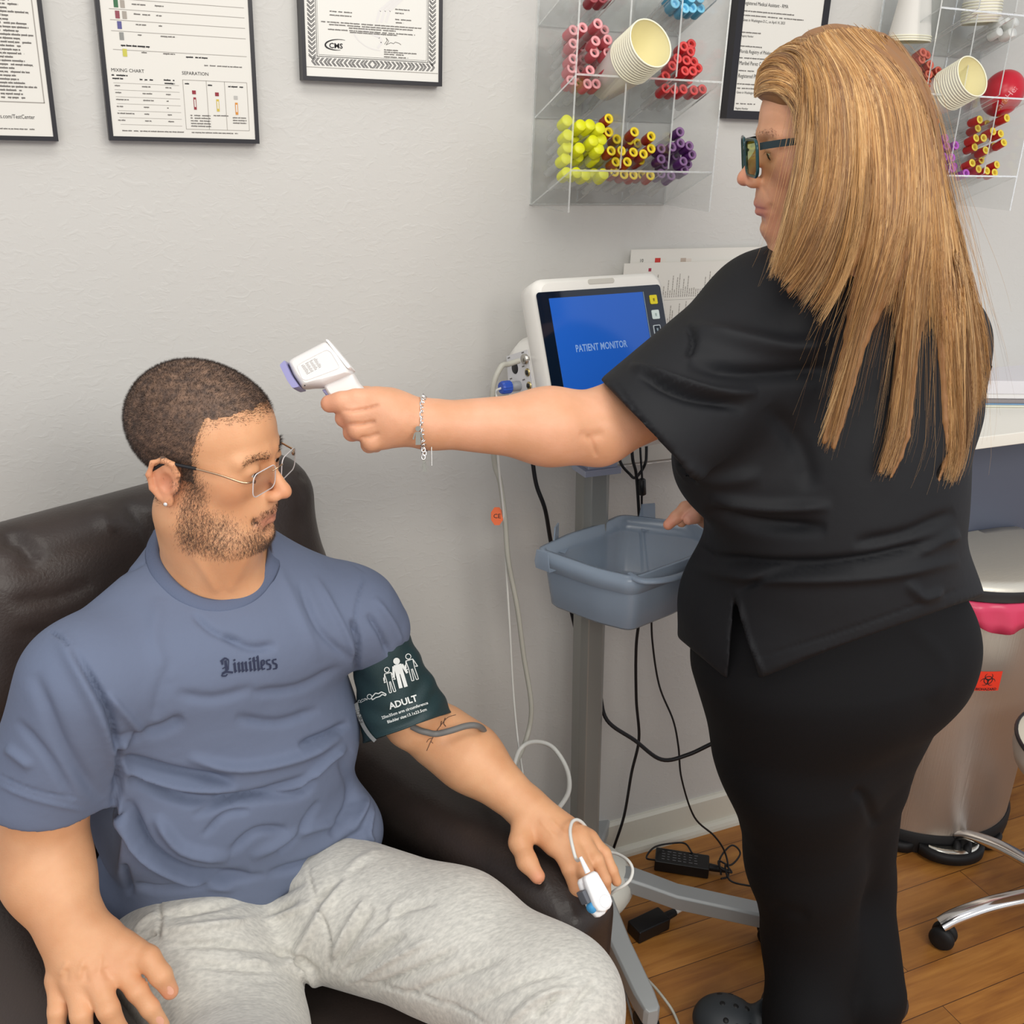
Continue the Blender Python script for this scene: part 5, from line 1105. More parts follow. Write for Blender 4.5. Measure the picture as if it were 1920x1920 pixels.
# blue shirt
SHIRT = mat('blue_jersey', '667087', 0.85, bump=0.0022, bscale=20, detail=7)
sh_p = [ecap(P(400, 1225, 1.315), P(430, 1430, 1.40), 0.185, 0.185, 0.112, 0.118, CL, 0.04), ecap(P(430, 1430, 1.40), P(452, 1580, 1.460), 0.180, 0.172, 0.118, 0.112, CL, 0.05),
        rc(P(165, 1272, 1.175), P(655, 1160, 1.390), 0.062, 0.062, 0.04), rc(P(403, 1068, 1.325), P(200, 1215, 1.225), 0.076, 0.050, 0.04), rc(P(403, 1068, 1.325), P(600, 1130, 1.39), 0.076, 0.055, 0.04), rc(P(470, 1550, 1.45), P(640, 1560, 1.50), 0.085, 0.062, 0.05), rc(P(260, 1640, 1.42), P(330, 1640, 1.42), 0.06, 0.08, 0.04),
        rc(P(152, 1282, 1.170), P(78, 1478, 1.205), 0.068, 0.0665, 0.035), rc(P(668, 1150, 1.40), P(706, 1182, 1.42), 0.056, 0.047, 0.035)]
# open hem of the sleeve, neck opening
ringpts = [(303, 985, 1.275), (292, 1020, 1.235), (303, 1062, 1.20), (335, 1100, 1.18), (375, 1122, 1.17), (415, 1127, 1.17), (455, 1114, 1.185), (487, 1085, 1.215), (506, 1045, 1.26), (505, 1005, 1.31), (470, 985, 1.36), (400, 965, 1.385), (335, 960, 1.345)]
def hit(px, py, prims, d0=1.0, d1=1.5):
    dd = np.linspace(d0, d1, 400); f = evalf(prims, np.array([P(px, py, d) for d in dd])); k = np.argmax(f < 0); return dd[k] if (f < 0).any() else None
ring_d = [hit(q[0], q[1], sh_p) for q in ringpts[:9]]; print('ring depth', [(q[2], None if d is None else round(float(d), 3)) for q, d in zip(ringpts, ring_d)])
shf = np.mean([d - q[2] for q, d in zip(ringpts, ring_d) if d is not None]); ringpts = [(q[0], q[1], (ring_d[i] if i < 9 and ring_d[i] is not None else q[2] + (shf if i else .022))) for i, q in enumerate(ringpts)]
rp = [P(*q) for q in ringpts]; rcn = sum(rp) / len(rp); U_, S_, Vt = np.linalg.svd(np.array(rp) - rcn); rn = Vt[2]; rn = rn if rn[2] > 0 else -rn
hc = P(80, 1500, 1.21); hn = P(80, 1500, 1.21) - P(120, 1350, 1.18); hn = hn / np.linalg.norm(hn) + RW @ np.array([0.12, 0, 0])
def cut(c, n, rad, op='s', k=0.002):
    c = np.array(c, float); n = np.array(n, float) / np.linalg.norm(n)
    def ev(p):
        q = p - c; s = q @ n; r = np.sqrt(np.maximum((q * q).sum(1) - s * s, 0)); return np.maximum(np.maximum(-s, r - rad), s - 0.2)
    cc_ = np.minimum(c, c + n * .2) - rad; ch_ = np.maximum(c, c + n * .2) + rad; return _mk(op, k, cc_, ch_, ev)
sh_p += [cut(hc, hn, 0.095), rc(P(84, 1465, 1.205), P(76, 1600, 1.225), 0.056, 0.060, 0.002, 's')]
def pxpoly():
    c = np.array([404.0, 1035.0]); pp = np.array([q[:2] for q in ringpts]) - c; a = np.arctan2(pp[:, 1], pp[:, 0]); r = np.hypot(*pp.T); r = np.where(pp[:, 1] < -40, 400, r); o = np.argsort(a); a, r = a[o], r[o]
    return c, np.concatenate([a - 2 * np.pi, a, a + 2 * np.pi]), np.concatenate([r] * 3)
pc_, pa_, prr_ = pxpoly()
sh_base = list(sh_p)
def neckhole():
    def ev(p):
        x, y, d = proj(p); q0, q1 = x - pc_[0], y - pc_[1]; return np.maximum((np.hypot(q0, q1) - np.interp(np.arctan2(q1, q0), pa_, prr_)) * d / F, d - 1.335)
    c = P(404, 1020, 1.25); return _mk('s', 0.003, c - .14, c + .14, ev)
sh_p.append(neckhole())
SF = [ # folds seen on the front: points, half width px, height m
    ([(110, 1190), (190, 1340), (240, 1500)], 22, .006), ([(135, 1215), (200, 1330), (222, 1430), (214, 1530)], 11, -.010), ([(60, 1260), (120, 1400), (190, 1500)], 18, -.004), ([(200, 1300), (280, 1390)], 12, .004),
    ([(215, 1390), (300, 1370), (345, 1345)], 14, -.006), ([(210, 1410), (255, 1375)], 9, .006), ([(225, 1420), (330, 1450), (440, 1465)], 12, -.010), ([(240, 1455), (350, 1500), (470, 1495), (590, 1455)], 13, -.009), ([(230, 1440), (340, 1475), (450, 1480)], 9, .006),
    ([(350, 1420), (450, 1440), (560, 1420), (640, 1380)], 13, .007), ([(560, 1400), (620, 1375), (655, 1355)], 10, -.007), ([(360, 1530), (450, 1500), (560, 1490), (590, 1460)], 10, -.006), ([(330, 1300), (400, 1310), (480, 1290)], 14, -.003),
    ([(470, 1300), (560, 1290), (640, 1250)], 12, -.004), ([(440, 1345), (520, 1355), (600, 1330)], 12, -.004), ([(420, 1190), (470, 1215), (520, 1210)], 12, -.004), ([(360, 1150), (400, 1185), (450, 1205)], 9, -.003),
    ([(560, 1090), (600, 1180), (660, 1240)], 10, -.0035), ([(590, 1080), (640, 1170), (670, 1240)], 9, .003), ([(520, 1060), (560, 1150), (600, 1240)], 13, .002), ([(240, 1500), (280, 1590), (360, 1640), (470, 1640)], 13, -.010), ([(215, 1470), (250, 1580), (330, 1640), (440, 1668)], 11, .008), ([(290, 1530), (340, 1590), (430, 1610)], 14, .007),
    ([(430, 1600), (480, 1560), (540, 1555)], 10, -.005), ([(470, 1610), (560, 1560), (640, 1540)], 12, .005), ([(500, 1640), (600, 1610), (690, 1550)], 10, -.006), ([(640, 1420), (660, 1500), (620, 1570)], 12, -.008), ([(660, 1400), (690, 1480), (660, 1560)], 10, .007), ([(690, 1430), (720, 1500), (740, 1550)], 9, -.007), ([(700, 1500), (690, 1560), (700, 1580)], 7, .005), ([(560, 1480), (610, 1430), (650, 1400)], 8, .006),
    ([(250, 1660), (300, 1670), (380, 1660), (500, 1640)], 9, -.007), ([(230, 1620), (245, 1680)], 9, -.006), ([(660, 1160), (672, 1210), (665, 1280)], 7, -.007), ([(700, 1120), (735, 1170), (752, 1210)], 9, .004), ([(690, 1150), (715, 1190), (730, 1230)], 8, -.005), ([(600, 1500), (560, 1560), (520, 1600)], 8, -.005), ([(380, 1570), (420, 1530), (470, 1520)], 8, -.004),
    ([(150, 1120), (220, 1080), (275, 1055)], 3.5, -.0022), ([(540, 1005), (620, 1030), (690, 1075)], 3.5, -.0022), ([(92, 1182), (118, 1200), (135, 1218)], 3, -.003), ([(686, 1075), (670, 1130), (664, 1190)], 3, -.0025), ([(-10, 1448), (60, 1480), (160, 1500)], 2.5, -.0014), ([(30, 1350), (90, 1420), (140, 1500)], 12, -.003), ([(10, 1400), (60, 1440)], 12, .003),
    ([(-5, 1470), (60, 1497), (163, 1522)], 5, .0015), ([(320, 1230), (300, 1300), (290, 1350)], 16, -.002), ([(300, 1120), (290, 1200), (320, 1280)], 20, .002)]
sv_, sq_ = surf(sh_p, 0.0032); sv_ = relax(sv_, sq_, 2, .5); sv_ = folds(sv_, sq_, SF, .72, 1.65)
px_, py_, _ = proj(sv_)
shirt = npmesh('shirt', sv_, sq_, SHIRT, man)
# rib collar
def grad(p):
    e = .004; o = np.array([p + v for v in np.eye(3) * e] + [p - v for v in np.eye(3) * e]); f = evalf(sh_base, o); g = f[:3] - f[3:]; return g / (np.linalg.norm(g) + 1e-9)
rr_ = spline(rp + [rp[0]], 8)[:-1]; K = len(rr_); NN = np.array([grad(p) for p in rr_])
for _ in range(12): NN = (np.roll(NN, 1, 0) + NN * 2 + np.roll(NN, -1, 0)); NN /= np.linalg.norm(NN, axis=1)[:, None]
cr = MB(); rings = []
for i, p in enumerate(rr_):
    t_ = rr_[(i + 1) % K] - rr_[i - 1]; t_ /= np.linalg.norm(t_); nn = NN[i] - t_ * (NN[i] @ t_); nn /= np.linalg.norm(nn); dn_ = np.cross(t_, nn); dn_ = dn_ if dn_ @ (p - rcn) > 0 else -dn_
    rings.append([p - dn_ * .002 - nn * .006, p - dn_ * .003 + nn * .0000, p + dn_ * .001 + nn * .0024, p + dn_ * .013 + nn * .0024, p + dn_ * .0165 + nn * .0002, p + dn_ * .012 - nn * .006])
cr.rings(rings, loop=True, smooth=True).build('collar', mat('blue_rib', '5b657d', 0.85, bump=.0005, bscale=500), shirt)
# embroidered word laid onto the chest
def drape(vs, px, py, rot_, verts, vquads, size_px, lift, fs, name, m, parent, depth0, sig=30):
    """sets flat lettering onto a garment: each point slides along the view ray to the cloth in front"""
    X, Y, D = proj(verts); out = []
    c, s = math.cos(rot_), math.sin(rot_)
    for v in vs:
        ax, ay_ = px + (v[0] * c - v[1] * s) * size_px, py - (v[0] * s + v[1] * c) * size_px
        w = (np.abs(X - ax) < (14 if sig < 50 else 22)) & (np.abs(Y - ay_) < (14 if sig < 50 else 22))
        if w.sum() == 0: d = depth0
        else:
            dd = D[w]; near_ = dd < dd.min() + 0.03; wt = np.exp(-((X[w][near_] - ax) ** 2 + (Y[w][near_] - ay_) ** 2) / sig); d = (dd[near_] * wt).sum() / wt.sum()
        out.append(P(ax, ay_, d - lift))
    return MB().add(out, fs).build(name, m, parent)
def bold_word(txt, off=0.02, xs=1.0): return text_mesh(txt, 1.0, align='CENTER', xs=xs, offset=off)
msk = (px_ > 390) & (px_ < 550) & (py_ > 1190) & (py_ < 1290)
def blackletter():
    V, Fc = [], []
    def bar(x0, y0, x1, y1, w):
        d = np.array([x1 - x0, y1 - y0]); L = np.hypot(*d); n = np.array([-d[1], d[0]]) / L * w / 2; a, b = np.array([x0, y0]), np.array([x1, y1]); k = max(1, int(L / .12)); o = len(V)
        for i in range(k + 1): p = a + (b - a) * i / k; V.append((p[0] - n[0], p[1] - n[1], 0)); V.append((p[0] + n[0], p[1] + n[1], 0))
        for i in range(k): Fc.append((o + 2 * i, o + 2 * i + 2, o + 2 * i + 3, o + 2 * i + 1))
    def stem(x, y0=0, y1=.62, w=.13): bar(x, y0 + .06, x, y1 - .06, w); bar(x - .09, y1 - .12, x + .05, y1, .08); bar(x - .05, y0, x + .10, y0 + .12, .08)
    # L
    bar(-2.05, .75, -1.75, .95, .12); bar(-1.75, .95, -1.55, .80, .10); bar(-1.95, .55, -1.95, .78, .12); bar(-1.75, .80, -1.72, .15, .15); bar(-1.55, .80, -1.62, .20, .06); bar(-1.98, .30, -1.72, .42, .07); bar(-2.0, .0, -1.75, .12, .14); bar(-1.8, .10, -1.35, .02, .12); bar(-2.05, -.14, -1.8, -.16, .09); bar(-2.06, -.14, -1.98, .04, .07); bar(-1.8, -.16, -1.7, -.05, .07)
    x = -1.2; stem(x); bar(x - .06, .74, x + .06, .80, .10)
    for k in range(3): stem(-.95 + .22 * k)
    x = -.24; stem(x); bar(x - .06, .74, x + .06, .80, .10)
    x = .0; stem(x, 0, .85); bar(x - .12, .62, x + .15, .62, .07)
    x = .24; stem(x, 0, .92)
    x = .50; bar(x - .06, .08, x - .06, .56, .12); bar(x - .06, .58, x + .12, .62, .08); bar(x + .12, .60, x + .10, .36, .10); bar(x + .10, .36, x - .04, .26, .06); bar(x - .06, .04, x + .14, .10, .08)
    for x in (.86, 1.24): bar(x + .14, .60, x - .08, .58, .09); bar(x - .10, .58, x - .08, .36, .10); bar(x - .08, .38, x + .12, .30, .11); bar(x + .13, .30, x + .11, .06, .11); bar(x + .12, .04, x - .12, .02, .08)
    return V, Fc
vs, fs = blackletter()
drape(vs, 478, 1258, 0.085, sv_[msk], None, 30.5, 0.0016, fs, 'embroidered_word', mat('navy_thread', '232a44', 0.7), shirt, 1.2)

# grey sweatpants
def heather():
    m = mat('heather_grey', 'b4b2ab', 0.9, bump=.0016, bscale=26, detail=7, mix='d0cdc4', mscale=120, mfac=(.3, .7), stretch=(1, 2.6, 1), sheen=.2); return m
HE = heather()
hipL, kneeL = PZ(640, 1705, .56), PZ(1032, 1884, .56); hipR, kneeR = PZ(360, 1800, .56), P(450, 2130, 1.10)
print('thigh L', np.linalg.norm(kneeL - hipL), 'R', np.linalg.norm(kneeR - hipR), 'upper arm', np.linalg.norm(shL - elL), np.linalg.norm(shR - elR), 'fore', np.linalg.norm(elL - wrL), np.linalg.norm(elR - wrR))
def rel(p): q = np.asarray(p) - CC; return (q @ CL).round(3), (q @ CF).round(3), round(q[2], 3)
for nm, p in (('hipL', hipL), ('hipR', hipR), ('kneeL', kneeL), ('kneeR', kneeR), ('wrL', wrL), ('handR', hw), ('shL', shL), ('shR', shR), ('head', MHD[0]), ('belly', P(455, 1600, 1.475))): print(nm, rel(p))
pn_p = [ecap(P(440, 1650, 1.50), P(480, 1725, 1.51), 0.185, 0.180, 0.105, 0.10, CL, 0.05), rc(hipL, PZ(850, 1770, .565), 0.100, 0.094, 0.05), rc(PZ(850, 1770, .565), kneeL, 0.094, 0.084, 0.03), rc(kneeL, kneeL + CF * .05 + np.array([0, 0, -.45]), 0.084, 0.066, 0.05),
        rc(hipR, P(430, 1960, 1.30), 0.102, 0.098, 0.05), rc(P(430, 1960, 1.30), kneeR, .096, 0.085, .03), rc(kneeR, kneeR + CF * .05 + np.array([0, 0, -.46]), .082, .064, .05), rc(P(300, 1790, 1.45), P(330, 1735, 1.47), .05, .06, .04)]
PF = [([(298, 1690), (300, 1725), (296, 1765)], 3, -.004), ([(306, 1690), (310, 1725), (306, 1765)], 4, .002), ([(250, 1750), (275, 1725), (296, 1712)], 5, .004), ([(255, 1775), (275, 1755), (294, 1750)], 5, -.005), ([(745, 1570), (650, 1640), (560, 1780), (510, 1830)], 12, .006), ([(700, 1600), (640, 1650), (590, 1700)], 11, -.006), ([(590, 1680), (612, 1740), (620, 1790), (610, 1830)], 4, -.004), ([(640, 1830), (700, 1790), (760, 1750)], 10, -.006), ([(640, 1850), (730, 1800), (810, 1760)], 8, .005), ([(680, 1860), (780, 1820), (860, 1780)], 9, -.005), ([(620, 1820), (660, 1760), (700, 1700)], 9, -.006), ([(620, 1800), (650, 1740), (690, 1680)], 7, .005), ([(760, 1870), (860, 1830), (950, 1790)], 10, -.004),
      ([(700, 1740), (760, 1705), (820, 1690)], 9, -.004), ([(880, 1890), (980, 1840), (1060, 1820)], 11, -.004), ([(950, 1920), (1010, 1870), (1080, 1850)], 9, .005), ([(1060, 1920), (1090, 1870), (1120, 1840)], 8, -.004), ([(1000, 1910), (1050, 1860)], 7, -.005),
      ([(300, 1720), (400, 1700), (500, 1680), (575, 1650)], 9, -.006), ([(300, 1745), (400, 1735), (510, 1720), (590, 1690)], 10, .006), ([(310, 1775), (420, 1770), (540, 1790), (600, 1830)], 10, -.006), ([(440, 1800), (540, 1815), (600, 1850)], 8, .006), ([(470, 1840), (550, 1840), (605, 1870)], 8, -.006), ([(480, 1865), (560, 1862), (604, 1885)], 7, .005), ([(490, 1890), (560, 1884), (604, 1905)], 7, -.005), ([(360, 1810), (460, 1815), (560, 1830)], 9, -.004), ([(575, 1625), (590, 1680)], 2.5, -.003), ([(560, 1690), (500, 1720), (440, 1735)], 8, -.005),
      ([(640, 1835), (760, 1860), (860, 1890), (920, 1925)], 3, -.003), ([(745, 1690), (720, 1740), (660, 1790)], 10, .004)]
pv, pq = surf(pn_p, 0.0042); pv = relax(pv, pq, 2, .5); pv = folds(pv, pq, PF, .72, 1.7); npmesh('sweatpants', pv, pq, HE, man)
# ------------------------------------------------------------------ standing woman
WSK = skin_mat('woman_skin', 'cf9874', 'dba383')
wc = P(1562, 262, 1.275); vh = ray(1572, 262); vh[2] = 0; vh /= np.linalg.norm(vh); lf = np.array([-vh[1], vh[0], 0])
wf = lf * math.cos(math.radians(13)) - vh * math.sin(math.radians(13)) + np.array([0, 0, -0.15])
WHD = (wc, rotm(wf, roll=-0.02)); WS = 1.0
def HW(p): return WHD[0] + WHD[1] @ (np.array(p, float) * WS)
WLAT = rotm(wf)[:, 1]
w_p = head_prims(WHD, WS, False, 0.070)
w_p += [rc(HW((-.025, 0, -.06)), P(1590, 500, 1.36), 0.050, 0.058, 0.03), ecap(P(1590, 560, 1.42), P(1565, 900, 1.50), 0.15, 0.14, 0.13, 0.13, WLAT, 0.04), ecap(P(1565, 900, 1.50), P(1565, 1080, 1.56), 0.13, 0.13, 0.12, 0.12, WLAT, 0.04), rc(HW((.03, 0, -.10)), P(1500, 520, 1.33), .03, .05, .03)]
ws, we, ww = P(1400, 655, 1.37), P(1120, 803, 1.275), P(806, 796, 1.195)
w_p += [rc(ws, we, 0.062, 0.044, 0.03), rc(we, P(1030, 800, 1.25), 0.0445, 0.0430, 0.02), rc(P(1030, 800, 1.25), ww, 0.0425, 0.0265, 0.03)]
w_p += [rc(P(1600, 560, 1.42), ws, .06, .06, .05)]
# hand closed on the thermometer grip
palm = P(728, 784, 1.183)
w_p += [rc(ww, palm, 0.025, 0.030, 0.02), rc(palm, P(700, 762, 1.168), .028, .019, .02), rc(palm, P(704, 808, 1.180), .028, .017, .02)]
w_p += fg([(700, 752, 1.166), (668, 750, 1.158), (640, 754, 1.155), (618, 757, 1.158)], [.0142, .0122, .0115, .0103], .005)
w_p += fg([(698, 776, 1.166), (662, 778, 1.155), (646, 784, 1.166), (662, 788, 1.190)], [.0130, .0112, .0102, .009], .004)
w_p += fg([(700, 800, 1.170), (670, 806, 1.160), (660, 811, 1.172), (678, 814, 1.195)], [.0122, .0105, .0098, .0085], .004)
w_p += fg([(712, 818, 1.178), (696, 829, 1.168), (692, 834, 1.180), (705, 836, 1.198)], [.0110, .0096, .0090, .008], .004)
w_p += fg([(745, 765, 1.200), (712, 752, 1.215), (688, 745, 1.218), (664, 742, 1.214)], [.017, .0130, .0118, .0100], .008)
# far hand peeking out past the tunic
rh = P(1345, 962, 1.64)
w_p += [rc(rh, P(1305, 955, 1.635), .026, .016, .02), rc(P(1480, 900, 1.66), rh, .035, .026, .03), rc(P(1700, 640, 1.60), P(1480, 900, 1.66), .05, .04, .04), rc(P(1600, 560, 1.42), P(1700, 640, 1.60), .055, .05, .05)]
w_p += fg([(1310, 953, 1.635), (1286, 953, 1.628), (1268, 970, 1.624), (1253, 984, 1.622)], [.0115, .0112, .0100, .0085], .005)
w_p += fg([(1325, 966, 1.630), (1303, 968, 1.615), (1291, 974, 1.610)], [.0125, .0112, .0090], .005)
w_p += fg([(1315, 962, 1.66), (1292, 962, 1.662), (1278, 980, 1.66)], [.0105, .0098, .008], .005)
wv, wq = surf(w_p, 0.0021); wv = relax(wv, wq, 1, .25)
wv = folds(wv, wq, [([(1102, 815), (1112, 835), (1118, 858)], 4, -.0025), ([(1085, 812), (1110, 818), (1135, 812)], 9, -.002), ([(1425, 165), (1450, 158), (1480, 172)], 2.2, -.0008), ([(1420, 190), (1450, 180), (1485, 195)], 2.2, -.0008), ([(1418, 214), (1450, 207), (1480, 222)], 2.2, -.0006),
     ([(1424, 345), (1434, 358), (1442, 378)], 3, -.0012), ([(640, 771), (672, 769), (692, 766), (712, 758)], 3, -.004), ([(650, 797), (684, 795), (705, 790)], 3, -.004), ([(675, 822), (695, 819), (712, 812)], 3, -.0035), ([(760, 770), (790, 780)], 5, .0008)])
wm = thing('person', 'standing woman with long blonde hair and glasses in black scrubs, aiming a thermometer', 'person', PZ(1540, 1890, 0.0))
wo = npmesh('body', wv, wq, WSK, wm)
tones(wo, wv, [(HW((.095, 0, -.0725)), .013, 'b5605c', .75), (HW((.090, .016, -.0735)), .010, 'b5605c', .6), (HW((.110, 0, -.036)), .015, 'd07a66', .55), (HW((.06, .045, -.035)), .025, 'cf8068', .45), (HW((.078, .03, -.095)), .02, 'cf8068', .3), (HW((.088, .034, .006)), .012, 'a97a66', .5),
      (P(620, 757, 1.16), .013, 'd0806a', .6), (P(650, 784, 1.16), .012, 'c67862', .5), (P(662, 811, 1.165), .012, 'c67862', .5), (P(1255, 984, 1.62), .014, 'd98a78', .6), (P(1292, 974, 1.61), .014, 'e0a095', .6)])
def eb(y):
    R = WHD[1]; c = HW((.0745, y, -.0045)); lk = R @ np.array((1, 0, -.55)); lk /= np.linalg.norm(lk)
    e = MB().lathe([(0.0126 * math.sin(a) + 1e-5, 0.0126 * math.cos(a)) for a in np.linspace(0, math.pi, 14)], c=c, R=basis(lk), n=20, cap=False).build('eye', mat('eye_white', 'ddd5cc', 0.15), wm)
    MB().lathe([(0.0062, .0112), (0.005, .0124), (0.0001, .0131)], c=c, R=basis(lk), n=20, cap=False).build('iris', mat('dark_iris', '2a1a12', 0.1), e)
for y in (.031, -.031): eb(y)
wloc = ((wv - WHD[0]) @ WHD[1]) / WS; wn_ = vnormals(wv, wq); nearw = np.linalg.norm(wloc, axis=1) < .16
def wsample(fn, n, jit=.001):
    fq = wq[nearw[wq].all(1)]; i = NR.randint(0, len(fq), n * 40); a, b = NR.rand(n * 40, 1), NR.rand(n * 40, 1); c = wv[fq[i]]
    p = (c[:, 0] * (1 - a) + c[:, 1] * a) * (1 - b) + (c[:, 3] * (1 - a) + c[:, 2] * a) * b; L = (p - WHD[0]) @ WHD[1] / WS; ok = fn(L + NR.normal(0, jit, L.shape)); return p[ok][:n], wn_[fq[i, 0]][ok][:n]
for sg in (1, -1):
    r_, n_ = wsample(lambda L: (L[:, 1] * sg > .012) & (L[:, 1] * sg < .050) & (np.abs(L[:, 2] - (.019 + .1 * np.clip(L[:, 1] * sg - .012, 0, .02) - .32 * np.maximum(L[:, 1] * sg - .034, 0))) < .0030) & (L[:, 0] > .04), 1000)
    strands('eyebrow', r_, n_ * .2 + WHD[1][:, 1] * sg * .9, .0055, .00018, mat('brown_brow', '6b4a3a', .5), wm)
    r_, n_ = wsample(lambda L: (L[:, 1] * sg > .019) & (L[:, 1] * sg < .046) & (np.abs(L[:, 2] + .0035) < .0016) & (L[:, 0] > .07), 90, .0005)
    if len(r_): strands('eyelashes', r_, n_ * .9 - WHD[1][:, 2] * .5, .0065, .00018, mat('lash', '241a18', .5), wm)

SCR = mat('black_scrub_cloth', '101115', 0.7, bump=.0018, bscale=14, detail=5, spec=.4)
st_p = [ecap(P(1600, 590, 1.435), P(1565, 850, 1.495), 0.165, 0.170, 0.150, 0.178, WLAT, 0.05), ecap(P(1565, 850, 1.495), P(1558, 985, 1.535), 0.170, 0.172, 0.172, 0.172, WLAT, 0.04), ecap(P(1558, 985, 1.535), P(1556, 1150, 1.59), 0.18, 0.20, 0.180, 0.205, WLAT, 0.05),
        rc(P(1590, 530, 1.38), P(1450, 590, 1.36), .075, .085, .04), rc(P(1640, 550, 1.42), P(1735, 650, 1.51), .070, .080, .05), rc(P(1735, 650, 1.51), P(1745, 770, 1.50), .080, .070, .05),
        rc(P(1435, 625, 1.375), P(1205, 815, 1.275), 0.096, 0.088, 0.04), rc(P(1420, 720, 1.40), P(1380, 860, 1.43), .09, .09, .06), rc(P(1690, 1150, 1.57), P(1560, 1180, 1.58), .112, .135, .06), rc(P(1380, 1120, 1.60), P(1400, 1190, 1.63), .085, .08, .05)]
hcn = P(1190, 818, 1.275); hax = np.cross(ray(1136, 722), ray(1308, 902)); hax /= np.linalg.norm(hax); hax = hax if hax @ (RW @ np.array([-1.0, -1, 0])) > 0 else -hax; hcn = P(1222, 812, 1.275)
st_p += [cut(hcn, hax, 0.14), rc(P(1290, 745, 1.31), P(1150, 875, 1.25), .062, .072, .003, 's')]
# hem: back panel slants up to the right; left front panel ends lower, with a side slit
hemA, hemB, hemC = P(1425, 1272, 1.50), P(1838, 1118, 1.50), P(1630, 1200, 1.75)
hn_ = np.cross(hemB - hemA, hemC - hemA); hn_ /= np.linalg.norm(hn_); hn_ = hn_ if hn_[2] < 0 else -hn_
st_p += [rc(P(1500, 1180, 1.62), P(1480, 1240, 1.65), .17, .175, .06), half(hemA, hn_, k=.002)]
def sight(p1, p2): n = np.cross(ray(*p1), ray(*p2)); n /= np.linalg.norm(n); return n if n @ (RW @ np.array([0, -1.0, 0])) > 0 else -n
n3 = sight((1262, 1188), (1385, 1292)); st_p += [half(CP, n3, k=.004, lo=P(1340, 1240, 1.6) - .16, hi=P(1340, 1240, 1.6) + .16)]
def wedge(ap, b1, b2, dd, dep):
    na = np.cross(ray(*ap), ray(*b1)); nb = np.cross(ray(*b2), ray(*ap)); m_ = ray((b1[0] + b2[0]) / 2, (b1[1] + b2[1]) / 2); na = na / np.linalg.norm(na) * (-1 if na @ m_ > 0 else 1); nb = nb / np.linalg.norm(nb) * (-1 if nb @ m_ > 0 else 1); c = P(*ap, dd); fz = RW @ np.array([0, 0, -1.0])
    ev = lambda p: np.maximum(np.maximum((p - CP) @ na, (p - CP) @ nb), (p - c) @ fz - dep)
    return _mk('s', .002, P(*ap, dd) - .2, P(*ap, dd) + .2, ev)
st_p += [wedge((1377, 1116), (1362, 1300), (1432, 1300), 1.55, .06)]
tv, tq = surf(st_p, 0.0042); tv = relax(tv, tq, 2, .5)
TF = [([(1285, 615), (1400, 640), (1480, 650), (1560, 640)], 22, .010), ([(1290, 680), (1400, 700), (1500, 700), (1560, 690)], 20, -.010), ([(1180, 685), (1260, 715), (1340, 735), (1420, 735)], 12, .010), ([(1200, 700), (1290, 745), (1400, 765)], 13, -.007), ([(1290, 612), (1300, 640), (1290, 670)], 8, -.006),
      ([(1260, 870), (1340, 900), (1430, 890)], 20, .005), ([(1320, 960), (1420, 985), (1550, 990)], 16, -.010), ([(1330, 935), (1440, 950), (1560, 950)], 14, .007), ([(1300, 1040), (1450, 1058), (1620, 1050), (1780, 1010)], 13, -.010), ([(1300, 1068), (1450, 1085), (1640, 1080), (1800, 1050)], 14, .006), ([(1380, 1110), (1460, 1075), (1600, 1065)], 9, -.006),
      ([(1790, 960), (1700, 1000), (1600, 1020)], 14, -.006), ([(1800, 1000), (1720, 1035)], 12, .006), ([(1700, 1090), (1730, 1120), (1770, 1110)], 12, .005), ([(1300, 985), (1310, 1020), (1340, 1045)], 8, -.008), ([(1820, 830), (1790, 860), (1760, 900)], 12, -.008), ([(1835, 690), (1800, 740)], 10, -.006), ([(1846, 680), (1840, 700)], 8, .008),
      ([(1440, 1262), (1600, 1205), (1830, 1125)], 3, -.002), ([(1415, 1235), (1590, 1180), (1820, 1098)], 3, -.0015), ([(1440, 760), (1500, 840), (1520, 920)], 25, -.005), ([(1150, 712), (1200, 780), (1265, 850)], 3, -.0018), ([(1384, 1116), (1402, 1190), (1434, 1268)], 5, .003)]
tv = folds(tv, tq, TF, .75, 1.5)
# where the slit opens, the tunic stands clear of the trousers
so_ = npmesh('scrub_top', tv, tq, SCR, wm)
TRS = mat('black_trousers', '0a0a0d', 0.8, bump=.0002, bscale=700, spec=.3)
an1, an2 = PZ(1512, 1905, 0.10), PZ(1628, 1878, 0.10)
tr_p = [ecap(P(1556, 1080, 1.57), P(1560, 1210, 1.61), 0.165, 0.185, 0.17, 0.185, WLAT, 0.05), el(P(1712, 1215, 1.575), (.096, .096, .112), k=.05), rc(P(1480, 1230, 1.62), P(1500, 1420, 1.69), .155, .125, .05), rc(P(1500, 1420, 1.69), P(1508, 1610, 1.80), .125, .096, .04), rc(P(1508, 1610, 1.80), P(1520, 1760, 1.88), .096, .084, .04), rc(P(1520, 1760, 1.88), an1 + [0, 0, .0], .084, .074, .03), rc(an1, an1 - [0, 0, .08], .074, .074, .02),
        rc(P(1620, 1230, 1.66), P(1590, 1440, 1.78), .15, .10, .05), rc(P(1590, 1440, 1.78), P(1590, 1640, 1.93), .095, .082, .03), rc(P(1590, 1640, 1.93), an2 + [0, 0, .03], .078, .062, .03), rc(an2, an2 - [0, 0, .06], .062, .062, .02), rc(P(1425, 1230, 1.66), P(1445, 1380, 1.72), .078, .085, .05)]
tr_p += [half((0, 0, .055), (0, 0, -1), k=.002)]
qv, qq = surf(tr_p, 0.0048); qv = relax(qv, qq, 2, .5)
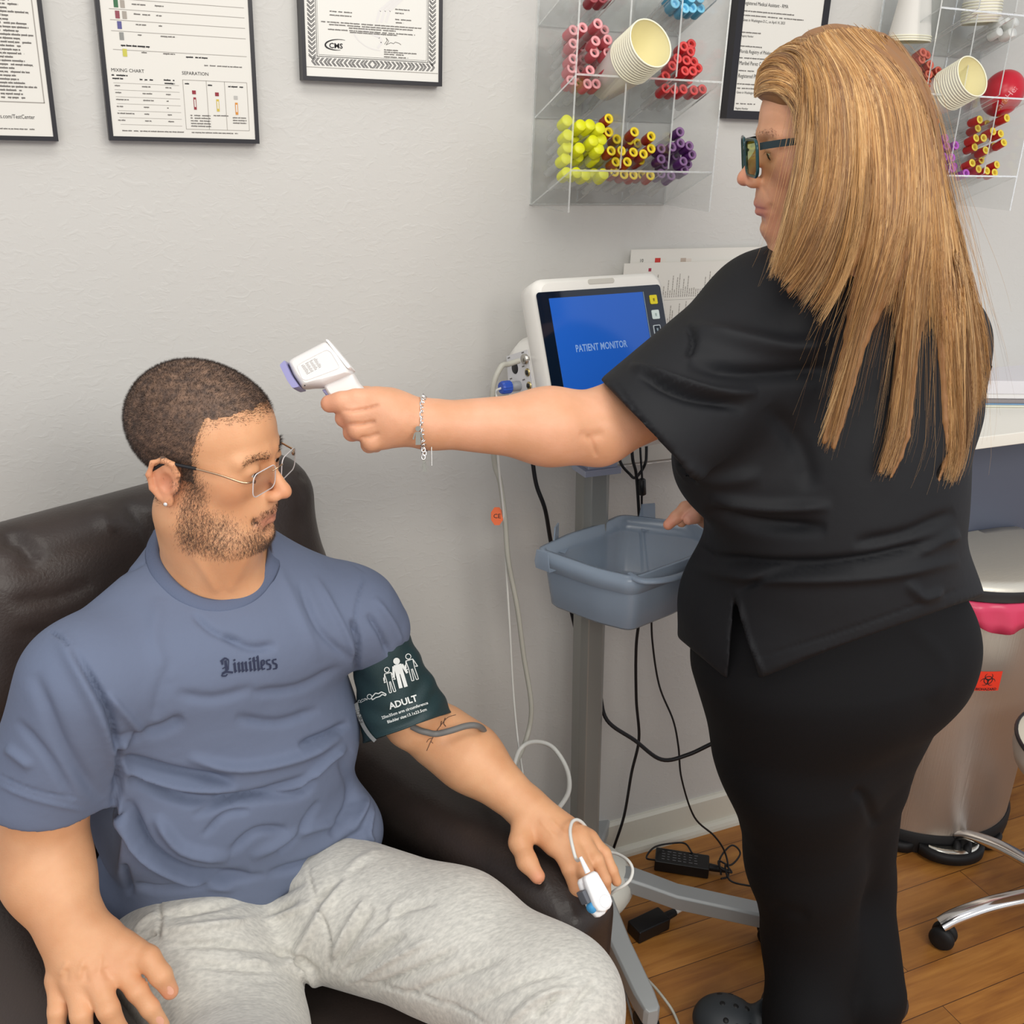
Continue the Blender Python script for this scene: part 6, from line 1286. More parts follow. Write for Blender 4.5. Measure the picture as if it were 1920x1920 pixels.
qv = folds(qv, qq, [([(1690, 1160), (1770, 1240), (1750, 1320)], 16, .003), ([(1440, 1700), (1520, 1720)], 12, -.004), ([(1600, 1480), (1625, 1500), (1640, 1550)], 9, -.008)])
npmesh('trousers', qv, qq, TRS, wm)
# clogs
CLG = mat('dark_grey_clog', '2e3236', 0.55)
def clog(heel, toe, label, word=False):
    h_, t_ = np.array(heel), np.array(toe); d = t_ - h_; L_ = np.linalg.norm(d); d /= L_; s = np.cross([0, 0, 1.0], d)
    pr = [ecap(h_ + d * .03 + CU * .022, t_ - d * .05 + CU * .022, .040, .052, .022, .022, s, .02), el(t_ - d * .060 + CU * .050, (.060, .052, .040), np.stack([d, s, CU], 1), .03), rc(h_ + d * .02 + CU * .05, h_ + d * .10 + CU * .05, .036, .044, .02)]
    pr += [half(h_ + CU * .0005, (0, 0, -1), k=.001), rc(h_ + d * .01 + CU * .13, h_ + d * .10 + CU * .12, .05, .055, .004, 's')]
    v, q = surf(pr, .0035); v = relax(v, q, 1, .4)
    o = npmesh('clog', v, q, CLG, wm); o['label'] = label
    for k in range(9):
        a = [(-.035, .03), (-.01, .038), (.012, .03), (-.035, .0), (-.012, .004), (.012, .0), (-.035, -.03), (-.01, -.036), (.012, -.03)][k]
        c = t_ - d * .065 + d * a[0] + s * a[1]; vn_ = vnormals(v, q); dq = np.hypot(v[:, 0] - c[0], v[:, 1] - c[1]) + (vn_[:, 2] < .25) * 9; dq = int(np.argmin(dq)); c = v[dq] * [1, 1, 0]; zz = v[dq, 2]; n = vn_[dq]
        MB().lathe([(.0052, -.004), (.0052, .0003), (.0001, .0004)], c=c + CU * zz, R=basis(n), n=14).build('vent_hole', DARK, o)
    st_ = MB(); sp_ = [h_ + d * .10 + s * .047 + CU * .055, h_ + d * .03 + s * .044 + CU * .065, h_ - d * .012 + CU * .070, h_ + d * .03 - s * .044 + CU * .065, h_ + d * .10 - s * .047 + CU * .055]
    st_.tube(spline(sp_, 6), .0115, n=10, flat=1.0).build('heel_strap', mat('dark_brown_strap', '2c2524', .5), o)
    return o, h_, d, s
f1 = PZ(1300, 1925, .03); hl1 = PZ(1545, 1955, 0.0); tn = (f1 - hl1) * [1, 1, 0]; tn /= np.linalg.norm(tn); clog(hl1, hl1 + tn * .255, 'dark grey perforated clog on the leading foot')
hl2 = PZ(1668, 1930, 0.0); o_, h_, d_, s_ = clog(hl2, hl2 + tn * .255, 'dark clog on the trailing foot with a lettered heel strap')
vs, fs = text_mesh('PARTNER', 0.020, xs=.8, offset=.0006)
q = PZ(1642, 1900, .075); wl = -RW @ np.array([0, 0, -1.0]); wl[2] *= .3; wl /= np.linalg.norm(wl); rx_ = np.cross([0, 0, 1.0], wl); rx_ /= np.linalg.norm(rx_); uy_ = np.cross(wl, rx_)
cq = h_ + d_ * .035 + CU * .066; 
out_n = s_ if s_ @ wl > 0 else -s_
MB().add([h_ + d_ * (.045 - v[0]) * (1 if (d_ @ rx_) < 0 else -1) * (1) + CU * (.066 + v[1]) + out_n * .0605 for v in vs] if (d_ @ rx_) < 0 else [h_ + d_ * (.045 + v[0]) + CU * (.066 + v[1]) + out_n * .0605 for v in vs], fs).build('strap_lettering', mat('grey_lettering', '8c8780', .5), o_)

# ------------------------------------------------------------------ long hair
G = [[(1492, 92, 1.245), (1502, 140, 1.205), (1505, 200, 1.188), (1498, 270, 1.182), (1487, 330, 1.18), (1474, 395, 1.18), (1462, 450, 1.19), (1444, 518, 1.21)],
     [(1500, 84, 1.25), (1530, 150, 1.19), (1537, 230, 1.172), (1532, 320, 1.166), (1512, 400, 1.17), (1492, 460, 1.18), (1462, 522, 1.20)],
     [(1520, 71, 1.255), (1562, 150, 1.18), (1574, 250, 1.16), (1570, 350, 1.16), (1546, 440, 1.17), (1512, 505, 1.185), (1478, 545, 1.20)],
     [(1545, 61, 1.26), (1600, 150, 1.18), (1618, 260, 1.16), (1616, 380, 1.165), (1600, 470, 1.18), (1570, 545, 1.20), (1535, 600, 1.21)],
     [(1560, 57, 1.265), (1630, 150, 1.19), (1655, 270, 1.17), (1656, 400, 1.175), (1636, 500, 1.195), (1602, 600, 1.22), (1578, 690, 1.24), (1562, 760, 1.25), (1546, 828, 1.26)],
     [(1580, 55, 1.27), (1662, 150, 1.21), (1690, 270, 1.19), (1690, 400, 1.195), (1662, 510, 1.21), (1626, 610, 1.235), (1600, 700, 1.25), (1582, 770, 1.26), (1562, 838, 1.27)],
     [(1600, 54, 1.28), (1690, 150, 1.24), (1716, 270, 1.22), (1714, 400, 1.22), (1700, 520, 1.24), (1690, 640, 1.26), (1682, 740, 1.28), (1672, 810, 1.29), (1650, 885, 1.30)],
     [(1620, 55, 1.29), (1706, 160, 1.27), (1733, 290, 1.25), (1736, 420, 1.25), (1724, 540, 1.26), (1714, 650, 1.28), (1706, 750, 1.30), (1698, 830, 1.31), (1670, 895, 1.31)],
     [(1648, 66, 1.30), (1722, 180, 1.30), (1750, 310, 1.29), (1762, 440, 1.28), (1766, 560, 1.29), (1776, 680, 1.31), (1782, 780, 1.33), (1786, 850, 1.34), (1768, 908, 1.35)],
     [(1664, 74, 1.31), (1734, 190, 1.32), (1763, 330, 1.32), (1784, 460, 1.31), (1798, 580, 1.32), (1806, 690, 1.34), (1810, 780, 1.36), (1802, 860, 1.37), (1788, 905, 1.37)],
     [(1676, 84, 1.33), (1730, 200, 1.35), (1765, 350, 1.35), (1793, 470, 1.35), (1815, 580, 1.36), (1828, 660, 1.38), (1834, 720, 1.40), (1836, 765, 1.41)],
     [(1684, 92, 1.355), (1708, 118, 1.37), (1736, 165, 1.385), (1756, 260, 1.39), (1773, 360, 1.39), (1794, 460, 1.39), (1815, 560, 1.40), (1833, 640, 1.42), (1843, 700, 1.43)]]
FGD = [[(1416, 184, 1.262), (1432, 178, 1.236), (1462, 180, 1.212), (1488, 205, 1.195), (1498, 245, 1.188), (1497, 290, 1.184)], [(1415, 171, 1.262), (1428, 150, 1.245), (1458, 145, 1.222), (1488, 160, 1.205), (1503, 200, 1.190), (1502, 250, 1.185)], [(1417, 160, 1.262), (1424, 128, 1.252), (1450, 112, 1.235), (1480, 122, 1.215), (1504, 165, 1.195), (1506, 215, 1.186), (1500, 265, 1.183)],
       [(1424, 142, 1.29), (1438, 110, 1.275), (1472, 90, 1.25), (1508, 104, 1.212), (1530, 160, 1.185), (1536, 240, 1.172), (1530, 320, 1.166)],
       [(1436, 118, 1.32), (1470, 86, 1.29), (1512, 74, 1.25), (1550, 112, 1.20), (1568, 190, 1.17), (1574, 270, 1.16), (1566, 350, 1.16)]]
# depth of the garments the hair must lie on
gx, gy, gd = proj(np.concatenate([tv, wv])); DM = np.full((260, 260), 9.0); ii = np.clip((gx / 8).astype(int), 0, 259); jj = np.clip((gy / 8).astype(int), 0, 259); np.minimum.at(DM, (ii, jj), gd)
def settle(p, off=0.008):
    x, y, d = proj(p); i = np.clip((x / 8).astype(int), 0, 259); j = np.clip((y / 8).astype(int), 0, 259); lim = DM[i, j] - off
    nd = np.where((y > 470) & (d > lim), lim, d); return CP + (p - CP) * (nd / d)[..., None]
def resample(g, n=22):
    pts = np.array(spline([P(*q) for q in g], 8)); s = np.concatenate([[0], np.cumsum(np.linalg.norm(np.diff(pts, axis=0), axis=1))]); t = np.linspace(0, s[-1], n); return np.stack([np.interp(t, s, pts[:, k]) for k in range(3)], 1)
GR = np.array([resample(g) for g in G]); FR = np.array([resample(g) for g in FGD])
hv_p = [el(HW((-.011, 0, .030)), (.0885, .078, .081), WHD[1], .01), rc(P(1446, 160, 1.29), P(1505, 108, 1.30), .019, .026, .02), el(HW((.046, 0, .064)), (.047, .058, .037), WHD[1], .02)]
hv_p += [el(HW((.104, .02, -.028)), (.062, .110, .088), WHD[1], .010, 's'), el(HW((.104, -.03, -.03)), (.062, .110, .090), WHD[1], .010, 's')]
for gi, g in enumerate(GR):
    gg = settle(g, .012); x, y, d = proj(gg)
    if gi in (0, 10, 11): continue
    for k in range(1, 21, 1):
        if y[k] > 900: break
        below = np.clip((y[k] - 480) / 150, 0, 1); lk = 0 if gi < 4 else 1
        if below > .4 and gi in (0, 1, 2, 3, 10): break
        if gi < 4: below = np.clip((y[k] - 400) / 110, 0, 1)
        sh_ = RW[:, 0] * (-.016 if gi == 9 else -.008 if gi == 8 else .010 if gi == 1 else 0)
        r = .015 * (1 - below) + (.0060 if 4 <= gi <= 9 else .004) * below * (1 - .6 * np.clip((y[k] - 700) / 200, 0, 1))
        push = (gg[k] - CP); push /= np.linalg.norm(push); a = gg[k] + push * (r + .004) + sh_; b = gg[k + 1] + push * (r + .004) + sh_; hv_p.append(rc(a, b, r, r, .014 * (1 - below) + .004))
hv, hq = surf(hv_p, .0032); hv = relax(hv, hq, 2, .5)
gx, gy, gd = proj(hv); HM_ = np.full((340, 340), 9.0); ii = np.clip((gx / 6).astype(int), 0, 339); jj = np.clip((gy / 6).astype(int), 0, 339); np.minimum.at(HM_, (ii, jj), gd)
def soft(M):
    for _ in range(2):
        S = np.zeros_like(M); C = np.zeros_like(M)
        for a in (-1, 0, 1):
            for b in (-1, 0, 1): R_ = np.roll(np.roll(M, a, 0), b, 1); ok = R_ < 8; S += np.where(ok, R_, 0); C += ok
        M = np.where((M < 8), S / np.maximum(C, 1), M)
    return M
HM_ = soft(HM_); DM = soft(DM)
def hairmat(name, base_dark):
    m = bpy.data.materials.new(name); m.use_nodes = True; nt = m.node_tree; N = nt.nodes; L = nt.links; b = N['Principled BSDF']; b.inputs['Roughness'].default_value = .42; b.inputs['Specular IOR Level'].default_value = .5
    if base_dark: b.inputs['Base Color'].default_value = lin('8a6038'); b.inputs['Roughness'].default_value = .6; return m
    vc = N.new('ShaderNodeVertexColor'); vc.layer_name = 'tone'; L.new(vc.outputs['Color'], b.inputs['Base Color']); return m
ho = npmesh('hair', hv, hq, hairmat('hair_under_layer', True), wm)
def hair_strands(name, n, guides, parent, wid=.00042, jit=.0045, lock=True, flat=False, seg=22):
    K = len(guides); u = NR.rand(n) * (K - 1); i = np.minimum(u.astype(int), K - 2); f = u - i; t = np.linspace(0, 1, seg)
    fs_ = np.clip((f - .5) * 3.2 + .5, 0, 1); fs_ = fs_ * fs_ * (3 - 2 * fs_); w_ = np.clip((t[None] - .34) * 3.2, 0, 1) * (np.isin(i, (3, 5, 7, 9))[:, None] if lock else 0) 
    pin = np.clip((t[None] - .45) * 3, 0, 1) * (np.isin(i, (4, 6, 8))[:, None] if lock else 0) * .72; ff = f[:, None] * (1 - w_) + fs_[:, None] * w_; ff = .5 + (ff - .5) * (1 - pin); ff = ff[..., None]
    p = guides[i] * (1 - ff) + guides[i + 1] * ff
    # own offset, growing towards the ends, and a shared wave per small bundle
    bid = (u * 14).astype(int); bo = np.random.RandomState(5).normal(0, 1, (int(K * 14) + 2, 3)); bo2 = np.random.RandomState(6).rand(int(K * 14) + 2) * 6.28
    off = NR.normal(0, 1, (n, 3)) * .5 + bo[bid] * .6; env = (.25 + 1.0 * t)[None, :, None] * jit; p = p + off[:, None, :] * env
    ph = bo2[bid][:, None] + NR.rand(n)[:, None] * .8; p = p + (np.sin(t[None] * 9 + ph) * t[None] * .0028)[..., None] * bo[bid][:, None, :]
    end = .70 + .30 * NR.rand(n) ** .6; end = np.where(np.isin(i, (5, 7)) & lock, .50 + .20 * NR.rand(n), end); end = np.where((i == 3) & lock, .55 + .25 * NR.rand(n), end); tt = t[None] * end[:, None] * (seg - 1); a = np.minimum(tt.astype(int), seg - 2); fr = (tt - a)[..., None]; r = np.arange(n)[:, None]; p = p[r, a] * (1 - fr) + p[r, a + 1] * fr
    p = settle(p, .004)
    x_, y_, d_ = proj(p); a_ = np.clip((x_ / 6).astype(int), 0, 339); b_ = np.clip((y_ / 6).astype(int), 0, 339); lim = HM_[a_, b_] - .0012 - .002 * NR.rand(n)[:, None]; nd = np.where((d_ > lim) & (d_ < lim + .085), lim, d_); fk = nd / d_; fk = np.pad(fk, ((0, 0), (2, 2)), mode='edge'); fk = sum(fk[:, q:q + seg] for q in range(5)) / 5; p = CP + (p - CP) * fk[..., None]
    tg_ = np.gradient(p, axis=1); tg_ /= np.linalg.norm(tg_, axis=2)[..., None] + 1e-9; rn_ = NR.normal(0, 1, (n, 1, 3)) + np.zeros_like(p); s1 = np.cross(tg_, rn_); s1 /= np.linalg.norm(s1, axis=2)[..., None] + 1e-9; s2 = np.cross(tg_, s1)
    rad = wid * (1 - .75 * t ** 3)[None, :, None] * (.7 + .6 * NR.rand(n))[:, None, None]; V = np.stack([p + rad * (math.cos(a_) * s1 + math.sin(a_) * s2) for a_ in (0, 2.094, 4.189)], 2).reshape(-1, 3)
    b0 = (np.arange(n) * seg * 3)[:, None, None] + (np.arange(seg - 1) * 3)[None, :, None]; k = np.arange(3)[None, None]; k2 = (k + 1) % 3
    Q = np.stack([b0 + k, b0 + k2, b0 + 3 + k2, b0 + 3 + k], -1).reshape(-1, 4)
    o = npmesh(name, V, Q, hairmat('blonde_strands', False) if 'blonde_strands' not in bpy.data.materials else bpy.data.materials['blonde_strands'], parent)
    pal = np.array([lin(c)[:3] for c in ('ab7a46', 'c09054', '89623e', 'd4a86e', '745036', '9f7448', 'dcb682')]); ci = NR.randint(0, len(pal), n); bc = np.random.RandomState(9).randint(0, len(pal), int(K * 14) + 2)[bid]; c = pal[ci] * .45 + pal[bc] * .55
    cc = np.ones((n, seg * 3, 4)); cc[..., :3] = c[:, None, :]; ca = o.data.color_attributes.new('tone', 'FLOAT_COLOR', 'POINT'); ca.data.foreach_set('color', cc.astype(np.float32).ravel()); return o
hair_strands('hair_strands', 12000, GR, ho)
hair_strands('front_strands', 2600, FR, ho, lock=False, jit=.003)
LOW = GR.copy(); hair_strands('flyaway_strands', 420, LOW, ho, wid=.0002, jit=.020, lock=False)

# ------------------------------------------------------------------ glasses
def frame_pts(Hc, s, x, y, z, w, h, r, tilt=.0, n=6):
    return [Hc[0] + Hc[1] @ (np.array((x + tilt * abs(a) * 0 - abs(y + a) * .10 + .0035, y + a, z + b)) * s) for a, b in rrect(-w / 2, w / 2, -h / 2, h / 2, r, n)]
def lens_mat(name, tint, gloss):
    m = bpy.data.materials.new(name); m.use_nodes = True; nt = m.node_tree; N = nt.nodes; L = nt.links; N.remove(N['Principled BSDF'])
    tr_ = N.new('ShaderNodeBsdfTransparent'); tr_.inputs[0].default_value = lin(tint); gl = N.new('ShaderNodeBsdfGlossy'); gl.inputs['Roughness'].default_value = .02; mx = N.new('ShaderNodeMixShader'); mx.inputs[0].default_value = gloss
    L.new(tr_.outputs[0], mx.inputs[1]); L.new(gl.outputs[0], mx.inputs[2]); L.new(mx.outputs[0], N['Material Output'].inputs[0]); return m
gm = thing('eyeglasses', 'rimless glasses with thin gold temples on the seated man', 'glasses', MHD[0])
LC = lens_mat('clear_lens', 'f4f4f4', .06); GOLD = mat('gold_wire', 'c9a98a', .25, 1.0)
GX, GZ = .0985, -.010
for y in (-.034, .034):
    a = frame_pts(MHD, MS, GX, y, GZ, .050, .031, .009); b = [p + MHD[1][:, 0] * .0016 for p in a]
    lo_ = MB().rings([a, b], smooth=False).build('lens', LC, gm); MB().tube([(p + q) / 2 for p, q in zip(a, b)], .0007, n=6, loop=True).build('lens_edge', mat('lens_edge', 'e8e4e4', .1, alpha=.75), lo_)
g = lambda x, y, z: MHD[0] + MHD[1] @ (np.array((x, y, z)) * MS)
MB().tube(spline([g(GX + .001, -.013, GZ + .006), g(GX + .006, -.005, GZ + .010), g(GX + .006, .005, GZ + .010), g(GX + .001, .013, GZ + .006)], 5), .0009, n=8).build('bridge', GOLD, gm)
for y in (-1, 1):
    MB().tube(spline([g(GX - .004, y * .056, GZ + .006), g(GX - .006, y * .064, GZ + .007), g(GX - .014, y * .0685, GZ + .008), g(.060, y * .0725, GZ + .013), g(.030, y * .0760, GZ + .016)], 5), [.0014] * 4 + [.0013] * 17, n=8).build('temple', GOLD, gm)
    MB().tube(spline([g(.030, y * .0760, GZ + .016), g(.012, y * .0790, GZ + .017), g(-.008, y * .082, GZ + .017), g(-.026, y * .083, GZ + .004)], 5), .0022, n=8).build('temple_tip', BLACK, gm)
    MB().lathe([(.0022, -.001), (.0022, .001)], c=g(GX - .002, y * .055, GZ + .006), R=basis(MHD[1][:, 0]), n=10).build('hinge_screw', GOLD, gm)
ge = thing('ear_stud', 'tiny clear ear stud in the seated man\'s lobe', 'earring', g(-.004, -.0855, -.046))
MB().lathe([(.0001, .0), (.0022, .0005), (.0026, .0018), (.0016, .0030), (.0001, .0031)], c=g(-.0055, -.0850, -.0455), R=basis(-MHD[1][:, 1]), n=10).build('stone', mat('clear_stone', 'f0f0ee', .05, .6), ge)
gw = thing('eyeglasses', 'dark teal framed glasses on the standing woman', 'glasses', WHD[0])
TEAL = mat('teal_frame', '143f45', .2); WG = (.106, -.008)
hwf = lambda x, y, z: WHD[0] + WHD[1] @ np.array((x, y, z))
for y in (-.034, .034):
    a = frame_pts(WHD, 1, WG[0], y, WG[1], .054, .043, .011); MB().tube(a, .0021, n=8, loop=True).build('rim', TEAL, gw)
    MB().rings([a, [p + WHD[1][:, 0] * .0012 for p in a]], smooth=False).build('lens', lens_mat('coated_lens', 'dfe6c8', .12) if 'coated_lens' not in bpy.data.materials else bpy.data.materials['coated_lens'], gw)
MB().tube(spline([hwf(.107, -.008, .000), hwf(.110, 0, .003), hwf(.107, .008, .000)], 4), .0022, n=8).build('bridge', TEAL, gw)
for y in (-1, 1):
    pts = [hwf(.100, y * .061, .006), hwf(.092, y * .067, .007), hwf(.060, y * .074, .008), hwf(.0, y * .078, .006)]
    MB().tube(spline(pts, 5), .0045, n=8, flat=1.0, up=(0, 0, 1)).build('temple', mat('dark_temple', '17292d', .25), gw, ) if False else MB().rings([[p + WHD[1][:, 2] * dz + WHD[1][:, 1] * dy for dz, dy in ((-.0042, -.0012), (-.0042, .0012), (.0042, .0012), (.0042, -.0012))] for p in spline(pts, 5)], smooth=False).build('temple', mat('dark_temple', '17292d', .25), gw)

# ------------------------------------------------------------------ infrared thermometer
TD = 1.176; tf_ = RW @ np.array([0, 0, -1.0])
tt_ = thing('infrared_thermometer', 'white infrared thermometer gun held at the man\'s forehead', 'thermometer', P(640, 720, TD))
def prism(name, outline, d0, half_, m, parent, rnd=.005, k=5):
    c = np.mean(outline, 0); rings = []
    for i in range(2 * k + 1):
        a = -math.pi / 2 + math.pi * i / (2 * k); w = math.sin(a) * half_; ins = rnd * (1 - math.cos(a)) ; 
        ring_ = []
        for q in outline:
            v = np.array(c) - np.array(q); L_ = np.linalg.norm(v); qq_ = np.array(q) + v / L_ * min(ins * F / d0, L_ * .9); ring_.append(P(qq_[0], qq_[1], d0) + tf_ * w)
        rings.append(ring_)
    return MB().rings(rings, smooth=True).build(name, m, parent)
def sm2(pts, r=.25, n=4):
    out = []; K = len(pts)
    for i in range(K):
        a, b, c = np.array(pts[i - 1], float), np.array(pts[i], float), np.array(pts[(i + 1) % K], float); p0, p1 = b + (a - b) * r, b + (c - b) * r
        for k in range(n): t_ = k / (n - 1); out.append((1 - t_) ** 2 * p0 + 2 * t_ * (1 - t_) * b + t_ * t_ * p1)
    return out
TW = mat('thermometer_white', 'dedad7', .3); LIL = mat('lilac_plastic', '8f8cb8', .35)
bd_ = prism('body', sm2([(541, 679), (616, 639), (640, 662), (662, 696), (664, 704), (640, 716), (612, 728), (590, 728), (568, 730), (552, 706)], .18), TD, .021, TW, tt_, .008)
prism('nose_ring', sm2([(531, 688), (541, 679), (546, 691), (556, 711), (569, 730), (556, 733), (545, 718), (537, 702)], .2), TD, .0212, LIL, tt_, .0008)
prism('grip', sm2([(606, 722), (652, 700), (664, 700), (676, 720), (690, 735), (704, 756), (706, 790), (700, 818), (676, 818), (668, 795), (640, 758), (616, 742)], .2), TD + .004, .0165, TW, tt_, .007)
prism('rear_panel', sm2([(613, 639), (620, 640), (665, 694), (658, 698)], .2), TD, .019, mat('rear_panel_white', 'ebe8e5', .3), tt_, .002)
prism('trigger', sm2([(604, 731), (618, 730), (626, 748), (616, 748)], .2), TD + .002, .008, LIL, tt_, .002)
lb = prism('side_label', sm2([(557, 685), (612, 656), (620, 661), (635, 686), (632, 690), (574, 711), (568, 709)], .2), TD - .0200, .0008, mat('label_grey', 'b3b0aa', .5), tt_, .0)
rmq = [P(x, y, TD - .0212) for x, y in sm2([(556, 684), (612, 655), (621, 660), (637, 687), (633, 691), (574, 713), (567, 710)], .2)]
MB().tube(rmq, .0005, n=6, loop=True).build('label_border', mat('rear_panel_white', 'ebe8e5', .3), lb)
tl_ = MB()
for k in range(8):
    for j in range(4):
        a0_ = .08 + j * .15; b0_ = a0_ + RNG.uniform(.08, .13)
        def lp(u, v): return np.array([560 + 50 * u + 13 * v, 687 - 27 * u + 20 * v])
        if a0_ > .62: continue
        p_ = [lp(a0_, .06 + k * .11), lp(b0_, .06 + k * .11), lp(b0_, .09 + k * .11), lp(a0_, .09 + k * .11)]; tl_.add([P(x, y, TD - .0212) for x, y in p_], [(0, 1, 2, 3)])
tl_.build('printed_text', INK, lb)
MB().lathe([(.0009, 0), (.0009, .0006), (.0001, .0006)], c=P(571.5, 723, TD - .0212), R=basis(-tf_), n=8).build('screw_dot', BLACK, tt_)

# ------------------------------------------------------------------ bracelet
brc = thing('charm_bracelet', 'silver chain bracelet with little figure charms on the woman\'s wrist', 'bracelet', P(795, 796, 1.195))
ax_ = (we - ww) / np.linalg.norm(we - ww); c0_ = P(796, 795, 1.196); tiltv = ax_ - .35 * tf_; tiltv /= np.linalg.norm(tiltv); Rb = basis(tiltv); NLK = 30
proto_l = None
for k in range(NLK):
    a = 2 * math.pi * k / NLK; rr0 = .0328 + .0035 * max(0, -math.sin(a) * 0); p = c0_ + Rb @ np.array((rr0 * math.cos(a), rr0 * math.sin(a), 0)); tdir = Rb @ np.array((-math.sin(a), math.cos(a), 0)); nrm = Rb @ np.array((math.cos(a), math.sin(a), 0))
    side_ = np.cross(tdir, nrm); pl = nrm if k % 2 else side_; pl = pl * .8 + (side_ if k % 2 else nrm) * .5; pl -= tdir * (pl @ tdir); pl /= np.linalg.norm(pl)
    M_ = np.stack([tdir, pl, np.cross(tdir, pl)], 1)
    if proto_l is None: proto_l = MB().tube([(.0050 * math.cos(q), .0034 * math.sin(q), 0) for q in np.linspace(0, 2 * math.pi, 12, endpoint=False)], .0010, n=6, loop=True).build('link', CHROME, brc); l_o = proto_l
    else: l_o = proto_l.copy(); COL.objects.link(l_o)
    setp(l_o, brc); l_o.matrix_basis = Matrix.LocRotScale(Vector(p), Matrix(M_.tolist()).to_quaternion(), None)
def figurine(px, py, d, hgt, rot_=0.0):
    c = P(px, py, d); r2 = RW @ np.array([1, 0, 0]); u2 = RW @ np.array([0, 1, 0]); cs, sn = math.cos(rot_), math.sin(rot_); f2 = -tf_
    def q(x, y, w): return c + (r2 * (x * cs - y * sn) + u2 * (x * sn + y * cs)) * hgt + f2 * w
    m_ = MB()
    for ol in ([(.13 * math.cos(a), .36 + .14 * math.sin(a)) for a in np.linspace(0, 2 * math.pi, 14, endpoint=False)], [(-.12, .20), (.12, .20), (.14, -.48), (-.14, -.48)], [(-.12, .20), (-.14, .06), (-.22, -.20), (-.29, -.18), (-.2, .12)], [(.12, .20), (.2, .12), (.29, -.18), (.22, -.20), (.14, .06)]):
        m_.rings([[q(x, y, 0) for x, y in ol], [q(x, y, .001) for x, y in ol]], smooth=False)
    m_.build('figure_charm', mat('stamped_silver', '6e6e68', .4, .3), brc)
figurine(784, 817, 1.158, .022, .02); figurine(796, 874, 1.17, .014, .1)
ch_ = MB()
for k, y in enumerate((843, 850, 857)): ch_.tube([P(794 + (k % 2) * 2, y, 1.172) + RW @ np.array((.0022 * math.cos(q), .0030 * math.sin(q), 0)) for q in np.linspace(0, 2 * math.pi, 10, endpoint=False)], .0006, n=6, loop=True)
ch_.build('charm_chain', CHROME, brc)
MB().tube([P(809, 838, 1.18), P(809.5, 873, 1.18)], .0007, n=6).build('bar_charm', SILVER, brc)

# ------------------------------------------------------------------ blood pressure cuff
cuf = thing('blood_pressure_cuff', 'dark green adult blood pressure cuff around the seated man\'s upper arm', 'blood pressure cuff', P(745, 1290, 1.46))
ca0, ca1 = P(714, 1207, 1.424), P(764, 1364, 1.503); cax = (ca1 - ca0); cax_n = cax / np.linalg.norm(cax); Rc = basis(cax_n, CL); NC, NL = 72, 34
CUFM = mat('dark_green_nylon', '22383b', .5, bump=.0004, bscale=600); rings = []
for i in range(NL + 1):
    t = i / NL; cc = ca0 + cax * (t * 1.0); R0 = .0415 + .0280 * t; rg = []
    vw = P(764, 1364, 1.503) - CP; vw /= np.linalg.norm(vw); mm_ = cax_n - (cax_n @ vw) * vw; mm_ /= np.linalg.norm(mm_)
    for k in range(NC):
        a = 2 * math.pi * k / NC; w = .0016 * math.sin(a * 5 + t * 7) * (1 - abs(t - .5)) + .0012 * math.sin(t * 22 + math.sin(a * 2) * 3); o_ = Rc @ np.array(((R0 + w) * math.cos(a), (R0 + w) * math.sin(a), 0)); rg.append(cc + o_ - cax_n * ((o_ @ mm_) / (cax_n @ mm_)) * max(t ** 1.5, (1 - t) ** 2))
    rings.append(rg)
cm = MB().rings(rings, cap=False); co = cm.build('wrap', CUFM, cuf); so2 = co.modifiers.new('s', 'SOLIDIFY'); so2.thickness = .0025
cv = np.array(cm.v); cx, cy, cd = proj(cv); ctr = (ca0 + ca1) / 2
front_v = cd < (proj(ctr)[2] + 0.0)
CVF = cv[front_v]
WI = mat('white_print', 'dfe3e0', .6)
def cuft(txt, px, py, sz, rot_, off=.03): vs, fs = text_mesh(txt, 1.0, offset=off); drape(vs, px, py, rot_, CVF, None, sz, .0024, fs, 'printed_text', WI, cuf, 1.45, 110)
cuft('ADULT', 756, 1317, 17, .30); cuft('25to35cm arm circumference', 759, 1332, 7.6, .32, .02); cuft('Bladder size:13.1x23.5cm', 763, 1342, 7.6, .32, .02)
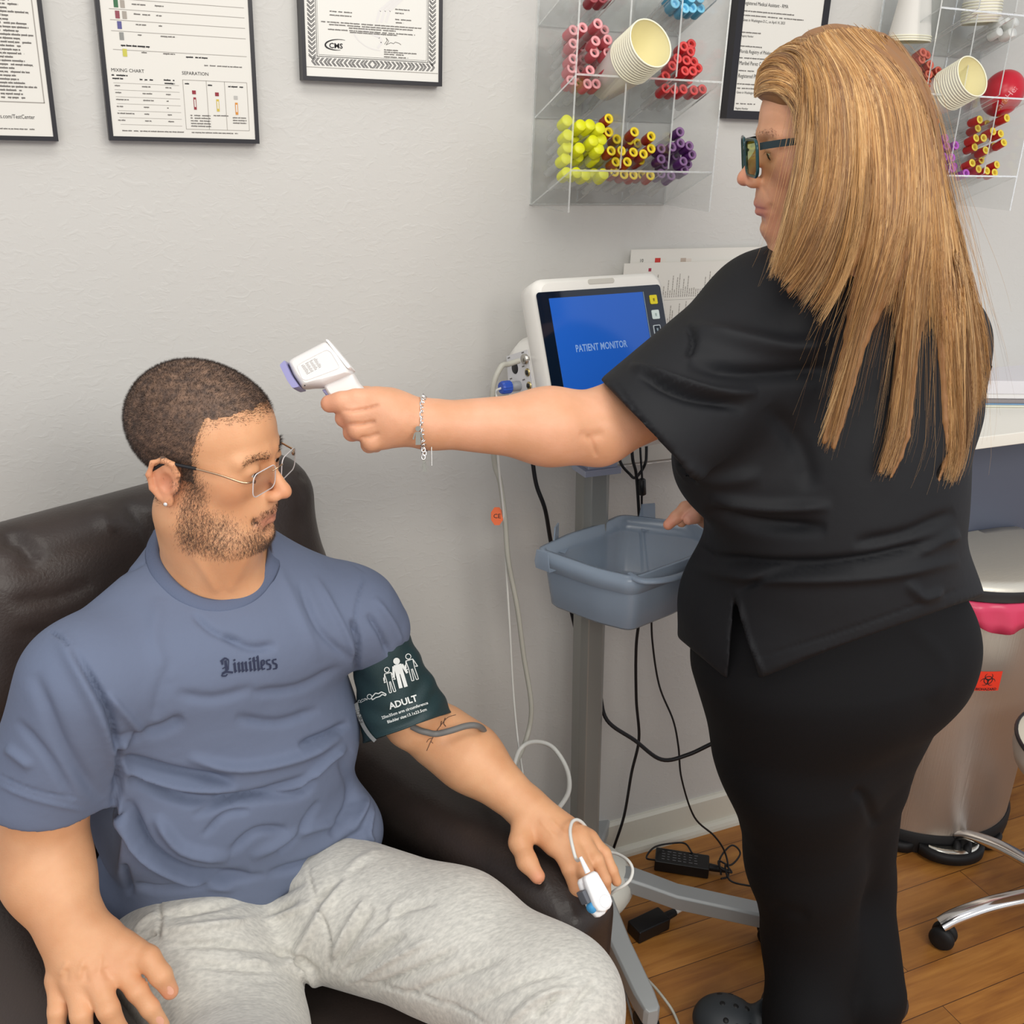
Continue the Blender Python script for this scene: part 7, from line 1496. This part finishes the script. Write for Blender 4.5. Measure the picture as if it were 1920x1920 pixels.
def stickman(px, py, h, rot_, filled):
    V, Fc = [], []
    def bar(x0, y0, x1, y1, w):
        d = np.array([x1 - x0, y1 - y0]); n = np.array([-d[1], d[0]]) / (np.hypot(*d) + 1e-9) * w / 2; o = len(V); a, b = np.array([x0, y0]), np.array([x1, y1])
        for p in (a - n, b - n, b + n, a + n): V.append((p[0], p[1], 0))
        Fc.append((o, o + 1, o + 2, o + 3))
    def disc(x, y, r0, r1, n=12):
        o = len(V)
        for k in range(n): a = 2 * math.pi * k / n; V.append((x + r0 * math.cos(a), y + r0 * math.sin(a), 0)); V.append((x + r1 * math.cos(a), y + r1 * math.sin(a), 0))
        for k in range(n): j = (k + 1) % n; Fc.append((o + 2 * k, o + 2 * k + 1, o + 2 * j + 1, o + 2 * j))
    if filled: disc(0, .38, .0001, .11); bar(0, .27, 0, -.05, .26); bar(-.07, 0, -.08, -.5, .12); bar(.07, 0, .09, -.5, .12); bar(-.14, .24, -.22, -.12, .08); bar(.14, .24, .24, -.08, .08)
    else:
        disc(0, .38, .08, .11)
        for a in ((-.13, .25, -.11, -.05), (.13, .25, .11, -.05), (-.13, .25, .13, .25), (-.11, -.05, -.12, -.5), (-.02, -.08, -.04, -.5), (.02, -.08, .05, -.5), (.11, -.05, .13, -.5), (-.12, -.5, -.04, -.5), (.05, -.5, .13, -.5), (-.13, .25, -.22, -.08), (.13, .25, .23, -.05), (-.22, -.08, -.14, -.05), (.23, -.05, .14, -.02)): bar(*a, .03)
        bar(-.18, .12, -.20, -.0, .06)
    drape(V, px, py, rot_, CVF, None, h, .0024, Fc, 'figure_icon', WI, cuf, 1.45, 90)
stickman(749, 1261, 58, .25, True); stickman(730, 1274, 49, .25, False); stickman(771, 1250, 52, .28, False)
def lyer(px, py, s, rot_):
    V, Fc = [], []
    pts = [(-.5, -.1), (-.2, .18), (0, .12), (.2, .22), (.5, .05), (.45, -.06), (.25, .05), (.05, -.08), (-.2, -.12), (-.45, -.25), (-.5, -.1)]
    for a, b in zip(pts[:-1], pts[1:]):
        d = np.array(b) - a; n = np.array([-d[1], d[0]]) / np.hypot(*d) * .035; o = len(V)
        for p in (np.array(a) - n, np.array(b) - n, np.array(b) + n, np.array(a) + n): V.append((p[0], p[1], 0))
        Fc.append((o, o + 1, o + 2, o + 3))
    o = len(V)
    for k in range(12): a = 2 * math.pi * k / 12; V.append((-.62 + .13 * math.cos(a), -.02 + .13 * math.sin(a), 0)); V.append((-.62 + .18 * math.cos(a), -.02 + .18 * math.sin(a), 0))
    for k in range(12): j = (k + 1) % 12; Fc.append((o + 2 * k, o + 2 * k + 1, o + 2 * j + 1, o + 2 * j))
    drape(V, px, py, rot_, CVF, None, s, .0024, Fc, 'infant_icon', WI, cuf, 1.45)
lyer(710, 1304, 28, .1); lyer(682, 1313, 14, .2)
# pale index strip along the lower left edge
V, Fc = [], []
for i in range(14):
    t = i / 13; p = np.array([664, 1320]) * (1 - t) ** 2 + 2 * t * (1 - t) * np.array([672, 1366]) + t * t * np.array([701, 1392]); V += [(p[0], -p[1], 0), (p[0] + 7 - 2 * t, -p[1] + 4 + 1 * t, 0)]
for i in range(13): Fc.append((2 * i, 2 * i + 2, 2 * i + 3, 2 * i + 1))
drape(V, 0, 0, 0, CVF, None, 1, .0030, Fc, 'index_strip', mat('pale_grey_strip', 'a9aaa6', .5), cuf, 1.45)
vs, fs = text_mesh('INDEX', 1.0); drape(vs, 674, 1343, -1.25 + math.pi, CVF, None, 9, .0038, fs, 'printed_text', INKD, cuf, 1.45)
tb = MB(); q = [P(742, 1385, 1.475), P(765, 1378, 1.48), P(774, 1392, 1.49), P(756, 1404, 1.485)]; tb.hexa(q, [p + tf_ * .003 for p in q]); tb.build('strap_tab', CUFM, cuf)
hs2 = MB().tube(spline([P(*q) for q in ((772, 1362, 1.45), (786, 1369, 1.447), (800, 1373, 1.448), (818, 1376, 1.455), (845, 1370, 1.455), (875, 1361, 1.465), (895, 1361, 1.475), (907, 1370, 1.50), (912, 1388, 1.53), (914, 1420, 1.56), (925, 1450, 1.62))], 8), .0046, n=10).build('cuff_hose', DGH, cuf)
# small plant drawing tattooed below the cuff
mx_, my_, md_ = proj(mv); tm = (mx_ > 760) & (mx_ < 900) & (my_ > 1310) & (my_ < 1450); TVF = mv[tm]; TVF = TVF[md_[tm] < 1.56]
V, Fc = [], []
def sk(pts, w):
    pts = spline([np.array(p, float) for p in pts], 5)
    for a, b in zip(pts[:-1], pts[1:]):
        d = np.array(b) - a; n = np.array([-d[1], d[0]]) / (np.hypot(*d) + 1e-9) * w / 2; o = len(V)
        for p in (a - n, b - n, b + n, a + n): V.append((p[0], -p[1], 0))
        Fc.append((o, o + 1, o + 2, o + 3))
sk([(855, 1340), (840, 1345), (828, 1358), (818, 1372), (808, 1390), (800, 1408)], 1.1); sk([(835, 1346), (832, 1356), (836, 1362)], 1.6); sk([(828, 1352), (826, 1362)], 1.6); sk([(812, 1384), (804, 1386), (800, 1392)], 1.0); sk([(808, 1390), (812, 1394)], 1.0)
drape(V, 0, 0, 0, TVF, None, 1, .0009, Fc, 'tattoo', mat('tattoo_ink', '5e4438', .6), mo, 1.5)

# ------------------------------------------------------------------ finger clip sensor
fa, fb = PZ(1097, 1640, .668), PZ(1128, 1706, .632); fd = fb - fa; FL = np.linalg.norm(fd); fd /= FL; fn = np.array([0, -.25, 1.0]); fn -= fd * (fn @ fd); fn /= np.linalg.norm(fn); fsd = np.cross(fn, fd)
if fsd @ (RW @ np.array([1, 0, 0])) < 0: fsd = -fsd
def FP(u, v, w): return fa + fsd * u + fd * v + fn * w
clip = thing('finger_clip_sensor', 'white pulse clip on the seated man\'s finger with a blue dot', 'pulse sensor', fa)
CWH = mat('clip_white', 'f3f2f2', .3)
def shellpiece(name, w0, w1, m, par, l0=0.0, l1=1.0, wd=.0125, shift=0.0):
    ol = []
    for t, hw_ in ((l0, .60), (l0 + .06, .85), (.4, 1.0), (.75, 1.12), (.92, 1.0), (l1 - .01, .7), (l1 + .03, .35)): ol.append((hw_ * wd, t * FL))
    loop = ol + [(-a, b) for a, b in ol[::-1]]; loop = [(a + shift, b) for a, b in loop]; c = np.mean(loop, 0)
    return MB().rings([[FP(c[0] + (a - c[0]) * s, c[1] + (b - c[1]) * s, w) for a, b in loop] for w, s in ((w0, .93), (w0 + .002, 1), (w1 - .003, 1), (w1 - .001, .95), (w1, .85))], smooth=True).build(name, m, par)
up_s = shellpiece('upper_shell', .004, .016, CWH, clip); shellpiece('lower_shell', -.012, -.002, CWH, clip, 0.05, 1.12)
MB().lathe([(.0085, 0), (.007, -.0012), (.0001, -.002)], c=FP(.001, FL * .80, .0165), R=basis(fn), n=20, cap=False).build('thumb_dimple', mat('dimple_white', 'dcdada', .35), up_s)
MB().lathe([(.0001, .0015), (.0072, .001), (.0072, -.002)], c=FP(-.0150, FL * .80, .004), R=basis(fn * .6 - fsd), n=20).build('hinge_cap', mat('sky_blue_plastic', '4a9bd0', .35), clip)
gp_ = MB(); gp_.hexa([FP(-.013, FL * .30, -.008), FP(-.013, FL * .66, -.008), FP(-.0205, FL * .66, -.008), FP(-.0205, FL * .30, -.008)], [FP(-.013, FL * .30, .008), FP(-.013, FL * .66, .008), FP(-.0195, FL * .66, .008), FP(-.0195, FL * .30, .008)]); gp_.build('side_pad', mat('slate_pad', '5a5c64', .5), clip, bevel=.0015)
k0_ = FP(0, -.002, .009)
MB().tube([k0_ - fd * .0, k0_ - fd * .012, k0_ - fd * .022], [.0042, .0032, .0024], n=10).build('strain_relief', CWH, clip)
kk = [k0_ - fd * .02] + [P(*q) for q in ((1081, 1612, 1.395), (1073, 1585, 1.405), (1069, 1560, 1.42), (1072, 1543, 1.435), (1080, 1537, 1.445), (1090, 1541, 1.455), (1100, 1553, 1.47), (1118, 1580, 1.52), (1140, 1596, 1.53), (1160, 1602, 1.52), (1178, 1614, 1.50), (1186, 1630, 1.49), (1182, 1648, 1.48), (1170, 1660, 1.475), (1150, 1672, 1.48), (1135, 1690, 1.50))]
MB().tube(spline(kk, 8), .0024, n=10).build('sensor_lead', WC, clip)

# ------------------------------------------------------------------ fingernails
NM = mat('man_nail', 'e0a48a', .25); NW = mat('woman_nail', 'e8b0a4', .2)
def nail(px, py, rx, ry, rot_, verts, m, par, lift=.0006):
    x, y, d = proj(verts); near_ = (np.abs(x - px) < 16) & (np.abs(y - py) < 16)
    if near_.sum() < 8: return
    vv = verts[near_]; dd = d[near_]; vv = vv[dd < dd.min() + .012]
    ns = 16; V = [(0, 0, 0)] + [(rx * f * math.cos(2 * math.pi * k / ns) , ry * f * math.sin(2 * math.pi * k / ns), 0) for f in (.55, 1) for k in range(ns)]
    Fc = [(0, 1 + k, 1 + (k + 1) % ns) for k in range(ns)] + [(1 + k, 1 + ns + k, 1 + ns + (k + 1) % ns, 1 + (k + 1) % ns) for k in range(ns)]
    drape(V, px, py, rot_, vv, None, 1, lift, Fc, 'fingernail', m, par, 1.2, 60).data.polygons.foreach_set('use_smooth', [True] * len(Fc))
nail(1010, 1650, 6.5, 8.5, .35, mv, NM, mo); nail(318, 1857, 7, 9.5, .75, mv, NM, mo); nail(300, 1914, 7.5, 9, .5, mv, NM, mo)
nail(1257, 982, 4, 5.5, -.7, wv, NW, wo)
